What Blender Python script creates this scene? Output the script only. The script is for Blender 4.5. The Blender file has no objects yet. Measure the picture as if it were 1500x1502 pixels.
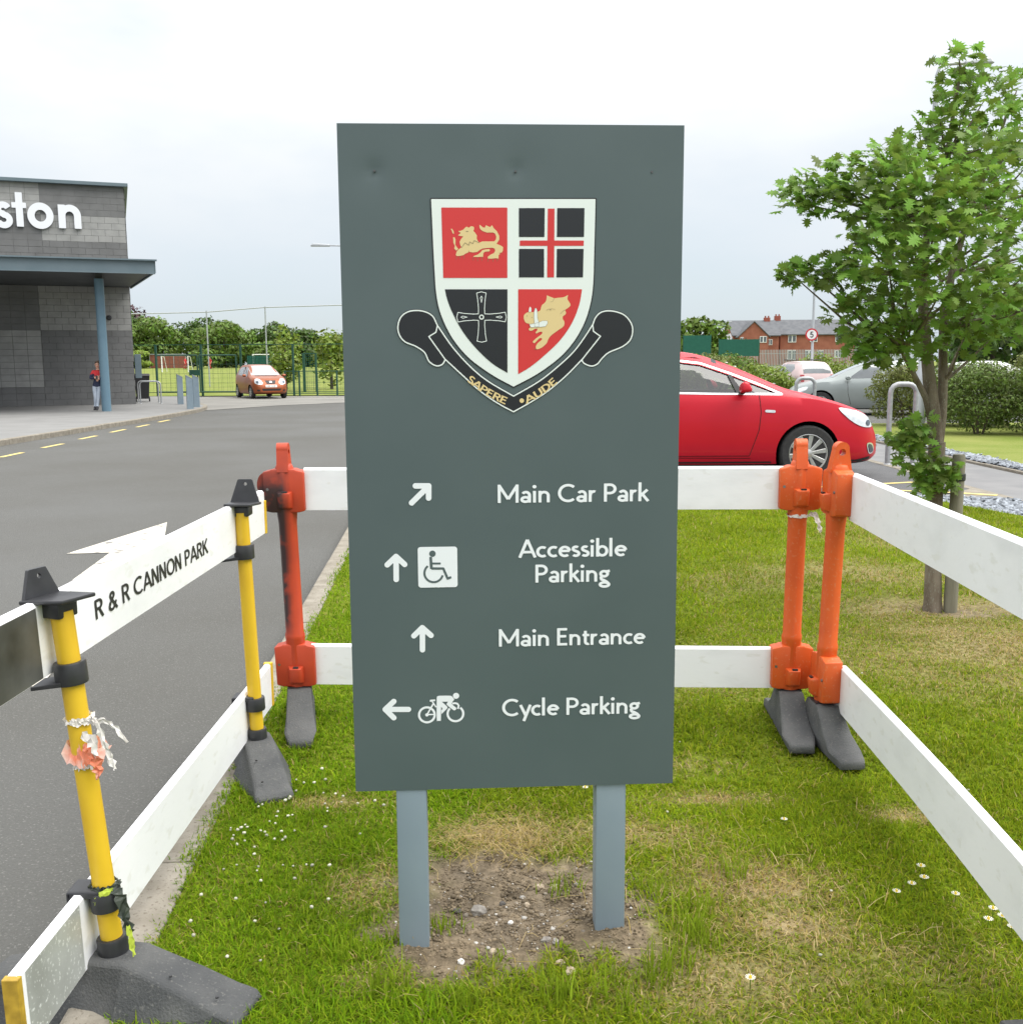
import bpy, bmesh, math, random
import numpy as np
from mathutils import Vector, Matrix
from mathutils.bvhtree import BVHTree

random.seed(7)
rng = np.random.default_rng(7)
S = bpy.context.scene
C = S.collection
R = math.radians

# ------------------------------------------------------------------ camera
cd = bpy.data.cameras.new('camera')
cam = bpy.data.objects.new('camera', cd)
C.objects.link(cam)
_p, _r = R(8.28), R(0.32)
_fw = Vector((0, math.cos(_p), -math.sin(_p)))
_u0 = Vector((0, math.sin(_p), math.cos(_p)))
_rt = Vector((1, 0, 0)) * math.cos(_r) - _u0 * math.sin(_r)
_up = _u0 * math.cos(_r) + Vector((1, 0, 0)) * math.sin(_r)
cam.matrix_world = Matrix(((_rt.x, _up.x, -_fw.x, 0), (_rt.y, _up.y, -_fw.y, 0), (_rt.z, _up.z, -_fw.z, 1.40), (0, 0, 0, 1)))
cd.sensor_fit = 'HORIZONTAL'
cd.sensor_width = 36
cd.lens = 36.0
cd.clip_start = 0.05
cd.clip_end = 3000
S.camera = cam

# ------------------------------------------------------------------ sky and sun
SUN_EL, SUN_AZ = R(60), R(98)          # azimuth measured from +Y towards +X
W = bpy.data.worlds.new('World')
S.world = W
W.use_nodes = True
nt = W.node_tree
nt.nodes.clear()
def wn(t, **k):
    n = nt.nodes.new(t)
    for a, v in k.items(): setattr(n, a, v)
    return n
wl = nt.links.new
out = wn('ShaderNodeOutputWorld')
bg = wn('ShaderNodeBackground')
bg.inputs['Strength'].default_value = 0.10
sky = wn('ShaderNodeTexSky', sky_type='NISHITA', sun_disc=False)
sky.sun_elevation = SUN_EL
sky.sun_rotation = SUN_AZ
sky.air_density = 1.0
sky.dust_density = 0.8
tc = wn('ShaderNodeTexCoord')
sep = wn('ShaderNodeSeparateXYZ')
wl(tc.outputs['Generated'], sep.inputs[0])
# overcast: luminance rises from the horizon to the zenith
mr = wn('ShaderNodeMapRange')
mr.inputs['From Min'].default_value = 0.0
mr.inputs['From Max'].default_value = 0.62
wl(sep.outputs['Z'], mr.inputs['Value'])
ramp = wn('ShaderNodeValToRGB')
e = ramp.color_ramp.elements
e[0].position = 0.0;  e[0].color = (0.262, 0.300, 0.340, 1)
e[1].position = 1.0;  e[1].color = (1.0, 1.0, 1.0, 1)
m2 = e.new(0.52); m2.color = (0.56, 0.565, 0.57, 1)
m_ = e.new(0.30); m_.color = (0.395, 0.410, 0.422, 1)
wl(mr.outputs[0], ramp.inputs[0])
mul = wn('ShaderNodeVectorMath', operation='SCALE')
mul.inputs['Scale'].default_value = 9.0
wl(ramp.outputs[0], mul.inputs[0])
# broken cloud
mp = wn('ShaderNodeMapping')
mp.inputs['Scale'].default_value = (1.0, 1.0, 2.6)
wl(tc.outputs['Generated'], mp.inputs[0])
nz = wn('ShaderNodeTexNoise')
nz.inputs['Scale'].default_value = 2.2
nz.inputs['Detail'].default_value = 5
nz.inputs['Roughness'].default_value = 0.55
wl(mp.outputs[0], nz.inputs['Vector'])
cr = wn('ShaderNodeMapRange')
cr.inputs['From Min'].default_value = 0.30
cr.inputs['From Max'].default_value = 0.60
cr.inputs['To Min'].default_value = 0.62
cr.inputs['To Max'].default_value = 0.97
wl(nz.outputs['Fac'], cr.inputs['Value'])
mixn = wn('ShaderNodeMix', data_type='RGBA')
wl(cr.outputs[0], mixn.inputs['Factor'])
sks = wn('ShaderNodeVectorMath', operation='SCALE')
sks.inputs['Scale'].default_value = 0.55
wl(sky.outputs[0], sks.inputs[0])
wl(sks.outputs[0], mixn.inputs[6])
wl(mul.outputs[0], mixn.inputs[7])
wl(mixn.outputs[2], bg.inputs['Color'])
wl(bg.outputs[0], out.inputs[0])

sl = bpy.data.lights.new('sun', 'SUN')
sl.energy = 1.4
sl.angle = R(55)
sl.color = (1.0, 0.965, 0.91)
sun = bpy.data.objects.new('sun', sl)
C.objects.link(sun)
_sd = Vector((math.sin(SUN_AZ) * math.cos(SUN_EL), math.cos(SUN_AZ) * math.cos(SUN_EL), math.sin(SUN_EL)))
sun.rotation_euler = _sd.to_track_quat('Z', 'Y').to_euler()
sun.location = _sd * 60

S.view_settings.view_transform = 'Standard'
S.view_settings.look = 'None'
S.view_settings.gamma = 1.0
S.view_settings.exposure = 1.43
S.view_settings.use_curve_mapping = False
S.render.engine = 'CYCLES'
S.cycles.use_denoising = True
S.cycles.max_bounces = 6
S.cycles.transparent_max_bounces = 8
S.cycles.caustics_reflective = False
S.cycles.caustics_refractive = False

# ------------------------------------------------------------------ materials
M = {}
def _new(name):
    m = bpy.data.materials.new(name)
    m.use_nodes = True
    t = m.node_tree
    b = t.nodes['Principled BSDF']
    M[name] = m
    return m, t, b
def mat(name, c1, c2=None, rough=0.6, scale=8.0, detail=4, metal=0.0, bump=0.0, bscale=None, spec=0.5, coat=0.0, c3=None, stretch=None, fs=None, lo=0.35, hi=0.65):
    """principled surface whose colour wanders between c1 and c2 (and rare c3 flecks) with fine relief"""
    m, t, b = _new(name)
    N, L = t.nodes.new, t.links.new
    b.inputs['Roughness'].default_value = rough
    b.inputs['Metallic'].default_value = metal
    b.inputs['Specular IOR Level'].default_value = spec
    b.inputs['Coat Weight'].default_value = coat
    b.inputs['Coat Roughness'].default_value = 0.06
    b.inputs['Base Color'].default_value = (*c1, 1)
    if c2 is None and not bump: return m
    g = N('ShaderNodeNewGeometry')
    v = g.outputs['Position']
    if stretch:
        mpn = N('ShaderNodeMapping'); mpn.inputs['Scale'].default_value = stretch
        L(v, mpn.inputs[0]); v = mpn.outputs[0]
    if c2 is not None:
        n = N('ShaderNodeTexNoise'); n.inputs['Scale'].default_value = scale; n.inputs['Detail'].default_value = detail
        L(v, n.inputs['Vector'])
        r = N('ShaderNodeMapRange'); r.inputs['From Min'].default_value = lo; r.inputs['From Max'].default_value = hi
        L(n.outputs['Fac'], r.inputs['Value'])
        mx = N('ShaderNodeMix'); mx.data_type = 'RGBA'
        mx.inputs[6].default_value = (*c1, 1); mx.inputs[7].default_value = (*c2, 1)
        L(r.outputs[0], mx.inputs['Factor'])
        o = mx.outputs[2]
        if c3 is not None:
            n3 = N('ShaderNodeTexNoise'); n3.inputs['Scale'].default_value = fs or scale * 11; n3.inputs['Detail'].default_value = 2
            L(v, n3.inputs['Vector'])
            r3 = N('ShaderNodeMapRange'); r3.inputs['From Min'].default_value = 0.60; r3.inputs['From Max'].default_value = 0.70
            L(n3.outputs['Fac'], r3.inputs['Value'])
            m3 = N('ShaderNodeMix'); m3.data_type = 'RGBA'
            m3.inputs[7].default_value = (*c3, 1)
            L(o, m3.inputs[6]); L(r3.outputs[0], m3.inputs['Factor'])
            o = m3.outputs[2]
        L(o, b.inputs['Base Color'])
    if bump:
        nb = N('ShaderNodeTexNoise'); nb.inputs['Scale'].default_value = bscale or scale * 4; nb.inputs['Detail'].default_value = 3
        L(v, nb.inputs['Vector'])
        bp = N('ShaderNodeBump'); bp.inputs['Strength'].default_value = bump; bp.inputs['Distance'].default_value = 0.01
        L(nb.outputs['Fac'], bp.inputs['Height']); L(bp.outputs[0], b.inputs['Normal'])
    return m
def mat_attr(name, rough=0.6, trans=0.0, spec=0.3, varscale=None):
    """colour comes from the mesh's own colour attribute (blade, leaf or pebble colour), some light passes through"""
    m, t, b = _new(name)
    N, L = t.nodes.new, t.links.new
    a = N('ShaderNodeAttribute'); a.attribute_name = 'Col'
    b.inputs['Roughness'].default_value = rough
    b.inputs['Specular IOR Level'].default_value = spec
    if varscale:
        g = N('ShaderNodeNewGeometry'); n = N('ShaderNodeTexNoise'); n.inputs['Scale'].default_value = varscale; n.inputs['Detail'].default_value = 9; n.inputs['Roughness'].default_value = .7
        L(g.outputs['Position'], n.inputs['Vector'])
        r = N('ShaderNodeMapRange'); r.inputs['From Min'].default_value = .3; r.inputs['From Max'].default_value = .7; r.inputs['To Min'].default_value = .45; r.inputs['To Max'].default_value = 1.55
        L(n.outputs['Fac'], r.inputs['Value'])
        vm = N('ShaderNodeVectorMath'); vm.operation = 'SCALE'; L(a.outputs['Color'], vm.inputs[0]); L(r.outputs[0], vm.inputs['Scale'])
        L(vm.outputs[0], b.inputs['Base Color'])
        bp = N('ShaderNodeBump'); bp.inputs['Strength'].default_value = 1.0; bp.inputs['Distance'].default_value = .012
        L(n.outputs['Fac'], bp.inputs['Height']); L(bp.outputs[0], b.inputs['Normal'])
    else: L(a.outputs['Color'], b.inputs['Base Color'])
    if trans:
        tr = N('ShaderNodeBsdfTranslucent')
        L(a.outputs['Color'], tr.inputs['Color'])
        ms = N('ShaderNodeMixShader'); ms.inputs[0].default_value = trans
        L(b.outputs[0], ms.inputs[1]); L(tr.outputs[0], ms.inputs[2])
        L(ms.outputs[0], t.nodes['Material Output'].inputs['Surface'])
    return m
def mat_leaf(name, c, rough=0.5, trans=0.3, var=0.35):
    """leaf whose tone differs from island to island"""
    m, t, b = _new(name)
    N, L = t.nodes.new, t.links.new
    g = N('ShaderNodeNewGeometry')
    r = N('ShaderNodeMapRange'); r.inputs['To Min'].default_value = 1 - var; r.inputs['To Max'].default_value = 1 + var
    L(g.outputs['Random Per Island'], r.inputs['Value'])
    mx = N('ShaderNodeVectorMath'); mx.operation = 'SCALE'; mx.inputs[0].default_value = c
    L(r.outputs[0], mx.inputs['Scale'])
    hs = N('ShaderNodeHueSaturation')
    r2 = N('ShaderNodeMapRange'); r2.inputs['To Min'].default_value = 0.475; r2.inputs['To Max'].default_value = 0.515
    L(g.outputs['Random Per Island'], r2.inputs['Value']); L(r2.outputs[0], hs.inputs['Hue'])
    L(mx.outputs[0], hs.inputs['Color'])
    L(hs.outputs[0], b.inputs['Base Color'])
    b.inputs['Roughness'].default_value = rough
    b.inputs['Specular IOR Level'].default_value = 0.3
    tr = N('ShaderNodeBsdfTranslucent'); L(hs.outputs[0], tr.inputs['Color'])
    ms = N('ShaderNodeMixShader'); ms.inputs[0].default_value = trans
    L(b.outputs[0], ms.inputs[1]); L(tr.outputs[0], ms.inputs[2])
    L(ms.outputs[0], t.nodes['Material Output'].inputs['Surface'])
    return m
def mat_glass(name, tint=(0.75, 0.82, 0.82), clear=0.6, rough=0.03):
    m, t, b = _new(name)
    N, L = t.nodes.new, t.links.new
    b.inputs['Base Color'].default_value = (0.02, 0.025, 0.027, 1)
    b.inputs['Roughness'].default_value = rough
    b.inputs['IOR'].default_value = 2.1
    b.inputs['Specular IOR Level'].default_value = 0.8
    tr = N('ShaderNodeBsdfTransparent'); tr.inputs['Color'].default_value = (*tint, 1)
    ms = N('ShaderNodeMixShader'); ms.inputs[0].default_value = clear
    L(b.outputs[0], ms.inputs[1]); L(tr.outputs[0], ms.inputs[2])
    L(ms.outputs[0], t.nodes['Material Output'].inputs['Surface'])
    return m

# ------------------------------------------------------------------ object helpers
def tag(o, label=None, cat=None, group=None, kind=None):
    if label: o['label'] = label
    if cat: o['category'] = cat
    if group: o['group'] = group
    if kind: o['kind'] = kind
    return o
def thing(name, label, cat, loc=(0, 0, 0), rz=0.0, group=None):
    o = bpy.data.objects.new(name, None)
    C.objects.link(o)
    o.location = loc
    o.rotation_euler = (0, 0, rz)
    o.empty_display_size = 0.1
    return tag(o, label, cat, group)
def link_mesh(name, me, material=None, parent=None, loc=None):
    o = bpy.data.objects.new(name, me)
    C.objects.link(o)
    if material is not None and not me.materials:
        for m in (material if isinstance(material, (list, tuple)) else [material]):
            me.materials.append(M[m] if isinstance(m, str) else m)
    if parent: o.parent = parent
    if loc is not None: o.location = loc
    return o
def raw(name, v, f, material, parent=None, smooth=False, loc=None):
    me = bpy.data.meshes.new(name)
    me.from_pydata([tuple(p) for p in v], [], f)
    me.update()
    if smooth: me.polygons.foreach_set('use_smooth', [True] * len(me.polygons))
    return link_mesh(name, me, material, parent, loc)
class MB:
    """collects primitive shapes of ONE part"""
    def __init__(s): s.v = []; s.f = []
    def add(s, v, f):
        n = len(s.v); s.v += [tuple(p) for p in v]; s.f += [tuple(i + n for i in q) for q in f]; return s
    def box(s, c, d, rz=0.0, tilt=None):
        x, y, z = d[0] / 2, d[1] / 2, d[2] / 2
        P = [(-x, -y, -z), (x, -y, -z), (x, y, -z), (-x, y, -z), (-x, -y, z), (x, -y, z), (x, y, z), (-x, y, z)]
        Mx = Matrix.Rotation(rz, 3, 'Z')
        if tilt: Mx = Mx @ Matrix.Rotation(tilt[0], 3, tilt[1])
        P = [Mx @ Vector(p) + Vector(c) for p in P]
        return s.add(P, [(0, 3, 2, 1), (4, 5, 6, 7), (0, 1, 5, 4), (1, 2, 6, 5), (2, 3, 7, 6), (3, 0, 4, 7)])
    def hexa(s, P):
        return s.add(P, [(0, 3, 2, 1), (4, 5, 6, 7), (0, 1, 5, 4), (1, 2, 6, 5), (2, 3, 7, 6), (3, 0, 4, 7)])
    def tube(s, pts, rad, n=8, caps=True):
        pts = [Vector(p) for p in pts]
        k = len(pts)
        rad = rad if isinstance(rad, (list, tuple)) else [rad] * k
        up = None; V = []; F = []
        for i, p in enumerate(pts):
            t = (pts[min(i + 1, k - 1)] - pts[max(i - 1, 0)]).normalized()
            if up is None:
                up = Vector((0, 0, 1)) if abs(t.z) < 0.9 else Vector((1, 0, 0))
            a = t.cross(up)
            if a.length < 1e-6: a = t.orthogonal()
            a.normalize(); b = a.cross(t).normalized(); up = b
            for j in range(n):
                w = 2 * math.pi * j / n
                V.append(p + (a * math.cos(w) + b * math.sin(w)) * rad[i])
        for i in range(k - 1):
            for j in range(n):
                F.append((i * n + j, i * n + (j + 1) % n, (i + 1) * n + (j + 1) % n, (i + 1) * n + j))
        if caps:
            F.append(tuple(range(n - 1, -1, -1))); F.append(tuple((k - 1) * n + j for j in range(n)))
        return s.add(V, F)
    def lathe(s, prof, c=(0, 0, 0), n=20, axis='z'):
        V = []; F = []; k = len(prof)
        for r, h in prof:
            for j in range(n):
                w = 2 * math.pi * j / n
                a, b = r * math.cos(w), r * math.sin(w)
                q = (a, b, h) if axis == 'z' else ((a, h, b) if axis == 'y' else (h, a, b))
                V.append((q[0] + c[0], q[1] + c[1], q[2] + c[2]))
        for i in range(k - 1):
            for j in range(n):
                F.append((i * n + j, i * n + (j + 1) % n, (i + 1) * n + (j + 1) % n, (i + 1) * n + j))
        F.append(tuple(range(n - 1, -1, -1))); F.append(tuple((k - 1) * n + j for j in range(n)))
        return s.add(V, F)
    def prism(s, poly, fn0, fn1):
        """poly of 2-D points, fn0/fn1 map (a,b) to the two end faces"""
        n = len(poly)
        V = [fn0(*p) for p in poly] + [fn1(*p) for p in poly]
        F = [tuple(range(n - 1, -1, -1)), tuple(range(n, 2 * n))] + [(i, (i + 1) % n, n + (i + 1) % n, n + i) for i in range(n)]
        return s.add(V, F)
    def off(s, d):
        s.v = [(p[0] - d[0], p[1] - d[1], p[2] - d[2]) for p in s.v]; return s
    def build(s, name, material, parent=None, smooth=False, bevel=0.0, seg=2, loc=None, angle=0.6):
        me = bpy.data.meshes.new(name)
        me.from_pydata(s.v, [], s.f)
        bm = bmesh.new(); bm.from_mesh(me)
        bmesh.ops.recalc_face_normals(bm, faces=bm.faces)
        if bevel:
            ed = [x for x in bm.edges if len(x.link_faces) == 2 and x.calc_face_angle(0) > angle]
            bmesh.ops.bevel(bm, geom=ed, offset=bevel, segments=seg, affect='EDGES', profile=0.5, clamp_overlap=True)
        bm.to_mesh(me); bm.free()
        if smooth:
            me.polygons.foreach_set('use_smooth', [True] * len(me.polygons))
            try: me.set_sharp_from_angle(angle=R(38))
            except Exception: pass
        return link_mesh(name, me, material, parent, loc)
def copy_tree(o, parent=None):
    c = o.copy(); C.objects.link(c); c.parent = parent
    for ch in list(o.children): copy_tree(ch, c)
    return c
def evaluated(o):
    """mesh of o with its modifiers applied"""
    dg = bpy.context.evaluated_depsgraph_get()
    me = bpy.data.meshes.new_from_object(o.evaluated_get(dg))
    return me
def colour_attr(me, cols):
    a = me.color_attributes.new('Col', 'FLOAT_COLOR', 'POINT')
    c = np.ones((len(me.vertices), 4), np.float32); c[:, :3] = cols
    a.data.foreach_set('color', c.ravel())
def np_mesh(name, V, Q, cols=None, tri=False):
    """fast mesh from numpy: V (n,3), Q (m,k)"""
    me = bpy.data.meshes.new(name)
    m, k = Q.shape
    me.vertices.add(len(V)); me.vertices.foreach_set('co', V.astype(np.float32).ravel())
    me.loops.add(m * k); me.loops.foreach_set('vertex_index', Q.astype(np.int32).ravel())
    me.polygons.add(m)
    me.polygons.foreach_set('loop_start', np.arange(0, m * k, k, dtype=np.int32))
    me.update(calc_edges=True)
    if cols is not None: colour_attr(me, cols)
    return me
# value noise
_lat = rng.random((64, 64))
def vnoise(x, y, f):
    x = np.asarray(x) * f + 17.3; y = np.asarray(y) * f + 41.7
    i = np.floor(x).astype(int); j = np.floor(y).astype(int)
    a = x - i; b = y - j; a = a * a * (3 - 2 * a); b = b * b * (3 - 2 * b)
    g = lambda p, q: _lat[p % 64, q % 64]
    return (g(i, j) * (1 - a) + g(i + 1, j) * a) * (1 - b) + (g(i, j + 1) * (1 - a) + g(i + 1, j + 1) * a) * b
def smooth01(t): t = np.clip(t, 0, 1); return t * t * (3 - 2 * t)

# ------------------------------------------------------------------ flat shapes from distance fields (lettering, emblems, cut plates)
def f_poly(pts):
    P = np.array(pts, float); Q = np.roll(P, -1, 0)
    def f(x, y):
        d = np.full(x.shape, 1e18); ins = np.zeros(x.shape, bool)
        for (ax, ay), (bx, by) in zip(P, Q):
            ex, ey = bx - ax, by - ay
            L2 = ex * ex + ey * ey + 1e-12
            t = np.clip(((x - ax) * ex + (y - ay) * ey) / L2, 0, 1)
            d = np.minimum(d, (x - ax - t * ex) ** 2 + (y - ay - t * ey) ** 2)
            if abs(ey) > 1e-12:
                c = ((ay > y) != (by > y)) & (x < ex * (y - ay) / ey + ax)
                ins ^= c
        d = np.sqrt(d)
        return np.where(ins, d, -d)
    f.bb = (P[:, 0].min(), P[:, 1].min(), P[:, 0].max(), P[:, 1].max())
    return f
def f_line(pts, w, butt=True, closed=False):
    P = [np.array(p, float) for p in pts]
    if closed: P = P + [P[0]]; butt = False
    def f(x, y):
        d = np.full(x.shape, 1e18)
        for a, b in zip(P[:-1], P[1:]):
            e = b - a; L2 = e @ e + 1e-12
            t = np.clip(((x - a[0]) * e[0] + (y - a[1]) * e[1]) / L2, 0, 1)
            d = np.minimum(d, (x - a[0] - t * e[0]) ** 2 + (y - a[1] - t * e[1]) ** 2)
        v = w / 2 - np.sqrt(d)
        if butt:
            for a, b in ((P[0], P[1]), (P[-1], P[-2])):
                e = (b - a) / (np.linalg.norm(b - a) + 1e-12)
                dd = (x - a[0]) * e[0] + (y - a[1]) * e[1]
                near = (x - a[0]) ** 2 + (y - a[1]) ** 2 < (w * 0.75) ** 2
                v = np.where(near, np.minimum(v, dd), v)
        return v
    X = np.array(P)
    f.bb = (X[:, 0].min() - w, X[:, 1].min() - w, X[:, 0].max() + w, X[:, 1].max() + w)
    return f
def f_disc(c, r):
    f = lambda x, y: r - np.hypot(x - c[0], y - c[1])
    f.bb = (c[0] - r, c[1] - r, c[0] + r, c[1] + r)
    return f
def f_ring(c, r, w):
    f = lambda x, y: w / 2 - np.abs(np.hypot(x - c[0], y - c[1]) - r)
    f.bb = (c[0] - r - w, c[1] - r - w, c[0] + r + w, c[1] + r + w)
    return f
def f_union(*fs):
    f = lambda x, y: np.maximum.reduce([g(x, y) for g in fs])
    B = np.array([g.bb for g in fs])
    f.bb = (B[:, 0].min(), B[:, 1].min(), B[:, 2].max(), B[:, 3].max())
    return f
def f_sub(a, b):
    f = lambda x, y: np.minimum(a(x, y), -b(x, y)); f.bb = a.bb; return f
def f_off(a, d):
    f = lambda x, y: a(x, y) + d
    f.bb = (a.bb[0] - d, a.bb[1] - d, a.bb[2] + d, a.bb[3] + d); return f
def arc(cx, cy, rx, ry, a0, a1, n=14):
    return [(cx + rx * math.cos(R(a0 + (a1 - a0) * i / n)), cy + ry * math.sin(R(a0 + (a1 - a0) * i / n))) for i in range(n + 1)]
def catmull(pts, n=4, corners=()):
    P = [np.array(p, float) for p in pts]; k = len(P); o = []
    for i in range(k):
        a, b, c, d = P[i - 1], P[i], P[(i + 1) % k], P[(i + 2) % k]
        if i in corners: a = 2 * b - c
        if (i + 1) % k in corners: d = 2 * c - b
        for j in range(n):
            t = j / n
            o.append(tuple(0.5 * (2 * b + (c - a) * t + (2 * a - 5 * b + 4 * c - d) * t * t + (3 * b - a - 3 * c + d) * t ** 3)))
    return o
def fill(f, h, merge=True, bb=None):
    """marching squares -> filled faces"""
    x0, y0, x1, y1 = bb or f.bb
    nx = int(math.ceil((x1 - x0) / h)) + 2; ny = int(math.ceil((y1 - y0) / h)) + 2
    xs = x0 - h * 0.7 + h * np.arange(nx + 1); ys = y0 - h * 0.7 + h * np.arange(ny + 1)
    X, Y = np.meshgrid(xs, ys)
    F = f(X, Y)
    F = np.where(np.abs(F) < 1e-9, 1e-9, F)
    I = F > 0
    cnt = I[:-1, :-1].astype(int) + I[:-1, 1:] + I[1:, :-1] + I[1:, 1:]
    V = []; idx = {}; faces = []
    def vid(x, y):
        k = (round(x / h * 512), round(y / h * 512))
        if k not in idx: idx[k] = len(V); V.append((x, y))
        return idx[k]
    full = cnt == 4
    for j in range(full.shape[0]):
        row = np.flatnonzero(full[j])
        if not len(row): continue
        if merge:
            for r in np.split(row, np.flatnonzero(np.diff(row) > 1) + 1):
                a, b = r[0], r[-1] + 1
                faces.append((vid(xs[a], ys[j]), vid(xs[b], ys[j]), vid(xs[b], ys[j + 1]), vid(xs[a], ys[j + 1])))
        else:
            for a in row:
                faces.append((vid(xs[a], ys[j]), vid(xs[a + 1], ys[j]), vid(xs[a + 1], ys[j + 1]), vid(xs[a], ys[j + 1])))
    for j, i in zip(*np.nonzero((cnt > 0) & (cnt < 4))):
        cs = [(xs[i], ys[j], F[j, i]), (xs[i + 1], ys[j], F[j, i + 1]), (xs[i + 1], ys[j + 1], F[j + 1, i + 1]), (xs[i], ys[j + 1], F[j + 1, i])]
        q = []
        for a in range(4):
            p, r = cs[a], cs[(a + 1) % 4]
            if p[2] > 0: q.append(vid(p[0], p[1]))
            if (p[2] > 0) != (r[2] > 0):
                t = p[2] / (p[2] - r[2])
                q.append(vid(p[0] + (r[0] - p[0]) * t, p[1] + (r[1] - p[1]) * t))
        q = list(dict.fromkeys(q))
        if len(q) >= 3: faces.append(tuple(q))
    return V, faces
def solid(f, h, fn, t0, t1):
    """cut plate: the flat shape f given thickness; fn(a,b,t) -> 3-D"""
    V, F = fill(f, h, merge=False)
    n = len(V)
    P = [fn(a, b, t0) for a, b in V] + [fn(a, b, t1) for a, b in V]
    G = [tuple(reversed(q)) for q in F] + [tuple(i + n for i in q) for q in F]
    E = {}
    for q in F:
        for a, b in zip(q, q[1:] + q[:1]): E[(a, b)] = 1
    for a, b in E:
        if (b, a) not in E: G.append((a, b, b + n, a + n))
    return P, G
# stroke alphabet (cap height 1): strokes, advance
def _gl():
    g = {}
    g['M'] = ([[(.08, 0), (.08, 1)], [(.09, .93), (.49, .2)], [(.49, .2), (.89, .93)], [(.9, 0), (.9, 1)]], 1.04)
    g['a'] = ([[(.43, 0), (.43, .40)] + arc(.265, .40, .165, .18, 0, 150), arc(.245, .175, .17, .125, 0, 360)], .57)
    g['i'] = ([[(.09, 0), (.09, .64)], 'dot', (.09, .87, .095)], .26)
    g['n'] = ([[(.08, 0), (.08, .64)], [(.08, .34)] + arc(.275, .37, .19, .2, 165, 0) + [(.465, 0)]], .61)
    g['C'] = ([arc(.47, .5, .40, .435, 48, 312, 22)], .84)
    g['r'] = ([[(.08, 0), (.08, .64)], [(.08, .33)] + arc(.25, .37, .16, .2, 165, 65)], .40)
    g['P'] = ([[(.09, 0), (.09, 1)], [(.09, .93), (.30, .93)] + arc(.30, .70, .235, .23, 90, -90) + [(.09, .47)]], .64)
    g['k'] = ([[(.08, 0), (.08, 1.04)], [(.43, .64), (.11, .31)], [(.19, .40), (.47, 0)]], .53)
    g['A'] = ([[(.02, 0), (.37, 1)], [(.37, 1), (.73, 0)], [(.15, .31), (.60, .31)]], .77)
    g['c'] = ([arc(.295, .315, .225, .25, 52, 308, 18)], .51)
    g['e'] = ([[(.08, .345), (.52, .345)], arc(.295, .315, .225, .25, 8, 312, 20)], .60)
    g['s'] = ([arc(.20, .455, .125, .115, 40, 265) + arc(.20, .19, .14, .125, 82, -145)], .43)
    g['b'] = ([[(.08, 0), (.08, 1.04)], arc(.295, .315, .21, .25, 0, 360, 22)], .61)
    g['l'] = ([[(.08, 0), (.08, 1.04)]], .25)
    g['g'] = ([arc(.25, .435, .165, .145, 0, 360, 20), arc(.27, -.165, .21, .115, 0, 360, 20), [(.16, .31), (.10, .22), (.13, .12), (.24, .075), (.38, -.02), (.44, -.09)], [(.36, .56), (.52, .60)]], .57)
    g['E'] = ([[(.09, 0), (.09, 1)], [(.09, .93), (.5, .93)], [(.09, .53), (.46, .53)], [(.09, .07), (.51, .07)]], .60)
    g['t'] = ([[(.17, .82), (.17, .2)] + arc(.285, .19, .115, .125, 180, 300), [(.03, .575), (.36, .575)]], .41)
    g['y'] = ([[(.03, .64), (.27, .04)], [(.50, .64), (.18, -.30)]], .53)
    g['R'] = ([[(.09, 0), (.09, 1)], [(.09, .93), (.31, .93)] + arc(.31, .72, .22, .21, 90, -90) + [(.09, .51)], [(.32, .5), (.58, 0)]], .66)
    g['N'] = ([[(.09, 0), (.09, 1)], [(.10, .97), (.58, .03)], [(.59, 0), (.59, 1)]], .72)
    g['O'] = ([arc(.42, .5, .35, .435, 0, 360, 26)], .86)
    g['K'] = ([[(.09, 0), (.09, 1)], [(.58, 1), (.11, .42)], [(.24, .57), (.62, 0)]], .66)
    g['&'] = ([[(.68, 0), (.22, .68)] + arc(.34, .79, .14, .14, 215, -40, 14) + [(.30, .55), (.13, .40)] + arc(.27, .22, .19, .17, 130, 300, 12) + [(.50, .2), (.62, .44)]], .76)
    g['S'] = ([arc(.31, .70, .21, .24, 35, 265) + arc(.31, .26, .225, .23, 82, -145)], .62)
    g['U'] = ([[(.11, 1), (.11, .34)] + arc(.36, .33, .25, .28, 180, 360) + [(.61, 1)]], .74)
    g['D'] = ([[(.11, 0), (.11, 1)], [(.11, .93), (.28, .93)] + arc(.28, .5, .36, .43, 90, -90) + [(.11, .07)]], .76)
    g['5'] = ([[(.55, .93), (.19, .93), (.14, .55)] + arc(.31, .32, .235, .26, 130, -150, 20)], .64)
    g[' '] = ([], .30)
    return g
GL = _gl()
def text_f(txt, w=0.155, serif=False, track=0.0):
    """list of (function, x offset, advance) and the run length"""
    x = 0.0; L = []
    for ch in txt:
        st, adv = GL[ch]
        fs = []; i = 0
        while i < len(st):
            if st[i] == 'dot':
                a, b, r = st[i + 1]; fs.append(f_disc((a + x, b), r)); i += 2; continue
            q = [(a + x, b) for a, b in st[i]]
            cl = len(q) > 8 and abs(q[0][0] - q[-1][0]) + abs(q[0][1] - q[-1][1]) < 1e-6
            fs.append(f_line(q[:-1] if cl else q, w, closed=cl))
            if serif and len(q) == 2 and abs(q[0][0] - q[1][0]) < .6:
                for ax, ay in q:
                    if ay < .03 or ay > .97: fs.append(f_line([(ax - .14, min(max(ay, .03), .97)), (ax + .14, min(max(ay, .03), .97))], .06))
            i += 1
        if fs: L.append((f_union(*fs), ch))
        x += adv + track
    return L, x

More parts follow.
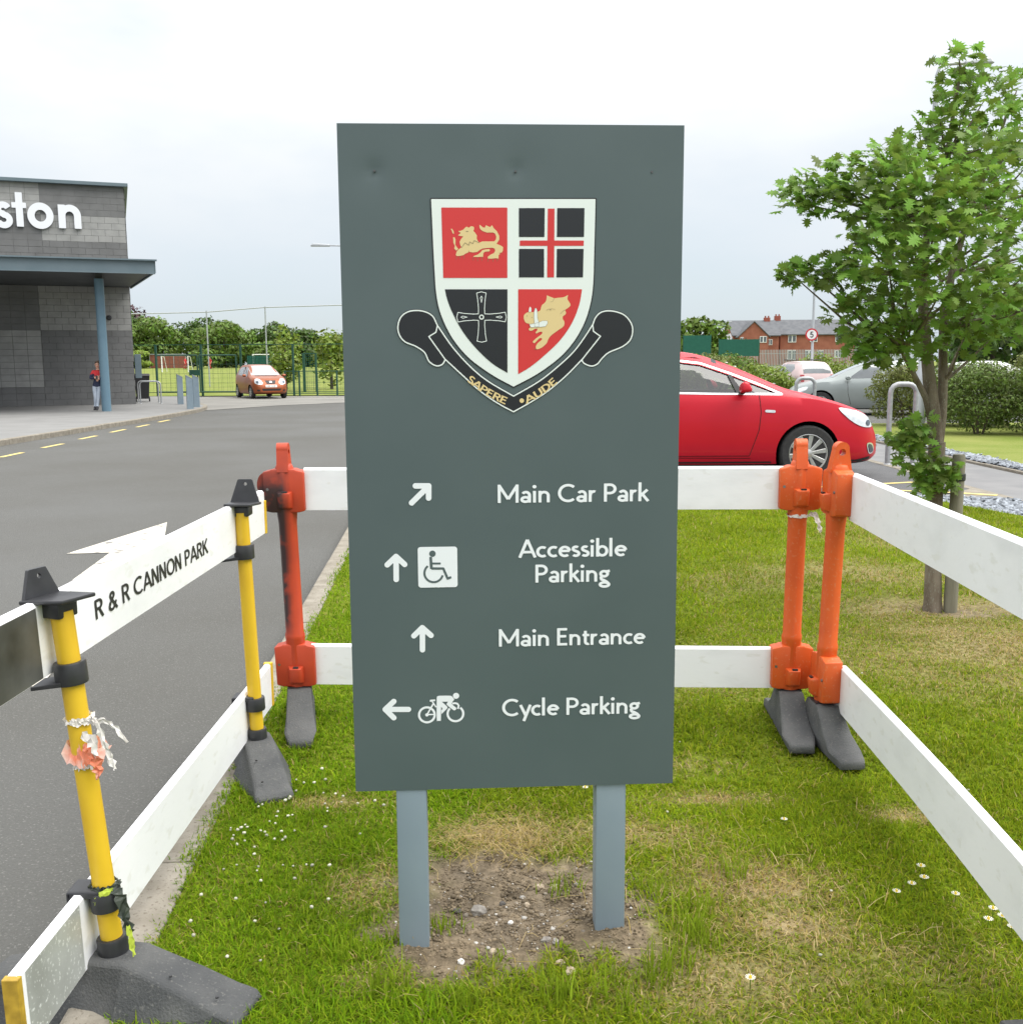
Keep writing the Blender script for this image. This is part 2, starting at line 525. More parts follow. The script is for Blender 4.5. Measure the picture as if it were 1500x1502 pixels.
# ================================================================== SURFACES
mat('asphalt', (.092, .091, .083), (.112, .113, .108), rough=.9, scale=.35, detail=8, bump=.9, bscale=110, fs=115, c3=(.175, .173, .163), spec=.25)
mat('asphalt_dark', (.085, .087, .09), (.115, .117, .12), rough=.9, scale=1.5, detail=8, bump=.4, bscale=120, fs=170, c3=(.19, .19, .19), spec=.25)
mat('path_asphalt', (.17, .172, .175), (.205, .205, .205), rough=.92, scale=2, detail=8, bump=.3, bscale=120, spec=.2)
mat('paving', (.195, .195, .19), (.225, .224, .218), rough=.9, scale=1.2, detail=8, bump=.2, bscale=60, spec=.2)
mat('apron_concrete', (.185, .18, .165), (.235, .228, .208), rough=.9, scale=.5, detail=8, bump=.2, bscale=40, spec=.2)
mat('kerb_concrete', (.20, .18, .145), (.275, .252, .21), rough=.92, scale=9, detail=8, bump=.5, bscale=70, c3=(.15, .13, .1), spec=.2)
mat('road_paint_white', (.54, .51, .44), (.18, .175, .165), rough=.8, scale=9, detail=10, lo=.56, hi=.66)
mat('road_paint_yellow', (.62, .50, .17), (.42, .36, .2), rough=.8, scale=16, detail=5, lo=.5, hi=.75)
mat('lawn_far', (.13, .175, .03), (.20, .22, .06), rough=.95, scale=.9, detail=12, bump=.6, bscale=40, fs=26, c3=(.24, .23, .09), spec=.1)
mat('soil', (.105, .078, .052), (.175, .135, .095), rough=1, scale=14, detail=8, bump=1.0, bscale=60, c3=(.25, .2, .15), spec=.1)
mat('slate', (.14, .15, .165), (.26, .275, .29), rough=.6, scale=22, detail=3, bump=.8, bscale=60, spec=.4)
mat_attr('verge_ground', rough=1, spec=.1, varscale=34)
mat_attr('grass_blades', rough=.7, trans=.45, spec=.08)
mat_attr('mixed_bits', rough=.8)

def kx(y): return -0.72 - 0.066 * y
def xr(y): return np.where(np.asarray(y) < 9.2, 4.66, 4.66 - (np.asarray(y) - 9.2) * 0.35)
def bump2(x, y, cx, cy, rx, ry): return np.exp(-(((x - cx) / rx) ** 2 + ((y - cy) / ry) ** 2))
def hz(x, y):
    x = np.asarray(x, float); y = np.asarray(y, float)
    h = (vnoise(x, y, 1.3) - .5) * .035 + (vnoise(x, y, 5) - .5) * .014
    h = h * smooth01((x - kx(y)) / .5) + .035 * bump2(x, y, .24, 2.36, .16, .14) + .008 * bump2(x, y, -.24, 2.3, .12, .1)
    sm = soil(x, y)
    h += sm * ((vnoise(x, y, 22) - .5) * .02 - .008)
    return h * smooth01((xr(y) - x) / .3 + .3) * smooth01((10.95 - y) / .4)
def soil(x, y):
    """bare earth round the sign posts and round the tree"""
    n = (vnoise(x, y, 6) - .5) * .9 + (vnoise(x, y, 17) - .5) * .7
    d = 1 - np.sqrt(((x - .0) / .42) ** 2 + ((y - 2.46) / .35) ** 2) + n * .35
    t = .75 - np.sqrt(((x - 2.52) / .5) ** 2 + ((y - 5.62) / .32) ** 2) + n * .4
    return np.maximum(smooth01(d * 3.2), .8 * smooth01(t * 2))
def dryness(x, y):
    s = np.zeros_like(np.asarray(x, float))
    for cx, cy, rx, ry, a in ((-.02, 2.86, .22, .13, 1.0), (.36, 2.88, .22, .12, .8), (.65, 2.56, .22, .16, 1.0), (.68, 2.36, .22, .15, .95), (.52, 2.20, .28, .12, .8), (.37, 2.11, .25, .09, .6), (.95, 2.25, .2, .12, .45), (.68, 3.16, .2, .06, .9), (-.6, 3.12, .12, .05, .9), (-.21, 2.18, .16, .07, .6),
                              (1.22, 3.04, .12, .07, .8), (2.56, 5.72, .7, .35, .9), (2.4, 6.7, .8, .5, .6), (2.4, 4.9, 1.0, .7, .8), (.62, 3.44, .2, .1, .4), (-.4, 2.6, .1, .14, .75), (1.64, 6.5, .7, .4, .4), (3.15, 8.0, .7, .5, .5), (1.02, 4.4, .5, .25, .3), (3.4, 9.0, .7, .6, .55)):
        s = np.maximum(s, a * bump2(x, y, cx, cy, rx, ry))
    n = (vnoise(x, y, 3.1) - .5) * .5 + (vnoise(x, y, 9) - .5) * .55
    return np.clip(s * 1.05 + n * (.35 + .5 * s) - .02, 0, 1)

def flat(name, pts, z, material, kind='structure', **k):
    o = raw(name, [(p[0], p[1], z if len(p) < 3 else p[2]) for p in pts], [tuple(range(len(pts)))], material)
    return tag(o, kind=kind, **k)

# wide terrain: level near the camera, rising gently to the playing field's far side
ys = [-300, -40, 30, 51, 70, 100, 140, 175, 230, 400, 1500]
def terr(y): return float(np.interp(y, [-300, 51, 175, 400, 1500], [-.22, -.22, .82, 1.0, 1.0]))
V = []; F = []
for y in ys:
    for x in (-1500, -200, -60, 0, 60, 200, 1500): V.append((x, y, terr(y)))
for j in range(len(ys) - 1):
    for i in range(6): F.append((j * 7 + i, j * 7 + i + 1, (j + 1) * 7 + i + 1, (j + 1) * 7 + i))
tag(raw('ground', V, F, 'lawn_far'), kind='structure')
# playing field: a mown sheet slightly above the terrain
V = []; F = []
fy = [48.4, 52, 60, 75, 100, 130, 160, 185]
for y in fy:
    z = float(np.interp(y, [48.4, 51, 175, 185], [-.04, 0, .93, .95]))
    for x in (-120, -40, -20, -4, 14): V.append((x, y, z))
for j in range(len(fy) - 1):
    for i in range(4): F.append((j * 5 + i, j * 5 + i + 1, (j + 1) * 5 + i + 1, (j + 1) * 5 + i))
tag(raw('playing_field', V, F, 'lawn_far'), kind='structure')
# road: one sheet under kerbs and pavements, both sides
flat('road', [(-60, -40), (5.34, -40), (5.34, 48.3), (-60, 48.3)], -.08, 'asphalt')
flat('parking_bay', [(-1.3, 11.1), (5.24, 11.1), (5.24, 26), (-1.3, 26)], -.056, 'asphalt_dark')
flat('footpath', [(5.36, -10), (6.56, -10), (6.56, 40), (5.36, 40)], -.055, 'path_asphalt')
flat('car_park', [(6.9, 23.5), (40, 23.5), (40, 48), (5.4, 48), (5.4, 40.1), (6.9, 40.1)], -.062, 'asphalt')
# gate apron: paler concrete in front of the field gates
flat('concrete_apron', [(-10.1, 33.4), (-8.3, 37.6), (-6.6, 39.6), (-2, 42), (6, 43), (6, 48.2), (-30, 48.2), (-30, 38.5), (-11.6, 38.6)], -.07, 'apron_concrete')
# lawn strip in front of the hedge
flat('lawn_strip', [(6.9, -5), (30, -5), (30, 23.5), (6.9, 23.5)], -.01, 'lawn_far')

# pavement in front of the building: sheet 0.1 m above the road with kerb stones along it
pk = [(-9.45, 4), (-9.5, 12), (-9.55, 18.98), (-9.6, 24), (-9.66, 29), (-9.8, 32), (-10.06, 33.9), (-10.5, 35.6), (-11.1, 37), (-11.8, 38.4)]
flat('pavement', [(-45, 4)] + [(p[0] - .13, p[1]) for p in pk] + [(-12.6, 40), (-14.4, 46), (-45, 46)], .02, 'paving')
kerb = tag(MB().prism([(p[0] - .13, p[1]) for p in pk] + [(p[0] - .01, p[1]) for p in reversed(pk)], lambda a, b: (a, b, -.12), lambda a, b: (a, b, .0)).build('pavement_kerb', 'kerb_concrete'), kind='structure')
def kerb_run(parent, path, w, z0, z1, L=.91, skip=0):
    """kerb stones laid end to end along a path, each a mesh of its own"""
    P = [Vector((a, b, 0)) for a, b in path]
    d = [0]
    for a, b in zip(P[:-1], P[1:]): d.append(d[-1] + (b - a).length)
    def at(s):
        s = min(max(s, 0), d[-1])
        for i in range(len(P) - 1):
            if s <= d[i + 1] or i == len(P) - 2:
                return P[i].lerp(P[i + 1], (s - d[i]) / (d[i + 1] - d[i]))
    s = 0.0; k = 0
    while s + .3 < d[-1]:
        a, b = at(s + .004), at(min(s + L, d[-1]) - .004)
        t = (b - a).normalized(); n = Vector((-t.y, t.x, 0))
        q = [a, b, b + n * w, a + n * w]
        j = random.uniform(-.004, .004)
        mb = MB().hexa([(p.x, p.y, z0) for p in q] + [(p.x, p.y, z1 + j) for p in q])
        mb.build('kerb_stone', 'kerb_concrete', parent, bevel=.012, seg=2)
        s += L; k += 1
kerb_run(kerb, [(p[0] + .005, p[1]) for p in pk], .14, -.1, .025)
# verge kerb
vk = [(float(kx(y)) - .125, y) for y in (-1.5, 2.2, 5, 8, 10.9)]
vkerb = tag(MB().prism([(p[0] + .01, p[1]) for p in vk] + [(p[0] + .11, p[1]) for p in reversed(vk)], lambda a, b: (a, b, -.14), lambda a, b: (a, b, -.02)).build('verge_kerb', 'kerb_concrete'), kind='structure')
kerb_run(vkerb, list(reversed(vk)), .125, -.12, .004)
bk = tag(MB().box((1.4, 11.02, -.1), (5.2, .08, .06)).build('back_kerb', 'kerb_concrete'), kind='structure')
kerb_run(bk, [(4.02, 10.96), (-1.3, 10.96)], .12, -.12, .0)
# flush concrete edging between bays and footpath
ek = tag(MB().box((5.30, 13, -.11), (.06, 34, .05)).build('path_edging', 'kerb_concrete'), kind='structure')
kerb_run(ek, [(5.36, 2), (5.36, 26)], .12, -.1, -.048)
pe = tag(MB().box((6.60, 17, -.11), (.03, 44, .05)).build('path_edging', 'kerb_concrete'), kind='structure')
kerb_run(pe, [(6.63, 6), (6.63, 24)], .06, -.1, -.02)
tag(MB().prism([(4.6, 10.9), (5.24, 10.95), (5.24, 11.6)], lambda a, b: (a, b, -.09), lambda a, b: (a, b, -.048)).build('corner_slab', 'kerb_concrete'), kind='structure')

# painted markings
def stripe(name, a, b, w, z, m, **k):
    a, b = Vector((*a, z)), Vector((*b, z)); n = Vector((-(b - a).y, (b - a).x, 0)).normalized() * w / 2
    return tag(raw(name, [a - n, b - n, b + n, a + n], [(0, 1, 2, 3)], m), kind='structure')
for a, b in (((-8.2, 13.0), (-8.24, 13.9)), ((-8.27, 14.85), (-8.31, 15.75)), ((-8.36, 16.7), (-8.42, 17.6)), ((-8.53, 18.6), (-8.57, 19.55)), ((-8.75, 20.75), (-8.81, 21.75)), ((-8.93, 22.85), (-9.0, 23.9)), ((-9.04, 24.75), (-9.1, 25.75)), ((-9.24, 26.9), (-9.3, 27.95))):
    stripe('road_marking', a, b, .1, -.0755, 'road_paint_yellow')
stripe('bay_line', (3.2, 11.75), (5.2, 12.42), .09, -.0515, 'road_paint_yellow')
stripe('bay_line', (3.9, 11.72), (4.75, 11.35), .09, -.0505, 'road_paint_yellow')
stripe('bay_line', (4.6, 11.44), (5.26, 10.98), .1, -.0435, 'road_paint_yellow')
stripe('bay_line', (-1.2, 11.72), (3.2, 11.75), .09, -.0515, 'road_paint_yellow')
flat('arrow_marking', [(-3.53, 7.98), (-3.27, 9.60), (-3.0, 8.72), (-2.95, 8.5), (-2.55, 6.6), (-2.2, 4.6), (-2.62, 4.5), (-2.95, 6.2), (-3.2, 8.02)], -.0755, 'road_paint_white')

# the verge: gently uneven ground
ny, nx = 170, 90
yy = np.concatenate([np.linspace(-2, 1.6, 20), np.linspace(1.66, 4.2, 90), np.linspace(4.3, 10.95, 60)])
tt = np.linspace(0, 1, nx)
X = kx(yy)[:, None] * (1 - tt ** 1.25) + xr(yy)[:, None] * tt ** 1.25
Y = np.repeat(yy[:, None], nx, 1)
Z = hz(X, Y)
V = np.stack([X, Y, Z], -1).reshape(-1, 3)
idx = np.arange(ny * nx).reshape(ny, nx)
Q = np.stack([idx[:-1, :-1], idx[:-1, 1:], idx[1:, 1:], idx[1:, :-1]], -1).reshape(-1, 4)
so = soil(V[:, 0], V[:, 1])[:, None]; dr = dryness(V[:, 0], V[:, 1])[:, None]
nn = vnoise(V[:, 0], V[:, 1], 30)[:, None]
col = np.array([.12, .155, .012]) * (1 - dr) + np.array([.26, .205, .11]) * dr
col = col * (1 - so) + (np.array([.165, .128, .082]) * (.6 + .8 * nn) + .035 * (vnoise(V[:, 0], V[:, 1], 11)[:, None])) * so
me = np_mesh('verge', V, Q, col)
me.polygons.foreach_set('use_smooth', [True] * len(me.polygons))
tag(link_mesh('verge', me, 'verge_ground'), kind='structure')

# grass blades
GREENS = 1.06 * np.array([[.185, .265, .006], [.140, .225, .006], [.220, .290, .008], [.160, .245, .012], [.265, .300, .018]])
STRAW = np.array([[.48, .37, .16], [.42, .33, .11], [.36, .28, .08], [.54, .43, .22]])
def blades(n, x0, x1, y0, y1, Lr, wr, far=False, seed=1):
    g = np.random.default_rng(seed)
    x = g.uniform(x0, x1, n); y = g.uniform(y0, y1, n)
    keep = (x > kx(y) - .02 + g.normal(0.0, .016, n) + .03 * (vnoise(x, y, 6) - .5)) & (x < xr(y) - .02) & (np.abs(x) < .52 * y + 1.7)
    x, y = x[keep], y[keep]
    s = soil(x, y); d = dryness(x, y)
    keep = g.random(len(x)) > s * 1.02
    keep &= g.random(len(x)) > .35 * d
    x, y, d = x[keep], y[keep], d[keep]
    n = len(x)
    clump = vnoise(x, y, 7) * .6 + vnoise(x, y, 2.2) * .4
    L = g.uniform(*Lr, n) * (.55 + .95 * clump) * (1 - .3 * d)
    w = g.uniform(*wr, n)
    az = g.uniform(0, 2 * np.pi, n)
    lean = np.clip(g.normal(.95, .35, n) + .35 * d, .1, 1.45)
    ux, uy = np.cos(az), np.sin(az)
    z = hz(x, y) - .003
    dry = g.random(n) < (d * .78 + .02)
    col = GREENS[g.integers(0, len(GREENS), n)] * g.uniform(.7, 1.3, n)[:, None]
    col = col * np.where((x < -.1)[:, None], np.array([.86, 1.0, 1.0]), np.array([1.02, 1.0, 1.2]))
    tone = (vnoise(x, y, 1.1) * .5 + vnoise(x, y, 4.3) * .5)[:, None]
    col = col * (.72 + .56 * tone)
    col = col * (1 - .25 * d[:, None]) + np.array([.2, .18, .05]) * .35 * d[:, None]
    col[dry] = STRAW[g.integers(0, len(STRAW), dry.sum())] * g.uniform(.6, 1.15, dry.sum())[:, None]
    p = np.stack([x, y, z], -1)
    side = np.stack([-uy, ux, np.zeros(n)], -1) * w[:, None] * .5
    o1 = np.stack([ux * np.sin(lean * .5), uy * np.sin(lean * .5), np.cos(lean * .5)], -1) * (L * .5)[:, None]
    o2 = o1 + np.stack([ux * np.sin(lean * 1.25), uy * np.sin(lean * 1.25), np.cos(lean * 1.25)], -1) * (L * .55)[:, None]
    if far:
        V = np.stack([p - side, p + side, p + o2 + side * .3, p + o2 - side * .3], 1).reshape(-1, 3)
        Q = np.arange(4 * n).reshape(n, 4); k = 4
    else:
        V = np.stack([p - side, p + side, p + o1 + side * .85, p + o1 - side * .85, p + o2 + side * .12, p + o2 - side * .12], 1).reshape(-1, 3)
        b = np.arange(n)[:, None] * 6
        Q = np.concatenate([b + np.array([0, 1, 2, 3]), b + np.array([3, 2, 4, 5])], 0); k = 6
    return V, Q, np.repeat(col, k, 0)
def grass(name, parts, label):
    V = []; Q = []; Cc = []; o = 0
    for v, q, c in parts:
        V.append(v); Q.append(q + o); Cc.append(c); o += len(v)
    me = np_mesh(name, np.concatenate(V), np.concatenate(Q), np.concatenate(Cc))
    return tag(link_mesh(name, me, 'grass_blades'), label, 'grass', kind='stuff')
grass('grass', [blades(235000, -1.0, 3.0, 1.35, 3.3, (.014, .036), (.0022, .0045), seed=1),
                blades(120000, -1.2, 3.2, 3.3, 5.6, (.016, .036), (.003, .006), seed=2),
                blades(150000, -1.5, 4.7, 5.6, 10.95, (.02, .04), (.005, .011), far=True, seed=3)], 'short mown green grass with straw patches on the verge')
# longer tufts at the rim of the bare earth
V = []; Q = []; Cc = []; o = 0
g = np.random.default_rng(5)
tufts = [(-.17, 2.38, .05, 60), (-.30, 2.33, .045, 35), (-.29, 2.12, .075, 70), (-.12, 2.06, .07, 60), (.10, 2.08, .08, 90), (.22, 2.10, .07, 70), (.33, 2.15, .09, 60), (.44, 2.3, .09, 80), (.47, 2.42, .09, 60), (.40, 2.2, .06, 50), (-.38, 2.25, .06, 60), (.13, 2.56, .06, 50), (.38, 2.52, .06, 60), (-.02, 2.23, .035, 20), (.6, 2.6, .07, 60), (.75, 2.75, .07, 60)]
for cx, cy, Lh, n in tufts:
    x = g.normal(cx, .028, n); y = g.normal(cy, .028, n)
    az = g.uniform(0, 6.28, n); L = Lh * g.uniform(.5, 1.3, n); w = g.uniform(.0025, .0045, n); le = g.uniform(.1, .9, n)
    p = np.stack([x, y, hz(x, y) - .004], -1)
    u = np.stack([np.cos(az), np.sin(az), 0 * az], -1); sd = np.stack([-u[:, 1], u[:, 0], 0 * az], -1) * w[:, None] / 2
    o1 = u * (np.sin(le * .4) * L * .5)[:, None]; o1[:, 2] = np.cos(le * .4) * L * .5
    o2 = o1 + u * (np.sin(le * 1.3) * L * .5)[:, None]; o2[:, 2] = o1[:, 2] + np.cos(le * 1.3) * L * .5
    V.append(np.stack([p - sd, p + sd, p + o1 + sd * .8, p + o1 - sd * .8, p + o2 + sd * .1, p + o2 - sd * .1], 1).reshape(-1, 3))
    b = np.arange(n)[:, None] * 6 + o
    Q.append(np.concatenate([b + np.array([0, 1, 2, 3]), b + np.array([3, 2, 4, 5])], 0)); o += 6 * n
    Cc.append(np.repeat(np.array([.22, .31, .02]) * g.uniform(.7, 1.3, n)[:, None], 6, 0))
# dry stalks lying about
n = 900
x = np.concatenate([g.normal(-.02, .13, 420), g.normal(.58, .2, 330), g.uniform(-.6, 1.4, 150)]); y = np.concatenate([g.normal(2.82, .07, 420), g.normal(2.45, .25, 330), g.uniform(2.0, 3.4, 150)])
az = g.uniform(0, 6.28, n); L = g.uniform(.02, .085, n)
p = np.stack([x, y, hz(x, y) + g.uniform(.004, .022, n)], -1); u = np.stack([np.cos(az), np.sin(az), g.uniform(-.1, .3, n)], -1) * L[:, None]
sd = np.stack([-np.sin(az), np.cos(az), 0 * az], -1) * g.uniform(.0005, .0011, n)[:, None]
mid = p + u * .5 + np.stack([0 * az, 0 * az, g.uniform(0, .02, n)], -1)
V.append(np.stack([p - sd, p + sd, mid + sd, mid - sd, p + u + sd * .5, p + u - sd * .5], 1).reshape(-1, 3))
b = np.arange(n)[:, None] * 6 + o
Q.append(np.concatenate([b + np.array([0, 1, 2, 3]), b + np.array([3, 2, 4, 5])], 0)); o += 6 * n
Cc.append(np.repeat(STRAW[g.integers(0, 4, n)] * g.uniform(.7, 1.15, n)[:, None], 6, 0))
tag(link_mesh('straw_and_tufts', np_mesh('straw_and_tufts', np.concatenate(V), np.concatenate(Q), np.concatenate(Cc)), 'grass_blades'), 'long tufts and dry straw stalks round the bare earth patch', 'straw', kind='stuff')

# clover heads (uncountable sprinkle) and clover leaves
def pebble_mesh(name, seed, sub=1):
    bm = bmesh.new(); bmesh.ops.create_icosphere(bm, subdivisions=sub, radius=1)
    q = random.Random(seed)
    for v in bm.verts: v.co *= q.uniform(.75, 1.15)
    for v in bm.verts: v.co.z *= .6; v.co.y *= .8
    me = bpy.data.meshes.new(name); bm.to_mesh(me); bm.free()
    return me
def scatter_balls(name, pos, rad, cols, label, cat, squash=.8):
    bm = bmesh.new(); bmesh.ops.create_icosphere(bm, subdivisions=1, radius=1)
    bm.verts.ensure_lookup_table()
    B = np.array([v.co[:] for v in bm.verts]); T = np.array([[v.index for v in f.verts] for f in bm.faces]); bm.free()
    n = len(pos)
    J = B[None] * (1 + g.uniform(-.22, .22, (n, len(B), 1)))
    V = J * rad[:, None, None] * np.array([1, 1, squash]) + pos[:, None, :]
    Q = T[None] + (np.arange(n) * len(B))[:, None, None]
    me = np_mesh(name, V.reshape(-1, 3), Q.reshape(-1, 3), np.repeat(cols, len(B), 0))
    return tag(link_mesh(name, me, 'mixed_bits'), label, cat, kind='stuff')
cx = np.concatenate([g.normal(-.80, .07, 16), g.normal(-.74, .08, 26), g.normal(-.66, .12, 14), g.normal(-.55, .16, 16), g.uniform(-.9, 1.6, 26), g.uniform(-.95, -.4, 22)])
cy = np.concatenate([g.normal(2.85, .12, 16), g.normal(3.05, .12, 26), g.normal(2.55, .2, 14), g.normal(3.1, .12, 16), g.uniform(2.1, 5.2, 26), g.uniform(2.2, 4.6, 22)])
k = (cx > kx(cy) + .06) & (soil(cx, cy) < .2) & (cx < 3)
cx, cy = cx[k], cy[k]; n = len(cx)
scatter_balls('clover_heads', np.stack([cx, cy, hz(cx, cy) + g.uniform(.012, .028, n)], -1), g.uniform(.0035, .0062, n), np.array([.56, .55, .44]) * g.uniform(.55, 1.1, n)[:, None], 'small white clover heads scattered through the grass by the kerb', 'clover')
# fine grit and crumbs on the bare earth
n = 9000
x = g.normal(.02, .24, n); y = g.normal(2.44, .19, n); k = soil(x, y) > .35; x, y = x[k], y[k]; n = len(x)
tone = g.random(n)
cols = np.where(tone[:, None] < .9, np.array([.18, .14, .09]), np.where(tone[:, None] < .965, np.array([.25, .215, .17]), np.array([.5, .48, .44]))) * g.uniform(.6, 1.3, n)[:, None]
scatter_balls('soil_crumbs', np.stack([x, y, hz(x, y) + .001], -1), np.clip(g.exponential(.0014, n) + .0010, .001, .009), cols, 'loose earth crumbs and grit on the bare patch', 'soil', .7)
# stones that can be told apart
mat('stone_grey', (.20, .18, .16), (.30, .28, .25), rough=.9, scale=60, bump=.5)
mat('stone_dark', (.06, .055, .05), (.10, .09, .08), rough=.9, scale=60, bump=.5)
mat('stone_buff', (.33, .26, .18), (.42, .35, .26), rough=.85, scale=60, bump=.3)
mat('stone_white', (.62, .6, .56), (.72, .7, .66), rough=.8, scale=60)
PM = [pebble_mesh('stone', s, 2) for s in (1, 2, 3)]
stones = [(-.092, 2.455, .022, 'stone_grey', 'large rough grey stone on bare earth beside the green sprout'), (-.03, 2.50, .012, 'stone_dark', 'dark brown stone on bare earth behind the large grey one'), (-.145, 2.455, .011, 'stone_dark', 'dark stone left of the large grey stone under the green sprout'),
          (-.008, 2.385, .0085, 'stone_white', 'bright white stone in the middle of the bare earth'), (.035, 2.47, .010, 'stone_buff', 'pale buff stone right of the dark stone on bare earth'), (.078, 2.30, .0125, 'stone_grey', 'grey stone at the middle right of the bare earth, left of a pair'),
          (.10, 2.285, .012, 'stone_grey', 'grey stone at the middle right of the bare earth, right of a pair'), (.108, 2.20, .0135, 'stone_buff', 'buff stone near the front rim of bare earth, rear of two'), (.128, 2.17, .016, 'stone_buff', 'round buff stone at the front rim of the bare earth'),
          (-.125, 2.24, .011, 'stone_white', 'pale stone at the front left of the bare earth'), (.07, 2.58, .015, 'stone_buff', 'flat buff stone at the back of bare earth, left of two'), (.11, 2.575, .014, 'stone_buff', 'flat buff stone at the back of bare earth, right of two'), (.17, 2.58, .009, 'stone_grey', 'small grey stone by the right post at the back of bare earth'), (-.05, 2.27, .011, 'stone_buff', 'buff stone left of centre at the front of bare earth')]
for i, (x, y, r, m, lb) in enumerate(stones):
    me = PM[i % 3].copy(); me.materials.clear()
    o = link_mesh('stone', me, m); o.location = (x, y, float(hz(x, y)) + r * .25); o.scale = (r, r, r); o.rotation_euler = (0, 0, i * 1.3)
    tag(o, lb, 'stone', 'stones on the bare earth')
# slate chippings
def chips(name, polyfn, n, z, label, sz=(.018, .045), seed=3):
    q = np.random.default_rng(seed)
    P = polyfn(q, n)
    az = q.uniform(0, 6.28, n); s = q.uniform(*sz, n); tl = q.normal(0, .3, (n, 2))
    c, si = np.cos(az), np.sin(az)
    base = np.array([[-1, -.6, 0], [1, -.55, 0], [.8, .6, 0], [-.7, .5, 0], [-.9, -.5, .35], [.9, -.5, .3], [.7, .5, .35], [-.6, .45, .3]])
    B = base[None] * s[:, None, None]
    xr_ = B[..., 0] * c[:, None] - B[..., 1] * si[:, None]; yr_ = B[..., 0] * si[:, None] + B[..., 1] * c[:, None]
    zr_ = B[..., 2] + xr_ * tl[:, :1] + yr_ * tl[:, 1:] + q.uniform(0, .012, (n, 1))
    V = np.stack([P[:, 0:1] + xr_, P[:, 1:2] + yr_, z + zr_], -1)
    f = np.array([[4, 5, 6, 7], [0, 1, 5, 4], [1, 2, 6, 5], [2, 3, 7, 6], [3, 0, 4, 7]])
    Q = f[None] + (np.arange(n) * 8)[:, None, None]
    col = np.array([.20, .22, .245]) * q.uniform(.5, 1.7, n)[:, None]
    return tag(link_mesh(name, np_mesh(name, V.reshape(-1, 3), Q.reshape(-1, 4), np.repeat(col, 8, 0)), 'mixed_bits'), label, 'slate', kind='stuff')
def near_slate(q, n):
    y = q.uniform(6.5, 10.9, n); x0 = xr(y) + .02; return np.stack([x0 + (5.22 - x0) * q.random(n) * np.where(y > 10.4, np.clip((10.95 - y) / .5, .02, 1), 1), y], -1)
flat('slate_bed', [(4.68, 6), (5.24, 6), (5.24, 10.9), (4.1, 10.9), (4.6, 9.3)], -.045, 'slate')
chips('slate_chippings', near_slate, 5000, -.035, 'grey slate chippings at the verge corner beside the concrete edging')
flat('slate_bed', [(6.63, 6), (6.92, 6), (6.92, 23.5), (6.63, 23.5)], -.02, 'slate')
chips('slate_chippings', lambda q, n: np.stack([q.uniform(6.64, 6.95, n), q.uniform(8, 23.5, n)], -1), 6500, -.015, 'grey slate chippings in a strip along the far side of the footpath', (.02, .05), 8)

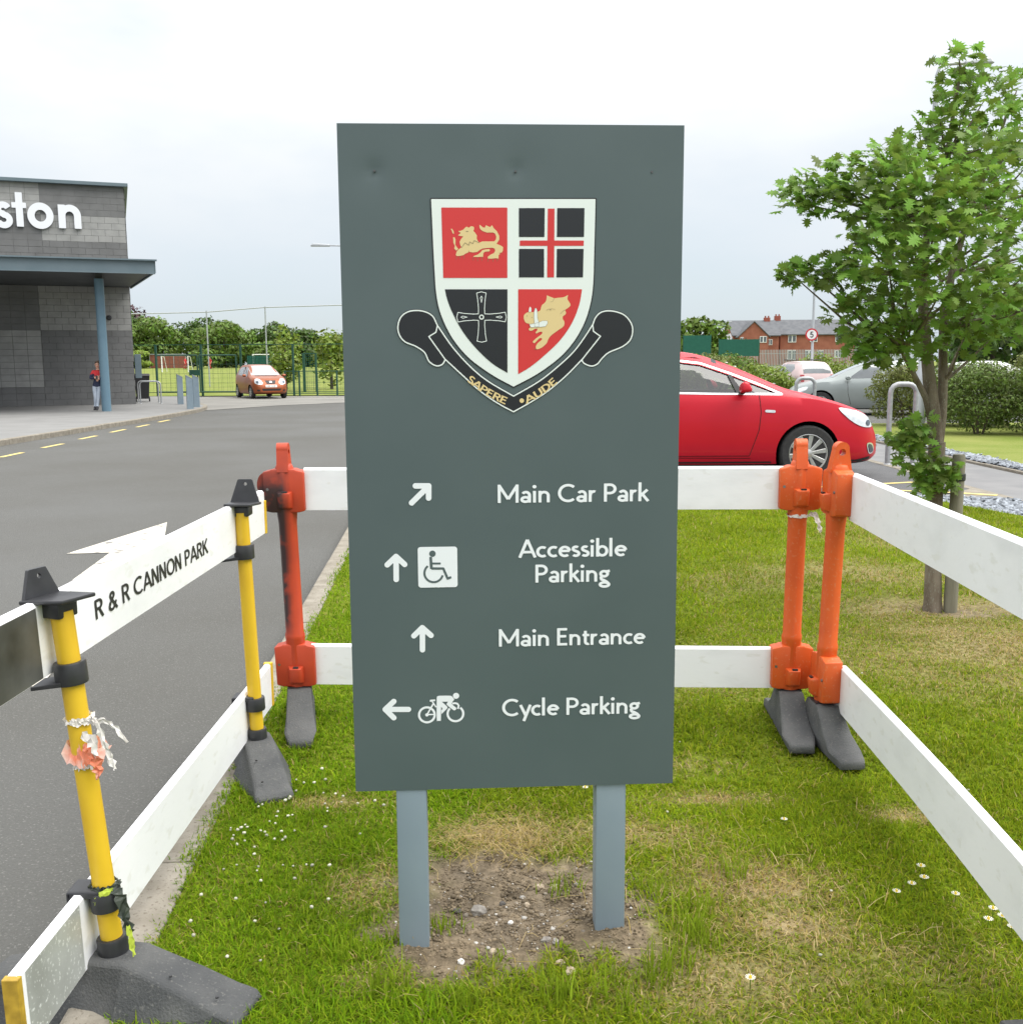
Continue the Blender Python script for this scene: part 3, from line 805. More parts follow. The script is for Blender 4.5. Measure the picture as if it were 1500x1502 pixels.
# ================================================================== THE SIGN
mat('sign_grey', (.077, .107, .113), (.086, .117, .123), rough=.42, scale=3, detail=8, spec=.42)
mat('post_grey', (.215, .275, .325), (.235, .297, .345), rough=.45, scale=6, spec=.4)
mat('vinyl_white', (.74, .80, .78), rough=.35)
mat('vinyl_text', (.78, .82, .86), rough=.35)
mat('vinyl_red', (.60, .035, .035), rough=.35)
mat('vinyl_black', (.012, .014, .018), rough=.35)
mat('vinyl_gold', (.70, .55, .27), rough=.35)
mat('vinyl_outline', (.22, .17, .10), rough=.35)
mat('steel_dark', (.12, .12, .12), rough=.4, metal=.8)
ART = {
'shield':[(198.8,1346.2),(556.5,1347.1),(555.4,1284.7),(554.1,1227.8),(552.9,1174.4),(548.4,1132.1),(536.8,1089.7),(517.2,1051),(491.5,1018),(461.8,992),(422.1,965.6),(375.2,941.5),(327.1,968.1),(280.2,1002.3),(249.2,1036.6),(228.2,1071.5),(213.2,1110),(206.4,1148.2),(204,1190),(201.8,1246.7),(200.3,1299.2)],
'q_tl':[(220.4,1328.4),(363.7,1328.7),(362.8,1178.8),(222.4,1179)],
'q_tr1':[(388.8,1327.6),(445.4,1327.8),(444.6,1266.4),(388.6,1266.4)],
'q_tr2':[(472.6,1327.8),(532.5,1327.9),(531.6,1266.5),(471.9,1266.5)],
'q_tr3':[(388.5,1241.1),(443.8,1241.1),(443.7,1179.9),(388.2,1179.9)],
'q_tr4':[(471.9,1241.1),(530.9,1241.1),(529.7,1179.8),(471.2,1179.8)],
'redv':[(452,1326.6),(466.8,1326.7),(465.7,1179.8),(450.4,1179.9)],
'redh':[(390.5,1258.9),(531.3,1258.9),(530.9,1247.6),(390.4,1247.5)],
'q_bl':[(225.5,1154.6),(363,1154.4),(361.9,971.8),(327.3,993.5),(292.2,1026.7),(263.2,1063.6),(242.3,1102.2),(231,1131)],
'q_br':[(386.5,1154.4),(527.8,1154.1),(521.6,1120.6),(505.2,1080.1),(477.6,1041.4),(438,1004.6),(410.2,983.3),(385.6,968.9)],
'crossc':[(305.5,1094.3),(306,1147.2),(304.9,1041),(251.9,1094.5),(359.5,1094.1),(314.1,1094.3),(321.6,1144.9)],
'lion':[(256.6,1279),(261.5,1279.1),(267.5,1281.9),(271.5,1285.8),(274.5,1288.2),(279.4,1285.8),(283.4,1288.7),(287.4,1288.9),(290.8,1287.3),(291.1,1282.9),(289.2,1279.1),(293.2,1275.2),(297.1,1269.4),(296.5,1262.7),(298.9,1257.9),(301.9,1254),(307.9,1256.7),(322.8,1256.9),(334.7,1256.9),(338.2,1260.8),(339.2,1266.6),(336.8,1273.3),(331.9,1275.7),(319,1275.7),(311,1278.1),(305.1,1282),(302.7,1286.8),(302.8,1292.6),(306.2,1289.7),(310.1,1286.8),(314.6,1285.8),(316.6,1291.1),(321.1,1289.2),(326,1287.3),(330,1291.2),(333.9,1284.9),(340.8,1278.2),(345.7,1268.5),(345.7,1260.8),(339.6,1251.6),(347.6,1248.7),(354,1244.8),(353.5,1237.6),(351.4,1233.2),(344,1232.2),(347.9,1230.3),(343.9,1227.8),(343.9,1220.1),(337.4,1221.1),(330.4,1220.1),(320.9,1220.1),(320,1224),(326.5,1228.8),(333.5,1231.7),(336.5,1236.6),(335.6,1241.4),(330.6,1243.4),(320.6,1242.9),(309.7,1241.9),(302.7,1238.5),(297.7,1234.6),(287.7,1233.2),(279.8,1234.6),(278.9,1238.5),(278.3,1233.7),(270.8,1230.3),(266.8,1227.4),(260.8,1226.4),(253.9,1225.4),(250.4,1227.4),(252,1234.6),(257.1,1240),(263.1,1244.3),(260.2,1250.1),(259.2,1255.9),(262.3,1261.7),(267.3,1267.5),(256.9,1268.9),(256.5,1270.4),(260.5,1273.3),(261.5,1275.2),(257.5,1277.1)],
'lionleg':[(308.7,1238.5),(316.6,1240),(323.6,1240.5),(325.1,1238.5),(323.6,1235.6),(314.6,1235.1),(310.6,1231.7),(310,1224),(304.6,1224),(298.6,1223.5),(288.6,1224),(289.7,1225.9),(298.6,1228.8),(304.7,1233.7)],
'lionp1':[(240.3,1283.4),(242.8,1283.8),(246.2,1279),(247.4,1273.3),(244.6,1273.3),(242.7,1279)],
'lionp2':[(245,1265.6),(248.5,1265.6),(250.4,1260.7),(249.7,1249.1),(256.1,1240.9),(252.1,1237.1),(247.2,1241.4),(248.7,1247.2),(245.8,1254)],
'mane':[(263,1243.4),(271.1,1254),(279,1248.7),(281.1,1255.9),(288,1252.1),(291,1258.8),(301.4,1254)],
'lionbits':[(273.4,1278.1),(278.3,1278.1),(251.9,1225),(251.8,1218.2),(259.4,1225.9),(259.3,1219.6),(268.3,1226.9),(268.2,1220.1),(288.6,1223),(288.6,1216.2),(298.1,1223),(298,1214.3),(307.5,1223.5),(307.5,1215.2),(320.9,1219.6),(320.9,1213.3),(331.9,1220.1),(331.8,1212.8),(341.4,1220.1),(341.3,1214.2)],
'boar':[(449.7,1141.2),(458.1,1137.7),(466.6,1134.9),(475,1135.9),(486.3,1136.9),(496.9,1141.7),(495.5,1132.8),(501.1,1123.8),(501.9,1119),(497.6,1114.2),(490.6,1109.3),(492.4,1103.8),(490.6,1099),(485.7,1095.5),(485,1090),(488.5,1084.4),(488.5,1077.5),(485,1071.9),(470.8,1062.3),(458.1,1052.6),(452.4,1044.3),(449.6,1037.3),(441.1,1029),(431.2,1024.1),(426.2,1024.2),(425.5,1030.5),(429.8,1037.4),(438.3,1044.3),(438.3,1047.8),(432.6,1047.1),(422.7,1037.4),(419.2,1038.8),(419.2,1041.6),(427,1048.5),(438.3,1056.8),(439,1061.7),(434.1,1061.7),(426.3,1058.3),(424.9,1061.1),(428.4,1065.2),(427.7,1068.7),(422.8,1068),(417.1,1064.6),(411.5,1064.6),(409.8,1068.1),(412.9,1072.2),(410.8,1079.2),(403,1081.9),(398.6,1091.6),(400.3,1099.9),(408.8,1104.7),(420,1104.7),(434.1,1107.4),(438.4,1119.1),(446.1,1126),(448.9,1132.9)],
'tusk':[(421.4,1105.4),(423.6,1113),(426.4,1113.7),(428.5,1108.1),(429.2,1091.5),(432,1083.2),(432.7,1073.5),(422.8,1073.6),(422.1,1083.3),(421.1,1094.3)],
'tusk2':[(409.5,1105.4),(410.9,1113.7),(413,1117.1),(415.5,1113),(415.1,1105.4)],
'jaw':[(410.8,1077.8),(421.4,1080.5),(431.3,1081.9),(439.7,1086),(451,1085.9),(451.7,1080.4),(446.8,1073.5),(432.7,1072.1),(414.3,1071.5)],
'boareye':[(448.2,1108.4),(453.9,1111.5),(460.9,1112.2),(468.7,1110.5),(458.8,1110),(466.6,1134.9),(462.3,1127.4),(457.4,1127),(479.3,1100.4),(484.9,1106.6),(490.6,1109.3),(405.9,1096.5),(416.5,1093),(420.5,1024.2),(426.2,1024.2)],
'ribbon':[(121.1,1075.7),(129.3,1096.8),(149,1108.2),(176.2,1108.1),(197.4,1097.7),(208.3,1076.9),(241.3,1028.9),(280,986),(319.1,953.7),(375.1,920.7),(430,951.8),(469.7,981.8),(509.3,1017.9),(537,1054.8),(551.9,1078),(558.5,1093.5),(572.3,1105.1),(596,1106.9),(623.9,1097.2),(640.8,1073.8),(638.4,1046.6),(620.6,1029.1),(588.9,1015.6),(573,1001.9),(563.2,990.2),(549.3,985.6),(533.3,991.6),(527.7,999.4),(493.6,965.1),(453.8,931.9),(414,906.6),(374.9,885.1),(338.5,905.2),(299.1,933),(260.1,968.5),(224.4,1001.8),(217.2,991),(203.4,988.3),(187.9,998.2),(178.5,1017.6),(159.2,1031.2),(136,1041),(123.8,1056.5)],
'rfold1':[(208.3,1076.9),(204.6,1061.9),(188.8,1052.4),(224.4,1001.8)],
'rfold2':[(551.9,1078),(553.6,1062.5),(569.5,1051.5),(527.7,999.4)],
'arr1':[(143.7,682.4),(182.7,720.1),(153,720.9),(182.7,720.5),(182.2,692.8)],
'arr2':[(105.3,506.5),(106,559.9),(85.7,540.8),(106,559.9),(125.1,541.1)],
'arr3':[(161.9,339.9),(162.8,392),(142.8,373.5),(162.4,392.5),(182.2,373.7)],
'arr4':[(126.9,197.8),(73.2,199.1),(93.5,217.9),(73.2,199.1),(92.6,178.3)],
'sq':[(155.3,580.8),(244.9,486.5)],
'wch':[(188.6,565.1),(184.4,557.7),(185.8,529.9),(186,542.4),(206.9,542.1),(185.8,530.8),(212.6,530.4),(222.3,506.9),(230.6,510.1),(190.6,520),(211.6,519.7)],
'bikew':[(169.4,183.6),(187.5,183.2),(235.8,184.8),(254,184.4)],
'bikehead':[(237.8,228.1),(245,227.9)],
'bikefr':[(169.4,183.6),(185,210.7),(190.4,202.7),(178.4,217.9),(189.4,218.5),(171.1,184.4),(186.3,184.1)],
'bikebody':[(192.8,222.8),(195.4,227.6),(199.7,229.2),(223.3,228.7),(228.3,226.8),(232.9,221),(232.4,217.5),(227.2,209.3),(237.2,199.8),(237.6,195.4),(233.8,193),(229.6,194.7),(215.8,206.9),(216.2,210),(218.8,214.3),(204.5,214.6),(217.4,202),(217.3,198.5),(203.6,184.7),(202.9,193.6),(206.3,197),(202.6,202.8),(201.7,170.6),(199.6,168.5),(194.5,168.6),(192,171.3)],
'bikebar':[(228.9,209.7),(235.7,210.4),(240.7,208.9),(243.6,204),(241.4,196.2)],
'motto':[(271.4,961.7),(357.6,902.9),(406.5,909.4),(472.3,958.9),(393.5,910.2),(309,934.3),(441,931.9)],

}
TH = R(2.95)
SGN = thing('information_sign', 'tall dark grey school direction sign with crest on two blue grey posts', 'sign', (0.0058, 2.30, 0.0), TH)
SB, SW, SH = .4069, .75, 1.503
# panel: folded aluminium tray, front sheet slightly dented in three places
nu, nv = 76, 120
V = []; F = []
dents = [(.078, 1.405, .010, -.003), (.068, 1.400, .028, -.0018), (.382, 1.408, .009, -.003), (.395, 1.412, .032, -.0018), (.68, 1.41, .005, -.001), (.25, 1.44, .03, -.0008)]
for j in range(nv + 1):
    for i in range(nu + 1):
        u = SW * i / nu; v = SH * j / nv
        d = sum(a * math.exp(-((u - cu) ** 2 + (v - cv) ** 2) / (2 * s * s)) for cu, cv, s, a in dents)
        d += .0004 * math.sin(u * 9 + v * 3)
        V.append((u - SW / 2, -d, v + SB))
for j in range(nv):
    for i in range(nu): F.append((j * (nu + 1) + i, j * (nu + 1) + i + 1, (j + 1) * (nu + 1) + i + 1, (j + 1) * (nu + 1) + i))
PT = .062
k = len(V)
ring = [j * (nu + 1) for j in range(nv, -1, -1)] + [i for i in range(1, nu + 1)] + [j * (nu + 1) + nu for j in range(1, nv + 1)] + [nv * (nu + 1) + i for i in range(nu - 1, 0, -1)]
for r in ring: V.append((V[r][0], PT, V[r][2]))
m = len(ring)
for a in range(m): F.append((ring[a], k + a, k + (a + 1) % m, ring[(a + 1) % m]))
F.append(tuple(k + a for a in range(m)))
panel = raw('panel', V, F, 'sign_grey', SGN, smooth=False)
panel.data.polygons.foreach_set('use_smooth', [i < nu * nv for i in range(len(panel.data.polygons))])
panel.data.set_sharp_from_angle(angle=R(30))
for u in (.078, .382, .68):
    MB().lathe([(.0025, -.0012), (.0025, .004)], (u - SW / 2, 0, 1.405 + SB), 8, 'y').build('rivet', 'steel_dark', panel)
for s, z0 in ((-.2455, -.12), (.2285, -.12)):
    MB().box((s, .031 + (.004 if s > 0 else 0), (SB + .3 + z0) / 2), (.0715, .0575, SB + .3 - z0)).build('post', 'post_grey', SGN, bevel=.004, smooth=True)
def decal(name, f, h, material, layer, parent, scale=1.0, tf=None):
    """flat vinyl on the panel; art is in mm from the panel's lower left"""
    V, F = fill(f, h)
    P = []
    for a, b in V:
        if tf: a, b = tf(a, b)
        P.append((a / 1000 - SW / 2, -.0006 - .0005 * layer, b / 1000 + SB))
    return raw(name, P, F, material, parent)
# crest
shield = f_poly(catmull(ART['shield'], 5, corners=(0, 1, 11)))
crest = decal('crest', f_sub(f_off(shield, 2.6), f_off(shield, -1)), .9, 'vinyl_black', 1, SGN)
decal('shield', shield, 1.0, 'vinyl_white', 2, crest)
for nm, m in (('q_tl', 'vinyl_red'), ('q_tr1', 'vinyl_black'), ('q_tr2', 'vinyl_black'), ('q_tr3', 'vinyl_black'), ('q_tr4', 'vinyl_black'), ('q_bl', 'vinyl_black'), ('q_br', 'vinyl_red')):
    P = ART[nm]
    if len(P) > 4: P = catmull(P, 5, corners=(0, 1, 2) if nm == 'q_bl' else (0, 1, len(P) - 1))
    decal('quarter_field', f_poly(P), 1.0, m, 3, crest)
decal('red_cross', f_union(f_poly(ART['redv']), f_poly(ART['redh'])), 1.0, 'vinyl_red', 3, crest)
(ccx, ccy), top_, bot_, lef_, rig_ = ART['crossc'][:5]
ra, hw, he = (top_[1] - bot_[1]) / 2, 7.0, 10.4
def arm(k):
    q = [(hw, hw), (hw * .95, ra * .35), (he * .78, ra * .72), (he, ra * .98), (0, ra * 1.03), (-he, ra * .98), (-he * .78, ra * .72), (-hw * .95, ra * .35)]
    c, s = (1, 0, -1, 0)[k], (0, 1, 0, -1)[k]
    return [(ccx + a * c - b * s, ccy + a * s + b * c) for a, b in q]
cp = sum([arm(k) for k in range(4)], [])
ol = [f_line(cp, 1.5, closed=True), f_ring((ccx, ccy), 4.3, 2.4)]
for k in (0, 1, 3):
    a = (90, 180, 0, 0)[k] if k != 3 else 0
    c, s = math.cos(R(a)), math.sin(R(a))
    tr = [(ra * .60, 0), (ra * .78, 2.3), (ra * .86, 0), (ra * .78, -2.3)]
    ol.append(f_line([(ccx + p * c - q * s, ccy + p * s + q * c) for p, q in tr], 1.2, closed=True))
decal('pectoral_cross', f_union(*ol), .5, 'vinyl_white', 4, crest)
lion = f_union(*[f_poly(ART[n]) for n in ('lion', 'lionleg', 'lionp1', 'lionp2')])
decal('lion', lion, .5, 'vinyl_gold', 4, crest)
lb = ART['lionbits']
decal('lion_lines', f_union(f_line(ART['mane'], 1.0), *[f_line([lb[i], lb[i + 1]], .8 if i else 1.4) for i in range(0, len(lb), 2)]), .4, 'vinyl_outline', 5, crest)
decal('boar_head', f_poly(catmull(ART['boar'], 3, corners=(0, 5))), .5, 'vinyl_gold', 4, crest)
decal('boar_tusk', f_union(f_poly(ART['tusk']), f_poly(ART['tusk2']), f_poly(ART['jaw'])), .4, 'vinyl_white', 5, crest)
be = ART['boareye']
tj = ART['tusk']; jw = ART['jaw']
decal('boar_lines', f_union(f_line(be[0:4], .5), f_line([be[4], (be[4][0] - 2.5, be[4][1])], 1.3, butt=False), f_line(be[5:8], .5), f_line(be[8:11], .5), f_disc(be[11], .8), f_disc(be[12], .8), f_line(be[13:15], .9), f_line(tj, .45, closed=True), f_line(jw, .45, closed=True)), .35, 'vinyl_outline', 6, crest)
# ribbon with motto
rib = f_poly(catmull(ART['ribbon'], 4, corners=(5, 9, 14, 27, 31, 35)))
ribbon = decal('ribbon', f_off(rib, 2.4), 1.0, 'vinyl_black', 1, SGN)
decal('ribbon_border', f_union(f_sub(f_off(rib, 1.1), f_off(rib, -1.7)), f_line(ART['rfold1'], 2.6), f_line(ART['rfold2'], 2.6)), .7, 'vinyl_white', 2, ribbon)
mo = ART['motto']
def motto(txt, a, b, mid, h, flip):
    L, n = text_f(txt, .17, serif=True)
    ax, ay = a; bx, by = b; mx, my = mid
    qx, qy = 2 * mx - .5 * (ax + bx), 2 * my - .5 * (ay + by)
    def tf(x, y):
        t = x / n
        px = (1 - t) ** 2 * ax + 2 * t * (1 - t) * qx + t * t * bx; py = (1 - t) ** 2 * ay + 2 * t * (1 - t) * qy + t * t * by
        dx = 2 * (1 - t) * (qx - ax) + 2 * t * (bx - qx); dy = 2 * (1 - t) * (qy - ay) + 2 * t * (by - qy)
        l = math.hypot(dx, dy)
        return px - dy / l * y * h, py + dx / l * y * h
    decal('motto_lettering', f_union(*[f for f, _ in L]), .035, 'vinyl_gold', 3, ribbon, tf=tf)
motto('SAPERE', (270.5, 956.5), (358.5, 901.0), (310.5, 925.5), 16.0, 0)
motto('AUDE', (405, 903.5), (475.5, 951.5), (442, 925.0), 16.0, 0)
decal('motto_dot', f_disc(mo[4], 5.0), .6, 'vinyl_gold', 3, ribbon)
# direction lines
def row(name, txt, u0, u1, base, cap, material='vinyl_text'):
    L, n = text_f(txt, .142)
    B = f_union(*[f for f, _ in L]).bb
    sx = (u1 - u0) / (B[2] - B[0] - 2 * .08)
    P = []; F = []
    for f, _ in L:
        v, q = fill(f, .022)
        o = len(P)
        P += [((u0 + (a - B[0] - .08) * sx) / 1000 - SW / 2, -.0011, (base + b * cap) / 1000 + SB) for a, b in v]
        F += [tuple(i + o for i in r) for r in q]
    return raw(name, P, F, material, SGN)
row('lettering', 'Main Car Park', 338.5, 684.7, 679.6, 41.7)
row('lettering', 'Accessible', 384.2, 634.5, 552.5, 41.7)
row('lettering', 'Parking', 423.6, 598, 493.8, 42)
row('lettering', 'Main Entrance', 338.7, 680, 343.8, 41.4)
row('lettering', 'Cycle Parking', 345, 671.8, 175.6, 42)
for n in ('arr1', 'arr2', 'arr3', 'arr4'):
    a = ART[n]
    decal('arrow', f_union(f_line(a[0:2], 12.6, butt=False), f_line(a[2:5], 12.6, butt=False)), .8, 'vinyl_text', 1, SGN)
(u0, v1), (u1, v0) = ART['sq']
r = 6.5
sq = f_off(f_poly([(u0 + r, v0 + r), (u1 - r, v0 + r), (u1 - r, v1 - r), (u0 + r, v1 - r)]), r)
wsq = decal('access_symbol', sq, .8, 'vinyl_text', 1, SGN)
w = ART['wch']
wr_ = w[10][0] - w[9][0]
decal('wheelchair_figure', f_union(f_disc(w[0], 7.3), f_line([w[1], w[2]], 6.2), f_line([w[3], w[4]], 4.6), f_line([w[5], w[6], w[7], w[8]], 5.4), f_line(arc(w[9][0], w[9][1], wr_, wr_, 128, 345, 26), 4.8)), .6, 'sign_grey', 2, wsq)
bw = ART['bikew']
r1, r2 = bw[1][0] - bw[0][0], bw[3][0] - bw[2][0]
bf = ART['bikefr']
decal('cycle_symbol', f_union(f_ring(bw[0], r1, 5.2), f_line(arc(bw[2][0], bw[2][1], r2, r2, 135, 412, 30), 5.2), f_disc(ART['bikehead'][0], 7.2), f_line([bf[0], bf[1]], 3.6), f_line([(bf[1][0] - 2, bf[1][1] + 4), bf[2]], 3.2, butt=False), f_line([(bf[3][0], bf[3][1] - 2.6), (bf[3][0] + .5, bf[3][1]), bf[4]], 4.2), f_line([bf[5], bf[6]], 3.2), f_disc(bf[0], 4), f_poly(catmull(ART['bikebody'], 2, corners=range(14, 22))), f_line(ART['bikebar'], 4.4)), .5, 'vinyl_text', 1, SGN)

# ================================================================== BARRIERS
mat('plank_white', (.82, .83, .85), (.72, .73, .75), rough=.45, scale=5, detail=8, lo=.5, hi=.8, stretch=(1, 1, 2.2), bump=.04, bscale=40, fs=17, c3=(.745, .75, .745))
mat('plank_edge', (.80, .82, .83), rough=.4)
mat('reflective_sheet', (.33, .34, .32), (.52, .54, .52), rough=.4, scale=9, detail=9, metal=.2, fs=120, c3=(.7, .72, .70), lo=.3, hi=.75)
mat('reflective_dark', (.03, .03, .026), (.17, .175, .165), rough=.45, scale=5, detail=10, metal=.3, lo=.35, hi=.75)
mat('yellow_plastic', (.70, .46, .025), (.64, .39, .022), rough=.42, scale=7, detail=6, lo=.4, hi=.75, spec=.45)
mat('yellow_worn', (.44, .24, .018), (.58, .34, .03), rough=.5, scale=30, detail=6, c3=(.55, .42, .2))
mat('gold_cap', (.30, .19, .02), (.55, .36, .04), rough=.45, scale=30, detail=5)
mat('black_plastic', (.022, .023, .026), (.035, .036, .04), rough=.42, scale=20, spec=.5)
mat('rubber_grey', (.070, .073, .075), (.105, .107, .106), rough=.88, scale=9, detail=8, bump=.35, bscale=170, fs=130, c3=(.125, .125, .12), spec=.25)
mat('orange_plastic', (.64, .105, .018), (.56, .085, .018), rough=.45, scale=8, detail=6, lo=.4, hi=.75, c3=(.60, .16, .06), spec=.4)
def _stained():
    m = mat('orange_stained', (.50, .055, .016), (.40, .045, .016), rough=.5, scale=7, detail=7)
    t = m.node_tree; b = t.nodes['Principled BSDF']; N, L = t.nodes.new, t.links.new
    src = b.inputs['Base Color'].links[0].from_socket
    g = N('ShaderNodeNewGeometry'); s = N('ShaderNodeSeparateXYZ'); L(g.outputs['Position'], s.inputs[0])
    n = N('ShaderNodeTexNoise'); n.inputs['Scale'].default_value = 16; n.inputs['Detail'].default_value = 6; L(g.outputs['Position'], n.inputs['Vector'])
    # soot smear down one flank of the post and a splash at its shoulder
    a = N('ShaderNodeMapRange'); a.inputs['From Min'].default_value = -.838; a.inputs['From Max'].default_value = -.868; L(s.outputs['X'], a.inputs['Value'])
    c = N('ShaderNodeMapRange'); c.inputs['From Min'].default_value = .34; c.inputs['From Max'].default_value = .42; L(s.outputs['Z'], c.inputs['Value'])
    d = N('ShaderNodeMapRange'); d.inputs['From Min'].default_value = 1.03; d.inputs['From Max'].default_value = .93; L(s.outputs['Z'], d.inputs['Value'])
    e = N('ShaderNodeMapRange'); e.inputs['From Min'].default_value = .22; e.inputs['From Max'].default_value = .45; L(n.outputs['Fac'], e.inputs['Value'])
    p = a.outputs[0]
    for q in (c, d, e):
        k = N('ShaderNodeMath'); k.operation = 'MULTIPLY'; L(p, k.inputs[0]); L(q.outputs[0], k.inputs[1]); p = k.outputs[0]
    mx = N('ShaderNodeMix'); mx.data_type = 'RGBA'; mx.inputs[7].default_value = (.035, .016, .016, 1)
    L(src, mx.inputs[6]); L(p, mx.inputs['Factor']); L(mx.outputs[2], b.inputs['Base Color'])
_stained()
mat('screw', (.25, .25, .25), rough=.35, metal=.9)
mat('lettering_black', (.02, .02, .022), rough=.5)

def plank(name, P0, P1, top, hgt, thk, parent, off, side, bow=0.0, n=14, tiltx=(0, 0)):
    """board from P0 to P1 (plan), slightly bowed sideways; rounded long edges"""
    a, b = Vector((*P0, 0)), Vector((*P1, 0))
    V = []; F = []
    d = (b - a).normalized(); nrm = Vector((d.y, -d.x, 0)) * side
    prof = [(0, 0), (thk, 0), (thk, .004), (thk, hgt - .008), (thk - .006, hgt), (.006, hgt), (0, hgt - .008)]
    for i in range(n + 1):
        t = i / n
        p = a.lerp(b, t); z = top[0] + (top[1] - top[0]) * t - hgt
        bo = bow * math.sin(math.pi * t)
        tx = tiltx[0] + (tiltx[1] - tiltx[0]) * t
        for q, h in prof:
            V.append(tuple(p + nrm * (q + bo - tx * h) + Vector((0, 0, z + h)) - Vector(off)))
    m = len(prof)
    for i in range(n):
        for j in range(m): F.append((i * m + j, i * m + (j + 1) % m, (i + 1) * m + (j + 1) % m, (i + 1) * m + j))
    F += [tuple(range(m)), tuple(n * m + j for j in reversed(range(m)))]
    mb = MB(); mb.add(V, F)
    return mb.build(name, 'plank_white', parent)

# ---- orange post with board sockets; local x = along the board
def orange_post(parent, base, top, rz, material, foot_rz, foot_dy=0.0, off=(0, 0, 0), face=-1, foot=True):
    base, top = Vector(base), Vector(top)
    ax = (top - base)
    def W_(x, y, z):       # local (x along board, y across, z up to 1.11) -> world - off
        p = base + ax * (z / 1.11)
        c, s = math.cos(rz), math.sin(rz)
        return (p.x + x * c - y * s - off[0], p.y + x * s + y * c - off[1], p.z - off[2])
    def place(mb): mb.v = [W_(*p) for p in mb.v]; return mb
    shaft = MB(); shaft.lathe([(.034, .10), (.039, .13), (.039, .16), (.038, .34), (.0395, .345), (.0395, .36), (.036, .37), (.036, .80), (.040, .84), (.041, 1.0), (.034, 1.02), (.03, 1.03)], n=8)
    sh = place(shaft).build('post', material, parent, smooth=True, bevel=.004, seg=1)
    for z0, z1 in ((.155, .325), (.845, 1.012)):
        mb = MB()
        mb.prism([(-.076, z0 + .006), (-.05, z0), (.05, z0), (.076, z0 + .006), (.078, z1 - .01), (.05, z1 - .004), (.045, z1), (-.045, z1), (-.05, z1 - .004), (-.078, z1 - .01)], lambda a, b: (a, -.034, b), lambda a, b: (a, .034, b))
        sk = place(mb).build('socket', material, sh, bevel=.008, seg=2, smooth=True)
        # moulded hook on the camera side with a slot in its top
        zh = z0 + (z1 - z0) * .50
        mb = MB()
        mb.hexa([(-.03, face * .03, z0 + .012), (.034, face * .03, z0 + .012), (.034, face * .03, zh), (-.03, face * .03, zh), (-.012, face * .055, z0 + .02), (.02, face * .055, z0 + .02), (.026, face * .062, zh - .006), (-.018, face * .062, zh - .006)])
        place(mb).build('hook', material, sh, bevel=.006, seg=2, smooth=True)
        mb = MB().box((.006, face * .052, zh - .002), (.02, .010, .006)); place(mb).build('slot', 'black_plastic', sh)
        mb = MB().lathe([(.0055, 0), (.0055, .004)], (-.062, face * .0345, z0 + .09), 10, 'y'); place(mb).build('screw', 'screw', sh)
    # top lug: tapered tab with an eye, lying across the board
    lug = f_sub(f_union(f_poly([(-.04, 1.0), (.04, 1.0), (.024, 1.085), (-.024, 1.085)]), f_disc((0, 1.086), .0245)), f_disc((0, 1.074), .0125))
    P, F = solid(lug, .004, lambda a, b, t: W_(t, a, b), -.021, .021)
    raw('lug', P, F, material, sh)
    if foot:
        c, s = math.cos(foot_rz), math.sin(foot_rz)
        prof = [(-.30, 0), (-.30, .028), (-.285, .037), (-.22, .045), (-.15, .075), (-.09, .118), (-.055, .150), (.055, .150), (.075, .118), (.11, .07), (.15, .048), (.20, .042), (.23, .034), (.235, 0)]
        mb = MB()
        mb.prism(prof, lambda a, b: (-.058 + (.012 if abs(a) > .27 else 0) + b * .08, a, b), lambda a, b: (.058 - (.012 if abs(a) > .27 else 0) - b * .08, a, b))
        mb.v = [(base.x + x * c - y * s - off[0], base.y + foot_dy + x * s + y * c - off[1], base.z + z - off[2]) for x, y, z in mb.v]
        ft = mb.build('foot', 'rubber_grey', parent, bevel=.008, seg=2, smooth=True)
        mb = MB().box((0, 0, .152), (.085, .075, .004)); mb.v = [(base.x + x * c - y * s - off[0], base.y + foot_dy + x * s + y * c - off[1], base.z + z - off[2]) for x, y, z in mb.v]
        mb.build('socket_hole', 'black_plastic', ft)
    return sh

# far barrier, behind the sign
o = (.1, 3.86, 0)
FB = thing('road_barrier', 'white plank barrier with orange posts standing behind the sign', 'barrier', o)
orange_post(FB, (-.838, 3.885, 0.0), (-.868, 3.885, 1.105), 0, 'orange_stained', R(11.5), off=o)
orange_post(FB, (1.068, 3.815, 0.0), (1.082, 3.815, 1.115), R(-2), 'orange_plastic', R(-5), off=o)
plank('plank', (-.79, 3.872), (1.02, 3.812), (1.010, 1.012), .162, .026, FB, o, -1)
plank('plank', (-.785, 3.872), (1.015, 3.812), (.318, .312), .160, .026, FB, o, -1)
# the burnt shoulder of the left post reaches round behind the yellow barrier
P, F = solid(f_poly(catmull([(-.966, .93), (-.955, .985), (-.90, 1.005), (-.86, 1.0), (-.86, .852), (-.915, .858), (-.925, .90)], 4)), .006, lambda a, b, t: (a - o[0], 3.885 + t - o[1], b - o[2]), -.02, .02)
raw('shoulder_plate', P, F, 'orange_stained', FB)

# right-hand barrier, running towards the camera
o = (1.15, 2.7, 0)
RB = thing('road_barrier', 'white plank barrier with orange post running along the right edge of the grass', 'barrier', o)
orange_post(RB, (1.158, 3.675, 0.0), (1.182, 3.66, 1.115), R(92), 'orange_plastic', R(3), off=o, face=1, foot_dy=-.01)
orange_post(RB, (1.085, 1.74, 0.0), (1.085, 1.74, 1.11), R(92), 'orange_plastic', R(4), off=o, face=1)
plank('plank', (1.205, 3.615), (1.105, 1.80), (1.007, 1.000), .168, .028, RB, o, -1, bow=.0)
plank('plank', (1.196, 3.615), (1.108, 1.80), (.300, .295), .172, .028, RB, o, -1, bow=.012)

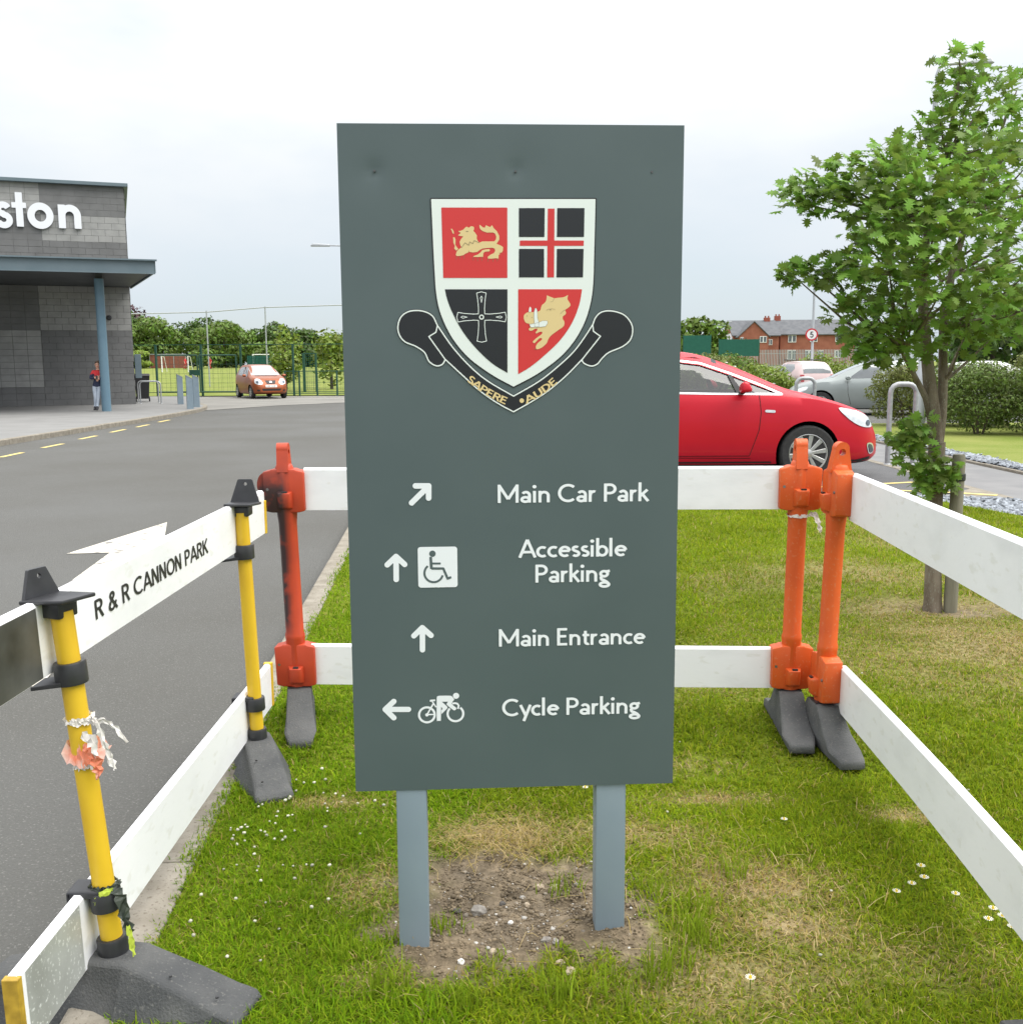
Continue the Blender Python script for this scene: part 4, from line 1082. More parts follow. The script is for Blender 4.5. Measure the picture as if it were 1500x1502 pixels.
# left barrier: yellow tubes, black clamps
o = (-.93, 2.75, 0)
LB = thing('road_barrier', 'white plank barrier with yellow tube posts along the kerb', 'barrier', o)
def yellow_post(base, top, foot_ax, capr):
    base, top = Vector(base), Vector(top); ov = Vector(o)
    d = (top - base); L = d.length; d = d / L
    at = lambda z: base + d * ((z - base.z) / d.z)
    seg = MB().tube([base - ov, at(.5) - ov, at(.80) - ov, top - ov], .0235, 16)
    p = seg.build('post', 'yellow_plastic', LB, smooth=True)
    def ring(z, r, h, name):
        q = at(z) - ov
        mb = MB(); mb.lathe([(r * .97, -h / 2), (r, -h / 2 + .004), (r, h / 2 - .004), (r * .95, h / 2)], (0, 0, 0), 20)
        M3 = Vector((0, 0, 1)).rotation_difference(d).to_matrix()
        mb.v = [tuple(M3 @ Vector(v) + q) for v in mb.v]
        return mb.build(name, 'black_plastic', p, smooth=True)
    ring(base.z + .012, .033, .05, 'base_collar')
    r1 = ring(.232, .034, .045, 'clamp'); r2 = ring(top.z - .135, .034, .048, 'clamp')
    # saddles that grip the boards
    q = at(.245) - ov
    MB().box((q.x - .035, q.y, q.z + .008), (.075, .062, .018)).build('saddle', 'black_plastic', r1, bevel=.004)
    MB().box((q.x - .068, q.y, q.z - .02), (.01, .062, .07)).build('saddle_back', 'black_plastic', r1, bevel=.003)
    q = at(top.z - .155) - ov
    MB().hexa([(q.x - .075, q.y - .034, q.z - .012), (q.x - .01, q.y - .034, q.z - .004), (q.x - .01, q.y + .034, q.z - .004), (q.x - .075, q.y + .034, q.z - .012), (q.x - .075, q.y - .034, q.z - .003), (q.x - .01, q.y - .034, q.z + .006), (q.x - .01, q.y + .034, q.z + .006), (q.x - .075, q.y + .034, q.z - .003)]).build('saddle', 'black_plastic', r2, bevel=.002)
    # cap: flat plate, upright tab with a hole on the road side
    t = top - ov
    cap = MB()
    cap.box((t.x - .012, t.y, t.z + .004), (.062, .056, .034))
    def crot(mb):
        c_, s_ = math.cos(capr), math.sin(capr)
        mb.v = [(t.x + (x - t.x) * c_ - (y - t.y) * s_, t.y + (x - t.x) * s_ + (y - t.y) * c_, z) for x, y, z in mb.v]; return mb
    cp = crot(cap).build('cap', 'black_plastic', p, bevel=.004, smooth=True)
    pl = MB()
    pl.hexa([(t.x - .060, t.y - .055, t.z + .019), (t.x + .048, t.y - .046, t.z + .026), (t.x + .055, t.y + .044, t.z + .026), (t.x - .060, t.y + .055, t.z + .019), (t.x - .060, t.y - .055, t.z + .028), (t.x + .048, t.y - .046, t.z + .035), (t.x + .055, t.y + .044, t.z + .035), (t.x - .060, t.y + .055, t.z + .028)])
    crot(pl).build('cap_plate', 'black_plastic', cp, bevel=.003, smooth=True)
    th_ = .062 if capr > -1 else .080
    sh = f_sub(f_poly([(-.05, 0), (.05, 0), (.024, th_), (-.024, th_)]), f_disc((.002, th_ - .016), .006))
    P, F = solid(sh, .004, lambda a, b, w: (t.x - .052 + w - .16 * b, t.y + a, t.z + .026 + b), -.004, .004)
    ct = MB(); ct.add(P, F); crot(ct).build('cap_tab', 'black_plastic', cp)
    # wedge foot across the kerb
    fx, fy = foot_ax; n = Vector((-fy, fx, 0)); u = Vector((fx, fy, 0))
    b0 = Vector((base.x, base.y, 0)) - ov
    def pt(a, w, z): q = b0 + u * a + n * w; return (q.x, q.y, z)
    sec = [(-.33, .065, .060, .0, .012), (-.20, .06, .085, .0, .05), (-.055, .047, .095, .0, .105), (.055, .047, .098, .0, .108), (.19, .050, .084, .0, .070), (.275, .054, .066, .0, .040), (.295, .057, .063, .0, .034), (.315, .058, .064, .0, .028), (.33, .052, .058, .0, .018)]
    V = []; F = []
    for a, wt, wb, z0, z1 in sec:
        V += [pt(a, -wb, z0 - (.07 if a < -.05 else .0)), pt(a, -wt - .004, z1 - .006), pt(a, -wt + .006, z1), pt(a, wt - .006, z1), pt(a, wt + .004, z1 - .006), pt(a, wb, z0 - (.07 if a < -.05 else .0))]
    k = len(sec)
    for i in range(k - 1):
        for j in range(6): F.append((i * 6 + j, i * 6 + (j + 1) % 6, (i + 1) * 6 + (j + 1) % 6, (i + 1) * 6 + j))
    F += [tuple(range(6)), tuple((k - 1) * 6 + j for j in reversed(range(6)))]
    mb = MB(); mb.add(V, F)
    ft = mb.build('foot', 'rubber_grey', LB, bevel=.003, seg=1, angle=.5)
    for a in (.16, .27): 
        z = .0725 + (.2 - a) * .33 if a < .2 else .053
        MB().lathe([(.004, 0), (.004, .003)], pt(a, -.03, z), 8).build('dimple', 'black_plastic', ft)
    return p
pA = yellow_post((-.893, 2.12, .105), (-.957, 2.12, .885), (.97, -.243), -.35)
pB = yellow_post((-.893, 3.43, .105), (-.915, 3.43, .905), (.386, -.922), -1.5708)
up = plank('plank', (-.997, 1.74), (-.918, 3.765), (.905, .938), .160, .026, LB, o, -1, tiltx=(-.05, .0))
lo = plank('plank', (-.938, 1.80), (-.918, 3.765), (.252, .275), .165, .026, LB, o, -1, tiltx=(-.03, .0))
# retro-reflective film on the near ends of both boards, yellow end strips
def board_quad(P0, P1, top, hgt, t0, t1, tiltx, lift, m, name, parent, pad=.006):
    a, b = Vector((*P0, 0)), Vector((*P1, 0)); d = (b - a).normalized(); nrm = Vector((d.y, -d.x, 0)) * -1
    V = []
    for t, h in ((t0, .001), (t1, .001), (t1, hgt - .009), (t0, hgt - .009)):
        z = top[0] + (top[1] - top[0]) * t - hgt; tx = tiltx[0] + (tiltx[1] - tiltx[0]) * t
        V.append(tuple(a.lerp(b, t) + nrm * (-lift - tx * h) + Vector((0, 0, z + h)) - Vector(o)))
    return raw(name, V, [(0, 1, 2, 3)], m, parent)
board_quad((-.997, 1.74), (-.918, 3.765), (.905, .938), .160, .002, .165, (-.05, 0), .0006, 'reflective_dark', 'reflective_sheet', up)
board_quad((-.938, 1.80), (-.918, 3.765), (.252, .275), .165, .012, .135, (-.03, 0), .0006, 'reflective_sheet', 'reflective_sheet', lo)
def end_strip(x, y, z0, z1, tx, parent, m='gold_cap'):
    mb = MB(); mb.hexa([(x - .030, y - .008, z0), (x + .002, y - .008, z0), (x + .002, y + .010, z0), (x - .030, y + .010, z0), (x - .030 - tx, y - .008, z1), (x + .002 - tx, y - .008, z1), (x + .002 - tx, y + .010, z1), (x - .030 - tx, y + .010, z1)])
    mb.off(o).build('end_strip', m, parent, bevel=.002)
end_strip(-.936, 1.795, .085, .249, .005, lo)
end_strip(-.915, 3.768, .108, .278, 0, lo, 'yellow_plastic')
end_strip(-.915, 3.768, .776, .900, 0, up, 'yellow_plastic')
# contractor's name on the upper board (reads along the board on the camera side)
L, n = text_f('R & R CANNON PARK', .15, track=.03)
y0, y1 = 2.335, 3.13
xw = 0.0
for wd_ in 'R & R CANNON PARK'.split(' '):
    Lw, nw = text_f(wd_, .15, track=.03)
    P = []; F = []
    for f, ch in Lw:
        v, q = fill(f, .03)
        k = len(P)
        for a, b in v:
            y = y0 + (y1 - y0) * ((a + xw) / n)
            t = (y - 1.74) / (3.765 - 1.74)
            hh = .055 + b * .046
            P.append((-.997 + (.997 - .918) * t + .0014 - .05 * (1 - t) * hh - o[0], y - o[1], .905 + (.938 - .905) * t - .160 + hh - o[2]))
        F += [tuple(i + k for i in r) for r in q]
    raw('lettering', P, F, 'lettering_black', up)
    xw += nw + GL[' '][1] + .03


# ---- scraps tied to the posts
mat('tape_white', (.70, .68, .65), (.55, .52, .48), rough=.55, scale=30, detail=5)
mat('tape_orange', (.72, .22, .12), (.70, .5, .44), rough=.5, scale=18, detail=4, lo=.42, hi=.58)
mat('tape_green', (.02, .03, .022), (.04, .05, .035), rough=.5, scale=25)
mat('tape_lime', (.45, .55, .06), rough=.5)
def crumple(name, pts, w, m, parent, seed=0, amp=.006):
    """limp ribbon of film following pts, creased"""
    q = random.Random(seed); V = []; F = []
    P = [Vector(p) for p in pts]
    up = Vector((0, 0, 1))
    # subdivide
    S_ = []
    for a, b in zip(P[:-1], P[1:]):
        for i in range(4): S_.append(a.lerp(b, i / 4))
    S_.append(P[-1])
    for i, p in enumerate(S_):
        t = (S_[min(i + 1, len(S_) - 1)] - S_[max(i - 1, 0)]).normalized()
        s = t.cross(Vector((.35, -1, .2))).normalized()
        ww = w * q.uniform(.6, 1.15) * (1 if i < len(S_) - 2 else .55)
        for k in (-1, -.3, .35, 1):
            V.append(tuple(p + s * ww * .5 * k + Vector((q.uniform(-1, 1), q.uniform(-1, 1), q.uniform(-1, 1))) * amp))
    for i in range(len(S_) - 1):
        for k in range(3): F.append((i * 4 + k, i * 4 + k + 1, (i + 1) * 4 + k + 1, (i + 1) * 4 + k))
    ob = raw(name, V, F, m, parent)
    return ob
def wrap(cx, cy, z, r, turns=1.0, a0=0, dz=.0, n=12):
    return [(cx + r * math.cos(a0 + 6.283 * turns * i / n), cy + r * math.sin(a0 + 6.283 * turns * i / n), z + dz * i / n) for i in range(n + 1)]
tb = (-.93, 2.12, .62)
TT = thing('torn_tape', 'torn white and orange plastic tape tied round the near yellow post', 'tape', (tb[0], tb[1], .56))
L0 = lambda pts: [(a - tb[0], b - tb[1], c - .56) for a, b, c in pts]
crumple('knot', L0(wrap(-.934, 2.12, .650, .026, 1.1, 0, -.006)), .016, 'tape_white', TT, 1, .0025)
crumple('wrap_band', L0(wrap(-.926, 2.12, .572, .0265, 1.1, .6, .002)), .052, 'tape_orange', TT, 2, .0025)
crumple('wrap_band', L0(wrap(-.924, 2.12, .548, .028, .8, 3.6, .012)), .020, 'tape_white', TT, 3, .003)
crumple('loose_end', L0([(-.908, 2.095, .650), (-.882, 2.085, .648), (-.868, 2.08, .61), (-.858, 2.08, .575), (-.846, 2.075, .548)]), .014, 'tape_white', TT, 4, .0025)
crumple('loose_end', L0([(-.905, 2.095, .650), (-.868, 2.085, .655), (-.84, 2.08, .64), (-.818, 2.075, .608)]), .011, 'tape_white', TT, 5, .0025)
crumple('loose_end', L0([(-.912, 2.092, .592), (-.892, 2.085, .575), (-.886, 2.085, .545), (-.89, 2.085, .522)]), .020, 'tape_orange', TT, 6, .004)
crumple('loose_end', L0([(-.915, 2.09, .622), (-.893, 2.085, .605), (-.885, 2.08, .575)]), .022, 'tape_white', TT, 8, .004)
GT = thing('green_tape', 'dark green and lime plastic strip knotted above the near lower clamp', 'tape', (-.9, 2.12, .1))
L1 = lambda pts: [(a + .9, b - 2.12, c - .1) for a, b, c in pts]
crumple('knot', L1(wrap(-.904, 2.12, .262, .029, 1.1, 0, .004)), .012, 'tape_green', GT, 1, .003)
crumple('tail', L1([(-.872, 2.10, .262), (-.86, 2.095, .24), (-.85, 2.09, .20), (-.842, 2.09, .165)]), .024, 'tape_green', GT, 2, .004)
crumple('tip', L1([(-.846, 2.088, .185), (-.84, 2.085, .15), (-.834, 2.085, .115)]), .012, 'tape_lime', GT, 3, .002)
crumple('wisp', L1([(-.876, 2.095, .268), (-.9, 2.088, .255), (-.915, 2.09, .235)]), .014, 'tape_lime', GT, 4, .003)
WT = thing('white_tape', 'short white tape end tied round the right orange post of the far barrier', 'tape', (1.075, 3.815, .7))
L2 = lambda pts: [(a - 1.075, b - 3.815, c - .7) for a, b, c in pts]
crumple('band', L2(wrap(1.078, 3.815, .828, .039, 1.05, 0, 0)), .014, 'tape_white', WT, 1, .001)
crumple('tail', L2([(1.115, 3.79, .835), (1.135, 3.785, .832), (1.15, 3.785, .80), (1.158, 3.785, .765)]), .022, 'tape_white', WT, 2, .003)

# ================================================================== SCHOOL BUILDING
mat('block_light', (.30, .30, .292), (.36, .36, .35), rough=.9, scale=3.0, detail=6, bump=.3, bscale=60, spec=.2)
mat('block_dark', (.165, .166, .166), (.195, .196, .196), rough=.9, scale=2.0, detail=7, bump=.3, bscale=60, spec=.2)
mat('mortar', (.145, .145, .142), (.165, .165, .16), rough=1, scale=5)
mat('fascia_blue', (.115, .160, .185), (.135, .180, .205), rough=.5, scale=1.5)
mat('column_blue', (.105, .185, .245), (.12, .205, .265), rough=.45, scale=3)
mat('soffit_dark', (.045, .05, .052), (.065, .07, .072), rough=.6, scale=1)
mat('letter_white', (.82, .84, .88), rough=.5)
WC = Vector((-13.5, 37.0, .02)); WA = math.atan2(1.6, 4.2)
BLD = thing('school_building', 'grey blockwork school building with flat canopy at the left edge', 'building', WC, WA)
# local: x along the facade (0 at right corner, negative to the left), y into the building, z up
CH = .217
H_ = 35 * CH
wall = MB().box((-8, 3.988, H_ / 2 - .03), (16.0, 8.0, H_ - .06)).build('wall', 'mortar', BLD)
def light_patch(u, k):
    # chequer of paler panels as on the facade (u metres left of the corner, k course from the ground)
    if k >= 30: return u > 2.70
    if 26 <= k <= 29: return u < 2.70
    if 12 <= k <= 19: return u < 2.95
    if 3 <= k <= 11: return 2.95 < u < 6.6
    return False
bl, bd = {}, {}
def block_mesh(w, kind):
    key = (round(w, 3), kind)
    if key not in bl:
        me = MB()
        me.box((-w / 2, .0, CH / 2 - .004), (w - .010, .10, CH - .009))
        o = me.build('block', kind, None, bevel=.004, seg=1)
        bl[key] = o.data
        bpy.data.objects.remove(o)
    return bl[key]
cnt = 0; rest = MB()
for k in range(35):
    u = 0.0; first = True
    while u < 15.9:
        w = .225 if (first and k % 2) else .45
        first = False
        ub = 2.70 if k >= 24 else 2.95
        if u + .02 < ub < u + w - .02: w = ub - u
        um = u + w / 2
        kind = 'block_light' if light_patch(um, k) else 'block_dark'
        hidden = 18.6 < k < 20.8
        if u < 4.9 and cnt < 300 and not hidden:
            o = bpy.data.objects.new('block', block_mesh(w, kind)); C.objects.link(o); o.parent = wall
            o.location = (-u, .03 - (.052 - .05) + random.uniform(-.0015, .0015), k * CH); cnt += 1
        else:
            if kind == 'block_dark': rest.box((-u - w / 2, .032, k * CH + CH / 2 - .004), (w - .010, .10, CH - .009))
            else:
                o_ = bl.setdefault('restl', MB()); o_.box((-u - w / 2, .032, k * CH + CH / 2 - .004), (w - .010, .10, CH - .009))
        u += w
tag(rest.build('blockwork', 'block_dark', BLD), kind='stuff')
tag(bl['restl'].build('blockwork', 'block_light', BLD), kind='stuff')
# right return of the wall: block skin
ret = MB()
for k in range(35):
    v = .1 + (0 if k % 2 else .225)
    while v < 8: ret.box((.0, v + .22, k * CH + CH / 2 - .004), (.06, .44, CH - .009)); v += .45
tag(ret.build('blockwork', 'block_dark', BLD), kind='stuff')
MB().box((-8, 4.0, H_ + .0), (16.3, 8.4, .12)).build('coping', 'fascia_blue', BLD, bevel=.01)
# canopy with steel edge beam
CZ = 4.05
can = MB()
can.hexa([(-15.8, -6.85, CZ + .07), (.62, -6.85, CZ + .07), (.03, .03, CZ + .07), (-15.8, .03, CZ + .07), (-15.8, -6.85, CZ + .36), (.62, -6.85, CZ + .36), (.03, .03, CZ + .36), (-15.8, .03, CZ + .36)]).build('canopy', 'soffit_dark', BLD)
e = MB(); e.box((-7.6, -6.90, CZ + .18), (16.45, .05, .36)); e.box((-7.6, -6.95, CZ + .375), (16.62, .16, .04)); e.box((-7.6, -6.93, CZ - .0), (16.5, .12, .035))
canopy_edge = e.build('edge_beam', 'fascia_blue', BLD)
e = MB(); e.hexa([(.625, -6.87, CZ + .02), (.67, -6.87, CZ + .02), (.08, .0, CZ + .02), (.035, .0, CZ + .02), (.625, -6.87, CZ + .354), (.67, -6.87, CZ + .354), (.08, .0, CZ + .354), (.035, .0, CZ + .354)]); e.build('edge_beam', 'fascia_blue', BLD)
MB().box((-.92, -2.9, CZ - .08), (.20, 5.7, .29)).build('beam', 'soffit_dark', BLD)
for u in (-.92, -6.9):
    col = MB().tube([(u, -5.75, -.02), (u, -5.75, 3.3), (u, -5.75, CZ - .1)], [.135, .135, .135], 20).build('column', 'column_blue', BLD, smooth=True)
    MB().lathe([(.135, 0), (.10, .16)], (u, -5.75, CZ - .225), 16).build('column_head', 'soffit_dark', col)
# letters on the parapet
def glyph3(fn, x, z, name):
    P, F = solid(fn, .025, lambda a, b, t: (x + a * .72, t, z + b * .77), -.12, -.05)
    mb = MB(); mb.add(P, F); return mb.build(name, 'letter_white', BLD)
sw = .31
n_ = f_union(f_poly([(0, 0), (sw, 0), (sw, 1.02), (0, 1.02)]), f_sub(f_union(f_disc((.52, .55), .48), f_poly([(.69, 0), (1.0, 0), (1.0, .56), (.69, .56)])), f_union(f_disc((.50, .55), .185), f_poly([(.31, -.3), (.69, -.3), (.69, .55), (.315, .55)]), f_poly([(-.4, -.4), (.0, -.4), (.0, 1.4), (-.4, 1.4)]))))
o_ = f_ring((.56, .50), .41, .31)
t_ = f_union(f_poly([(.17, 0), (.47, 0), (.47, 1.46), (.17, 1.46)]), f_poly([(0, .80), (.62, .80), (.62, 1.03), (0, 1.03)]))
s_ = f_line(arc(.34, .72, .22, .19, 20, 262, 16) + arc(.34, .26, .25, .225, 85, -160, 18), .265)
# positions measured along the facade, left of the corner
for fn, u, nm in ((n_, 2.14, 'letter'), (o_, 3.10, 'letter'), (t_, 3.57, 'letter'), (s_, 4.08, 'letter')):
    glyph3(fn, -u, 6.06, nm)
# small camera on the wall
cm = MB().lathe([(.09, 0), (.09, -.06), (.05, -.12)], (-.72, -.02, 3.05), 12, 'y'); cm.build('dome_camera', 'black_plastic', BLD, smooth=True)
MB().box((.16, .35, 1.35), (.22, .5, .85)).build('meter_box', 'fascia_blue', BLD, bevel=.01)

# ------------------------------------------------------------------ street furniture by the building
mat('galvanised', (.30, .315, .325), (.38, .39, .40), rough=.45, scale=20, metal=.4)
mat('bollard_blue', (.17, .225, .27), (.20, .26, .30), rough=.5, scale=6)
mat('fence_green', (.012, .060, .040), (.016, .075, .05), rough=.5, scale=4)
mat('net_green', (.006, .085, .065), (.01, .10, .075), rough=.8, scale=4)
mat('mesh_wire', (.03, .075, .055), rough=.6)
mat('bin_black', (.02, .02, .022), rough=.5)
mat('brick_far', (.22, .075, .05), (.27, .10, .065), rough=.9, scale=3)
mat('paint_white', (.8, .8, .8), rough=.5)
mat('lamp_grey', (.38, .40, .42), rough=.45, metal=.3)
def sink(z=.02): return z
bl3 = [((-11.75, 36.6), 'flat blue grey bollard nearest the wheelie bin, leftmost of three'), ((-10.2, 32.7), 'flat blue grey bollard closest to the kerb, middle of three'), ((-10.42, 34.1), 'flat blue grey bollard rightmost of three by the kerb tip')]
for (x, y), lb in bl3:
    t = thing('bollard', lb, 'bollard', (x, y, .02), R(25), 'bollards by the building')
    mb = MB(); mb.prism([(-.1, -.05), (.1, -.05), (.1, .95), (-.1, 1.06)], lambda a, b: (a, -.05, b), lambda a, b: (a, .05, b))
    b_ = mb.build('bollard_body', 'bollard_blue', t, bevel=.01)
    mb = MB(); mb.hexa([(-.105, -.055, 1.055), (.105, -.055, .945), (.105, .055, .945), (-.105, .055, 1.055), (-.105, -.055, 1.075), (.105, -.055, .965), (.105, .055, .965), (-.105, .055, 1.075)]); mb.build('bollard_top', 'galvanised', t)
def hoop(name, loc, rz, w, h, r, m, label, group=None):
    t = thing(name, label, 'hoop', loc, rz, group)
    c = min(.12, w * .35)
    pts = [(-w / 2, 0, -.05), (-w / 2, 0, h - c)] + [(-w / 2 + c - c * math.cos(a), 0, h - c + c * math.sin(a)) for a in (R(25), R(50), R(75), R(90))] + [(w / 2 - c + c * math.sin(a), 0, h - c + c * math.cos(a)) for a in (0, R(25), R(50), R(75))] + [(w / 2, 0, h - c), (w / 2, 0, -.05)]
    MB().tube(pts, r, 12).build('hoop_tube', m, t, smooth=True)
    for s in (-1, 1): MB().lathe([(r * 1.5, 0), (r * 1.5, .008), (r * 1.15, .02)], (s * w / 2, 0, -.002), 12).build('base_ring', m, t)
    return t
hoop('cycle_stand', (-13.05, 37.3, .02), R(10), .72, .80, .024, 'galvanised', 'grey tubular cycle stand in front of the wheelie bin', 'cycle stands')
hoop('cycle_stand', (-13.5, 38.35, .02), R(10), .72, .80, .024, 'galvanised', 'grey tubular cycle stand behind the front one by the wall corner', 'cycle stands')
wb = thing('wheelie_bin', 'black wheelie bin beside the building corner', 'bin', (-14.05, 39.3, .02), R(20))
MB().hexa([(-.22, -.27, .12), (.22, -.27, .12), (.22, .27, .12), (-.22, .27, .12), (-.28, -.36, .98), (.28, -.36, .98), (.28, .36, .98), (-.28, .36, .98)]).build('bin_body', 'bin_black', wb, bevel=.02)
MB().hexa([(-.3, -.4, .98), (.3, -.4, .98), (.3, .4, .98), (-.3, .4, .98), (-.27, -.3, 1.07), (.27, -.3, 1.07), (.27, .36, 1.05), (-.27, .36, 1.05)]).build('lid', 'bin_black', wb, bevel=.02)
for s in (-1, 1): MB().lathe([(.10, -.025), (.10, .025)], (s * .24, .27, .10), 14, 'x').build('wheel', 'bin_black', wb)
MB().tube([(-.2, .42, .97), (.2, .42, .97)], .018, 8).build('handle', 'bin_black', wb)

# ------------------------------------------------------------------ gates and fences at the playing field
FY = 48.0
def rail_frame(mb, x0, x1, z0, z1, y, r=.03):
    for a, b in (((x0, y, z0), (x1, y, z0)), ((x0, y, z1), (x1, y, z1)), ((x0, y, z0), (x0, y, z1)), ((x1, y, z0), (x1, y, z1))): mb.tube([a, b], r, 6)
def wires(x0, x1, z0, z1, y, dx, dz, r=.003):
    mb = MB()
    nx = max(1, int((x1 - x0) / dx)); nz = max(1, int((z1 - z0) / dz))
    for i in range(1, nx): mb.box((x0 + (x1 - x0) * i / nx, y, (z0 + z1) / 2), (r * 2, r * 2, z1 - z0))
    for i in range(1, nz): mb.box(((x0 + x1) / 2, y + r * 2, z0 + (z1 - z0) * i / nz), (x1 - x0, r * 2, r * 2))
    return mb
for i, (x0, x1, lb) in enumerate(((-16.45, -14.55, 'green mesh field gate leaf next to the building'), (-14.45, -12.75, 'green mesh field gate leaf behind the orange car'))):
    t = thing('field_gate', lb, 'gate', (x0, FY, 0), 0, 'playing field gates')
    mb = MB(); rail_frame(mb, 0, x1 - x0, .16, 1.85, 0, .035); mb.build('gate_frame', 'fence_green', t)
    tag(wires(0, x1 - x0, .16, 1.85, 0, .2, .2).build('gate_mesh', 'mesh_wire', t), kind='stuff')
    if i == 0: MB().box((x1 - x0 - .12, -.05, 1.05), (.5, .08, .26)).build('lock_box', 'fence_green', t)
t = thing('tall_fence', 'tall green mesh fence with slim posts across the playing field edge', 'fence', (-12, FY + .5, 0))
for x in (-24, -21.5, -19, -16.62, -14.5, -12.65, -10.2, -7.6, -5, -2.4, .2, 2.8): MB().box((x + 12, 0, 1.15), (.09, .09, 2.42)).build('fence_post', 'fence_green', t)
MB().box((-10.6 + 12, 0, 2.34), (26.8, .035, .035)).build('top_rail', 'fence_green', t)
MB().box((-10.6 + 12, 0, .12), (26.8, .03, .03)).build('bottom_rail', 'fence_green', t)
tag(wires(-12, 14.8, .1, 2.34, 0, .4, .4).build('fence_mesh', 'mesh_wire', t), kind='stuff')
t = thing('low_fence', 'low green railing fence right of the orange car', 'fence', (-9, 46.6, 0))
for x in (-10.2, -9.55, -8.75, -7.85, -6.95, -6.0, -5.0): MB().box((x + 9, 0, .55), (.07, .07, 1.15)).build('fence_post', 'fence_green', t)
MB().box((1.4, 0, 1.10), (5.2, .04, .04)).build('top_rail', 'fence_green', t)
MB().box((1.4, 0, .10), (5.2, .03, .03)).build('bottom_rail', 'fence_green', t)
tag(wires(-1.2, 4.0, .1, 1.1, 0, .25, .25).build('fence_mesh', 'mesh_wire', t), kind='stuff')
t = thing('ballcourt_gate', 'dark green framed gate standing behind the low railing', 'gate', (-10.6, 53, .02))
for x in (0, .62): MB().box((x, 0, .98), (.13 if x == 0 else .09, .1, 1.96)).build('gate_post', 'fence_green', t)
MB().box((.31, 0, 1.93), (.6, .06, .06)).build('lintel', 'fence_green', t)
tag(wires(.05, .57, .1, 1.9, 0, .1, .1, .005).build('gate_mesh', 'net_green', t), kind='stuff')
t = thing('ball_stop_net', 'tall slim ball stop posts joined by one top cable', 'net', (-18, 62, .1))
for x in (-24.5, -18.1, -14.6, -9.4): MB().tube([(x + 18, 0, 0), (x + 18, 0, 4.72 if x > -15 else 4.5)], .04, 6).build('net_post', 'lamp_grey', t)
MB().tube([(-6.5, 0, 4.3), (-.1, 0, 4.42), (3.4, 0, 4.68), (8.6, 0, 4.80)], .035, 5).build('top_cable', 'lamp_grey', t)
# dark green windbreak screens on the field
for x0, x1, z, y, lb in ((-30.6, -27.0, 1.9, 120, 'dark green screen on the field behind the white shirted player'),):
    o = tag(wires(0, x1 - x0, 0, z, 0, .16, .16, .055).build('windbreak_screen', 'net_green', None), lb, 'screen'); o.location = (x0, y, .55)
# goals
def goal(loc, w, h, label, rz=0.0):
    t = thing('football_goal', label, 'goal', loc, rz, 'football goals')
    MB().tube([(-w / 2, 0, 0), (-w / 2, 0, h)], .07, 6).build('upright', 'paint_white', t); MB().tube([(w / 2, 0, 0), (w / 2, 0, h)], .07, 6).build('upright', 'paint_white', t)
    MB().tube([(-w / 2, 0, h), (w / 2, 0, h)], .07, 6).build('crossbar', 'paint_white', t)
    for s in (-1, 1): MB().tube([(s * w / 2, 0, h), (s * w / 2, 1.0, h * .9), (s * w / 2, 1.8, 0)], .04, 5).build('stay', 'paint_white', t)
goal((-40.9, 126, .55), 3.2, 2.0, 'white football goal right of the white shirted player')
goal((-32.6, 140, .66), 4.6, 2.1, 'white football goal behind the young tree')
t = thing('brick_kickwall', 'long low red brown wall with pale frame on the field', 'wall', (-57.0, 172, .92))
MB().box((0, .2, 1.1), (6.0, .3, 2.2)).build('wall_face', 'brick_far', t)
for x in (-3.0, -1.0, 1.0, 3.0): MB().box((x, 0, 1.15), (.09, .08, 2.3)).build('frame_post', 'lamp_grey', t)
MB().box((0, 0, 2.27), (6.1, .1, .12)).build('frame_rail', 'lamp_grey', t)

# street lamps
def lamp(name, loc, h, arm, rz, label, r=.06, head=.7):
    t = thing(name, label, 'street lamp', loc, rz, 'street lamps')
    MB().tube([(0, 0, -.05), (0, 0, 1.2), (0, 0, 1.25), (0, 0, h - .5)], [r * 1.5, r * 1.5, r, r * .7], 10).build('column', 'lamp_grey', t, smooth=True)
    MB().tube([(0, 0, h - .5), (0, 0, h - .15), (arm * .08, 0, h - .02), (arm * .3, 0, h + .04), (arm, 0, h + .06)], r * .45, 8).build('arm', 'lamp_grey', t, smooth=True)
    mb = MB(); mb.hexa([(arm - .05, -.08, h + .02), (arm + head, -.12, h + .03), (arm + head, .12, h + .03), (arm - .05, .08, h + .02), (arm - .05, -.06, h + .10), (arm + head * .85, -.09, h + .15), (arm + head * .85, .09, h + .15), (arm - .05, .06, h + .10)])
    mb.build('lantern', 'lamp_grey', t, bevel=.03)
    return t
lamp('street_lamp', (-5.9, 40, -.08), 5.9, 1.0, math.pi, 'street lamp with lantern showing left of the sign panel')
lamp('street_lamp', (8.12, 20.4, -.02), 6.95, .55, 0, 'street lamp with curved arm behind the maple crown', .07, .5)
lamp('street_lamp', (11.65, 40, -.06), 5.0, .4, math.pi, 'slim lamp column that carries the round speed sign', .055, .35)
lamp('street_lamp', (24.7, 120, .35), 5.6, .35, 0, 'distant street lamp left of the brick houses', .06, .5)
# round 5 mph sign on the column
t = thing('speed_sign', 'round white 5 speed limit sign with red rim on lamp column', 'sign', (11.58, 39.9, 2.43), R(-16))
mat('sign_red', (.55, .03, .04), rough=.4)
MB().lathe([(.235, 0), (.235, .012)], (0, 0, 0), 32, 'y').build('rim', 'sign_red', t)
v, f = fill(f_disc((0, 0), .178), .01); raw('face', [(a, -.004, b) for a, b in v], f, 'paint_white', t)
L, n = text_f('5', .17); v, f = fill(L[0][0], .03); raw('numeral', [((a - .31) * .22, -.008, (b - .5) * .22) for a, b in v], f, 'lettering_black', t)
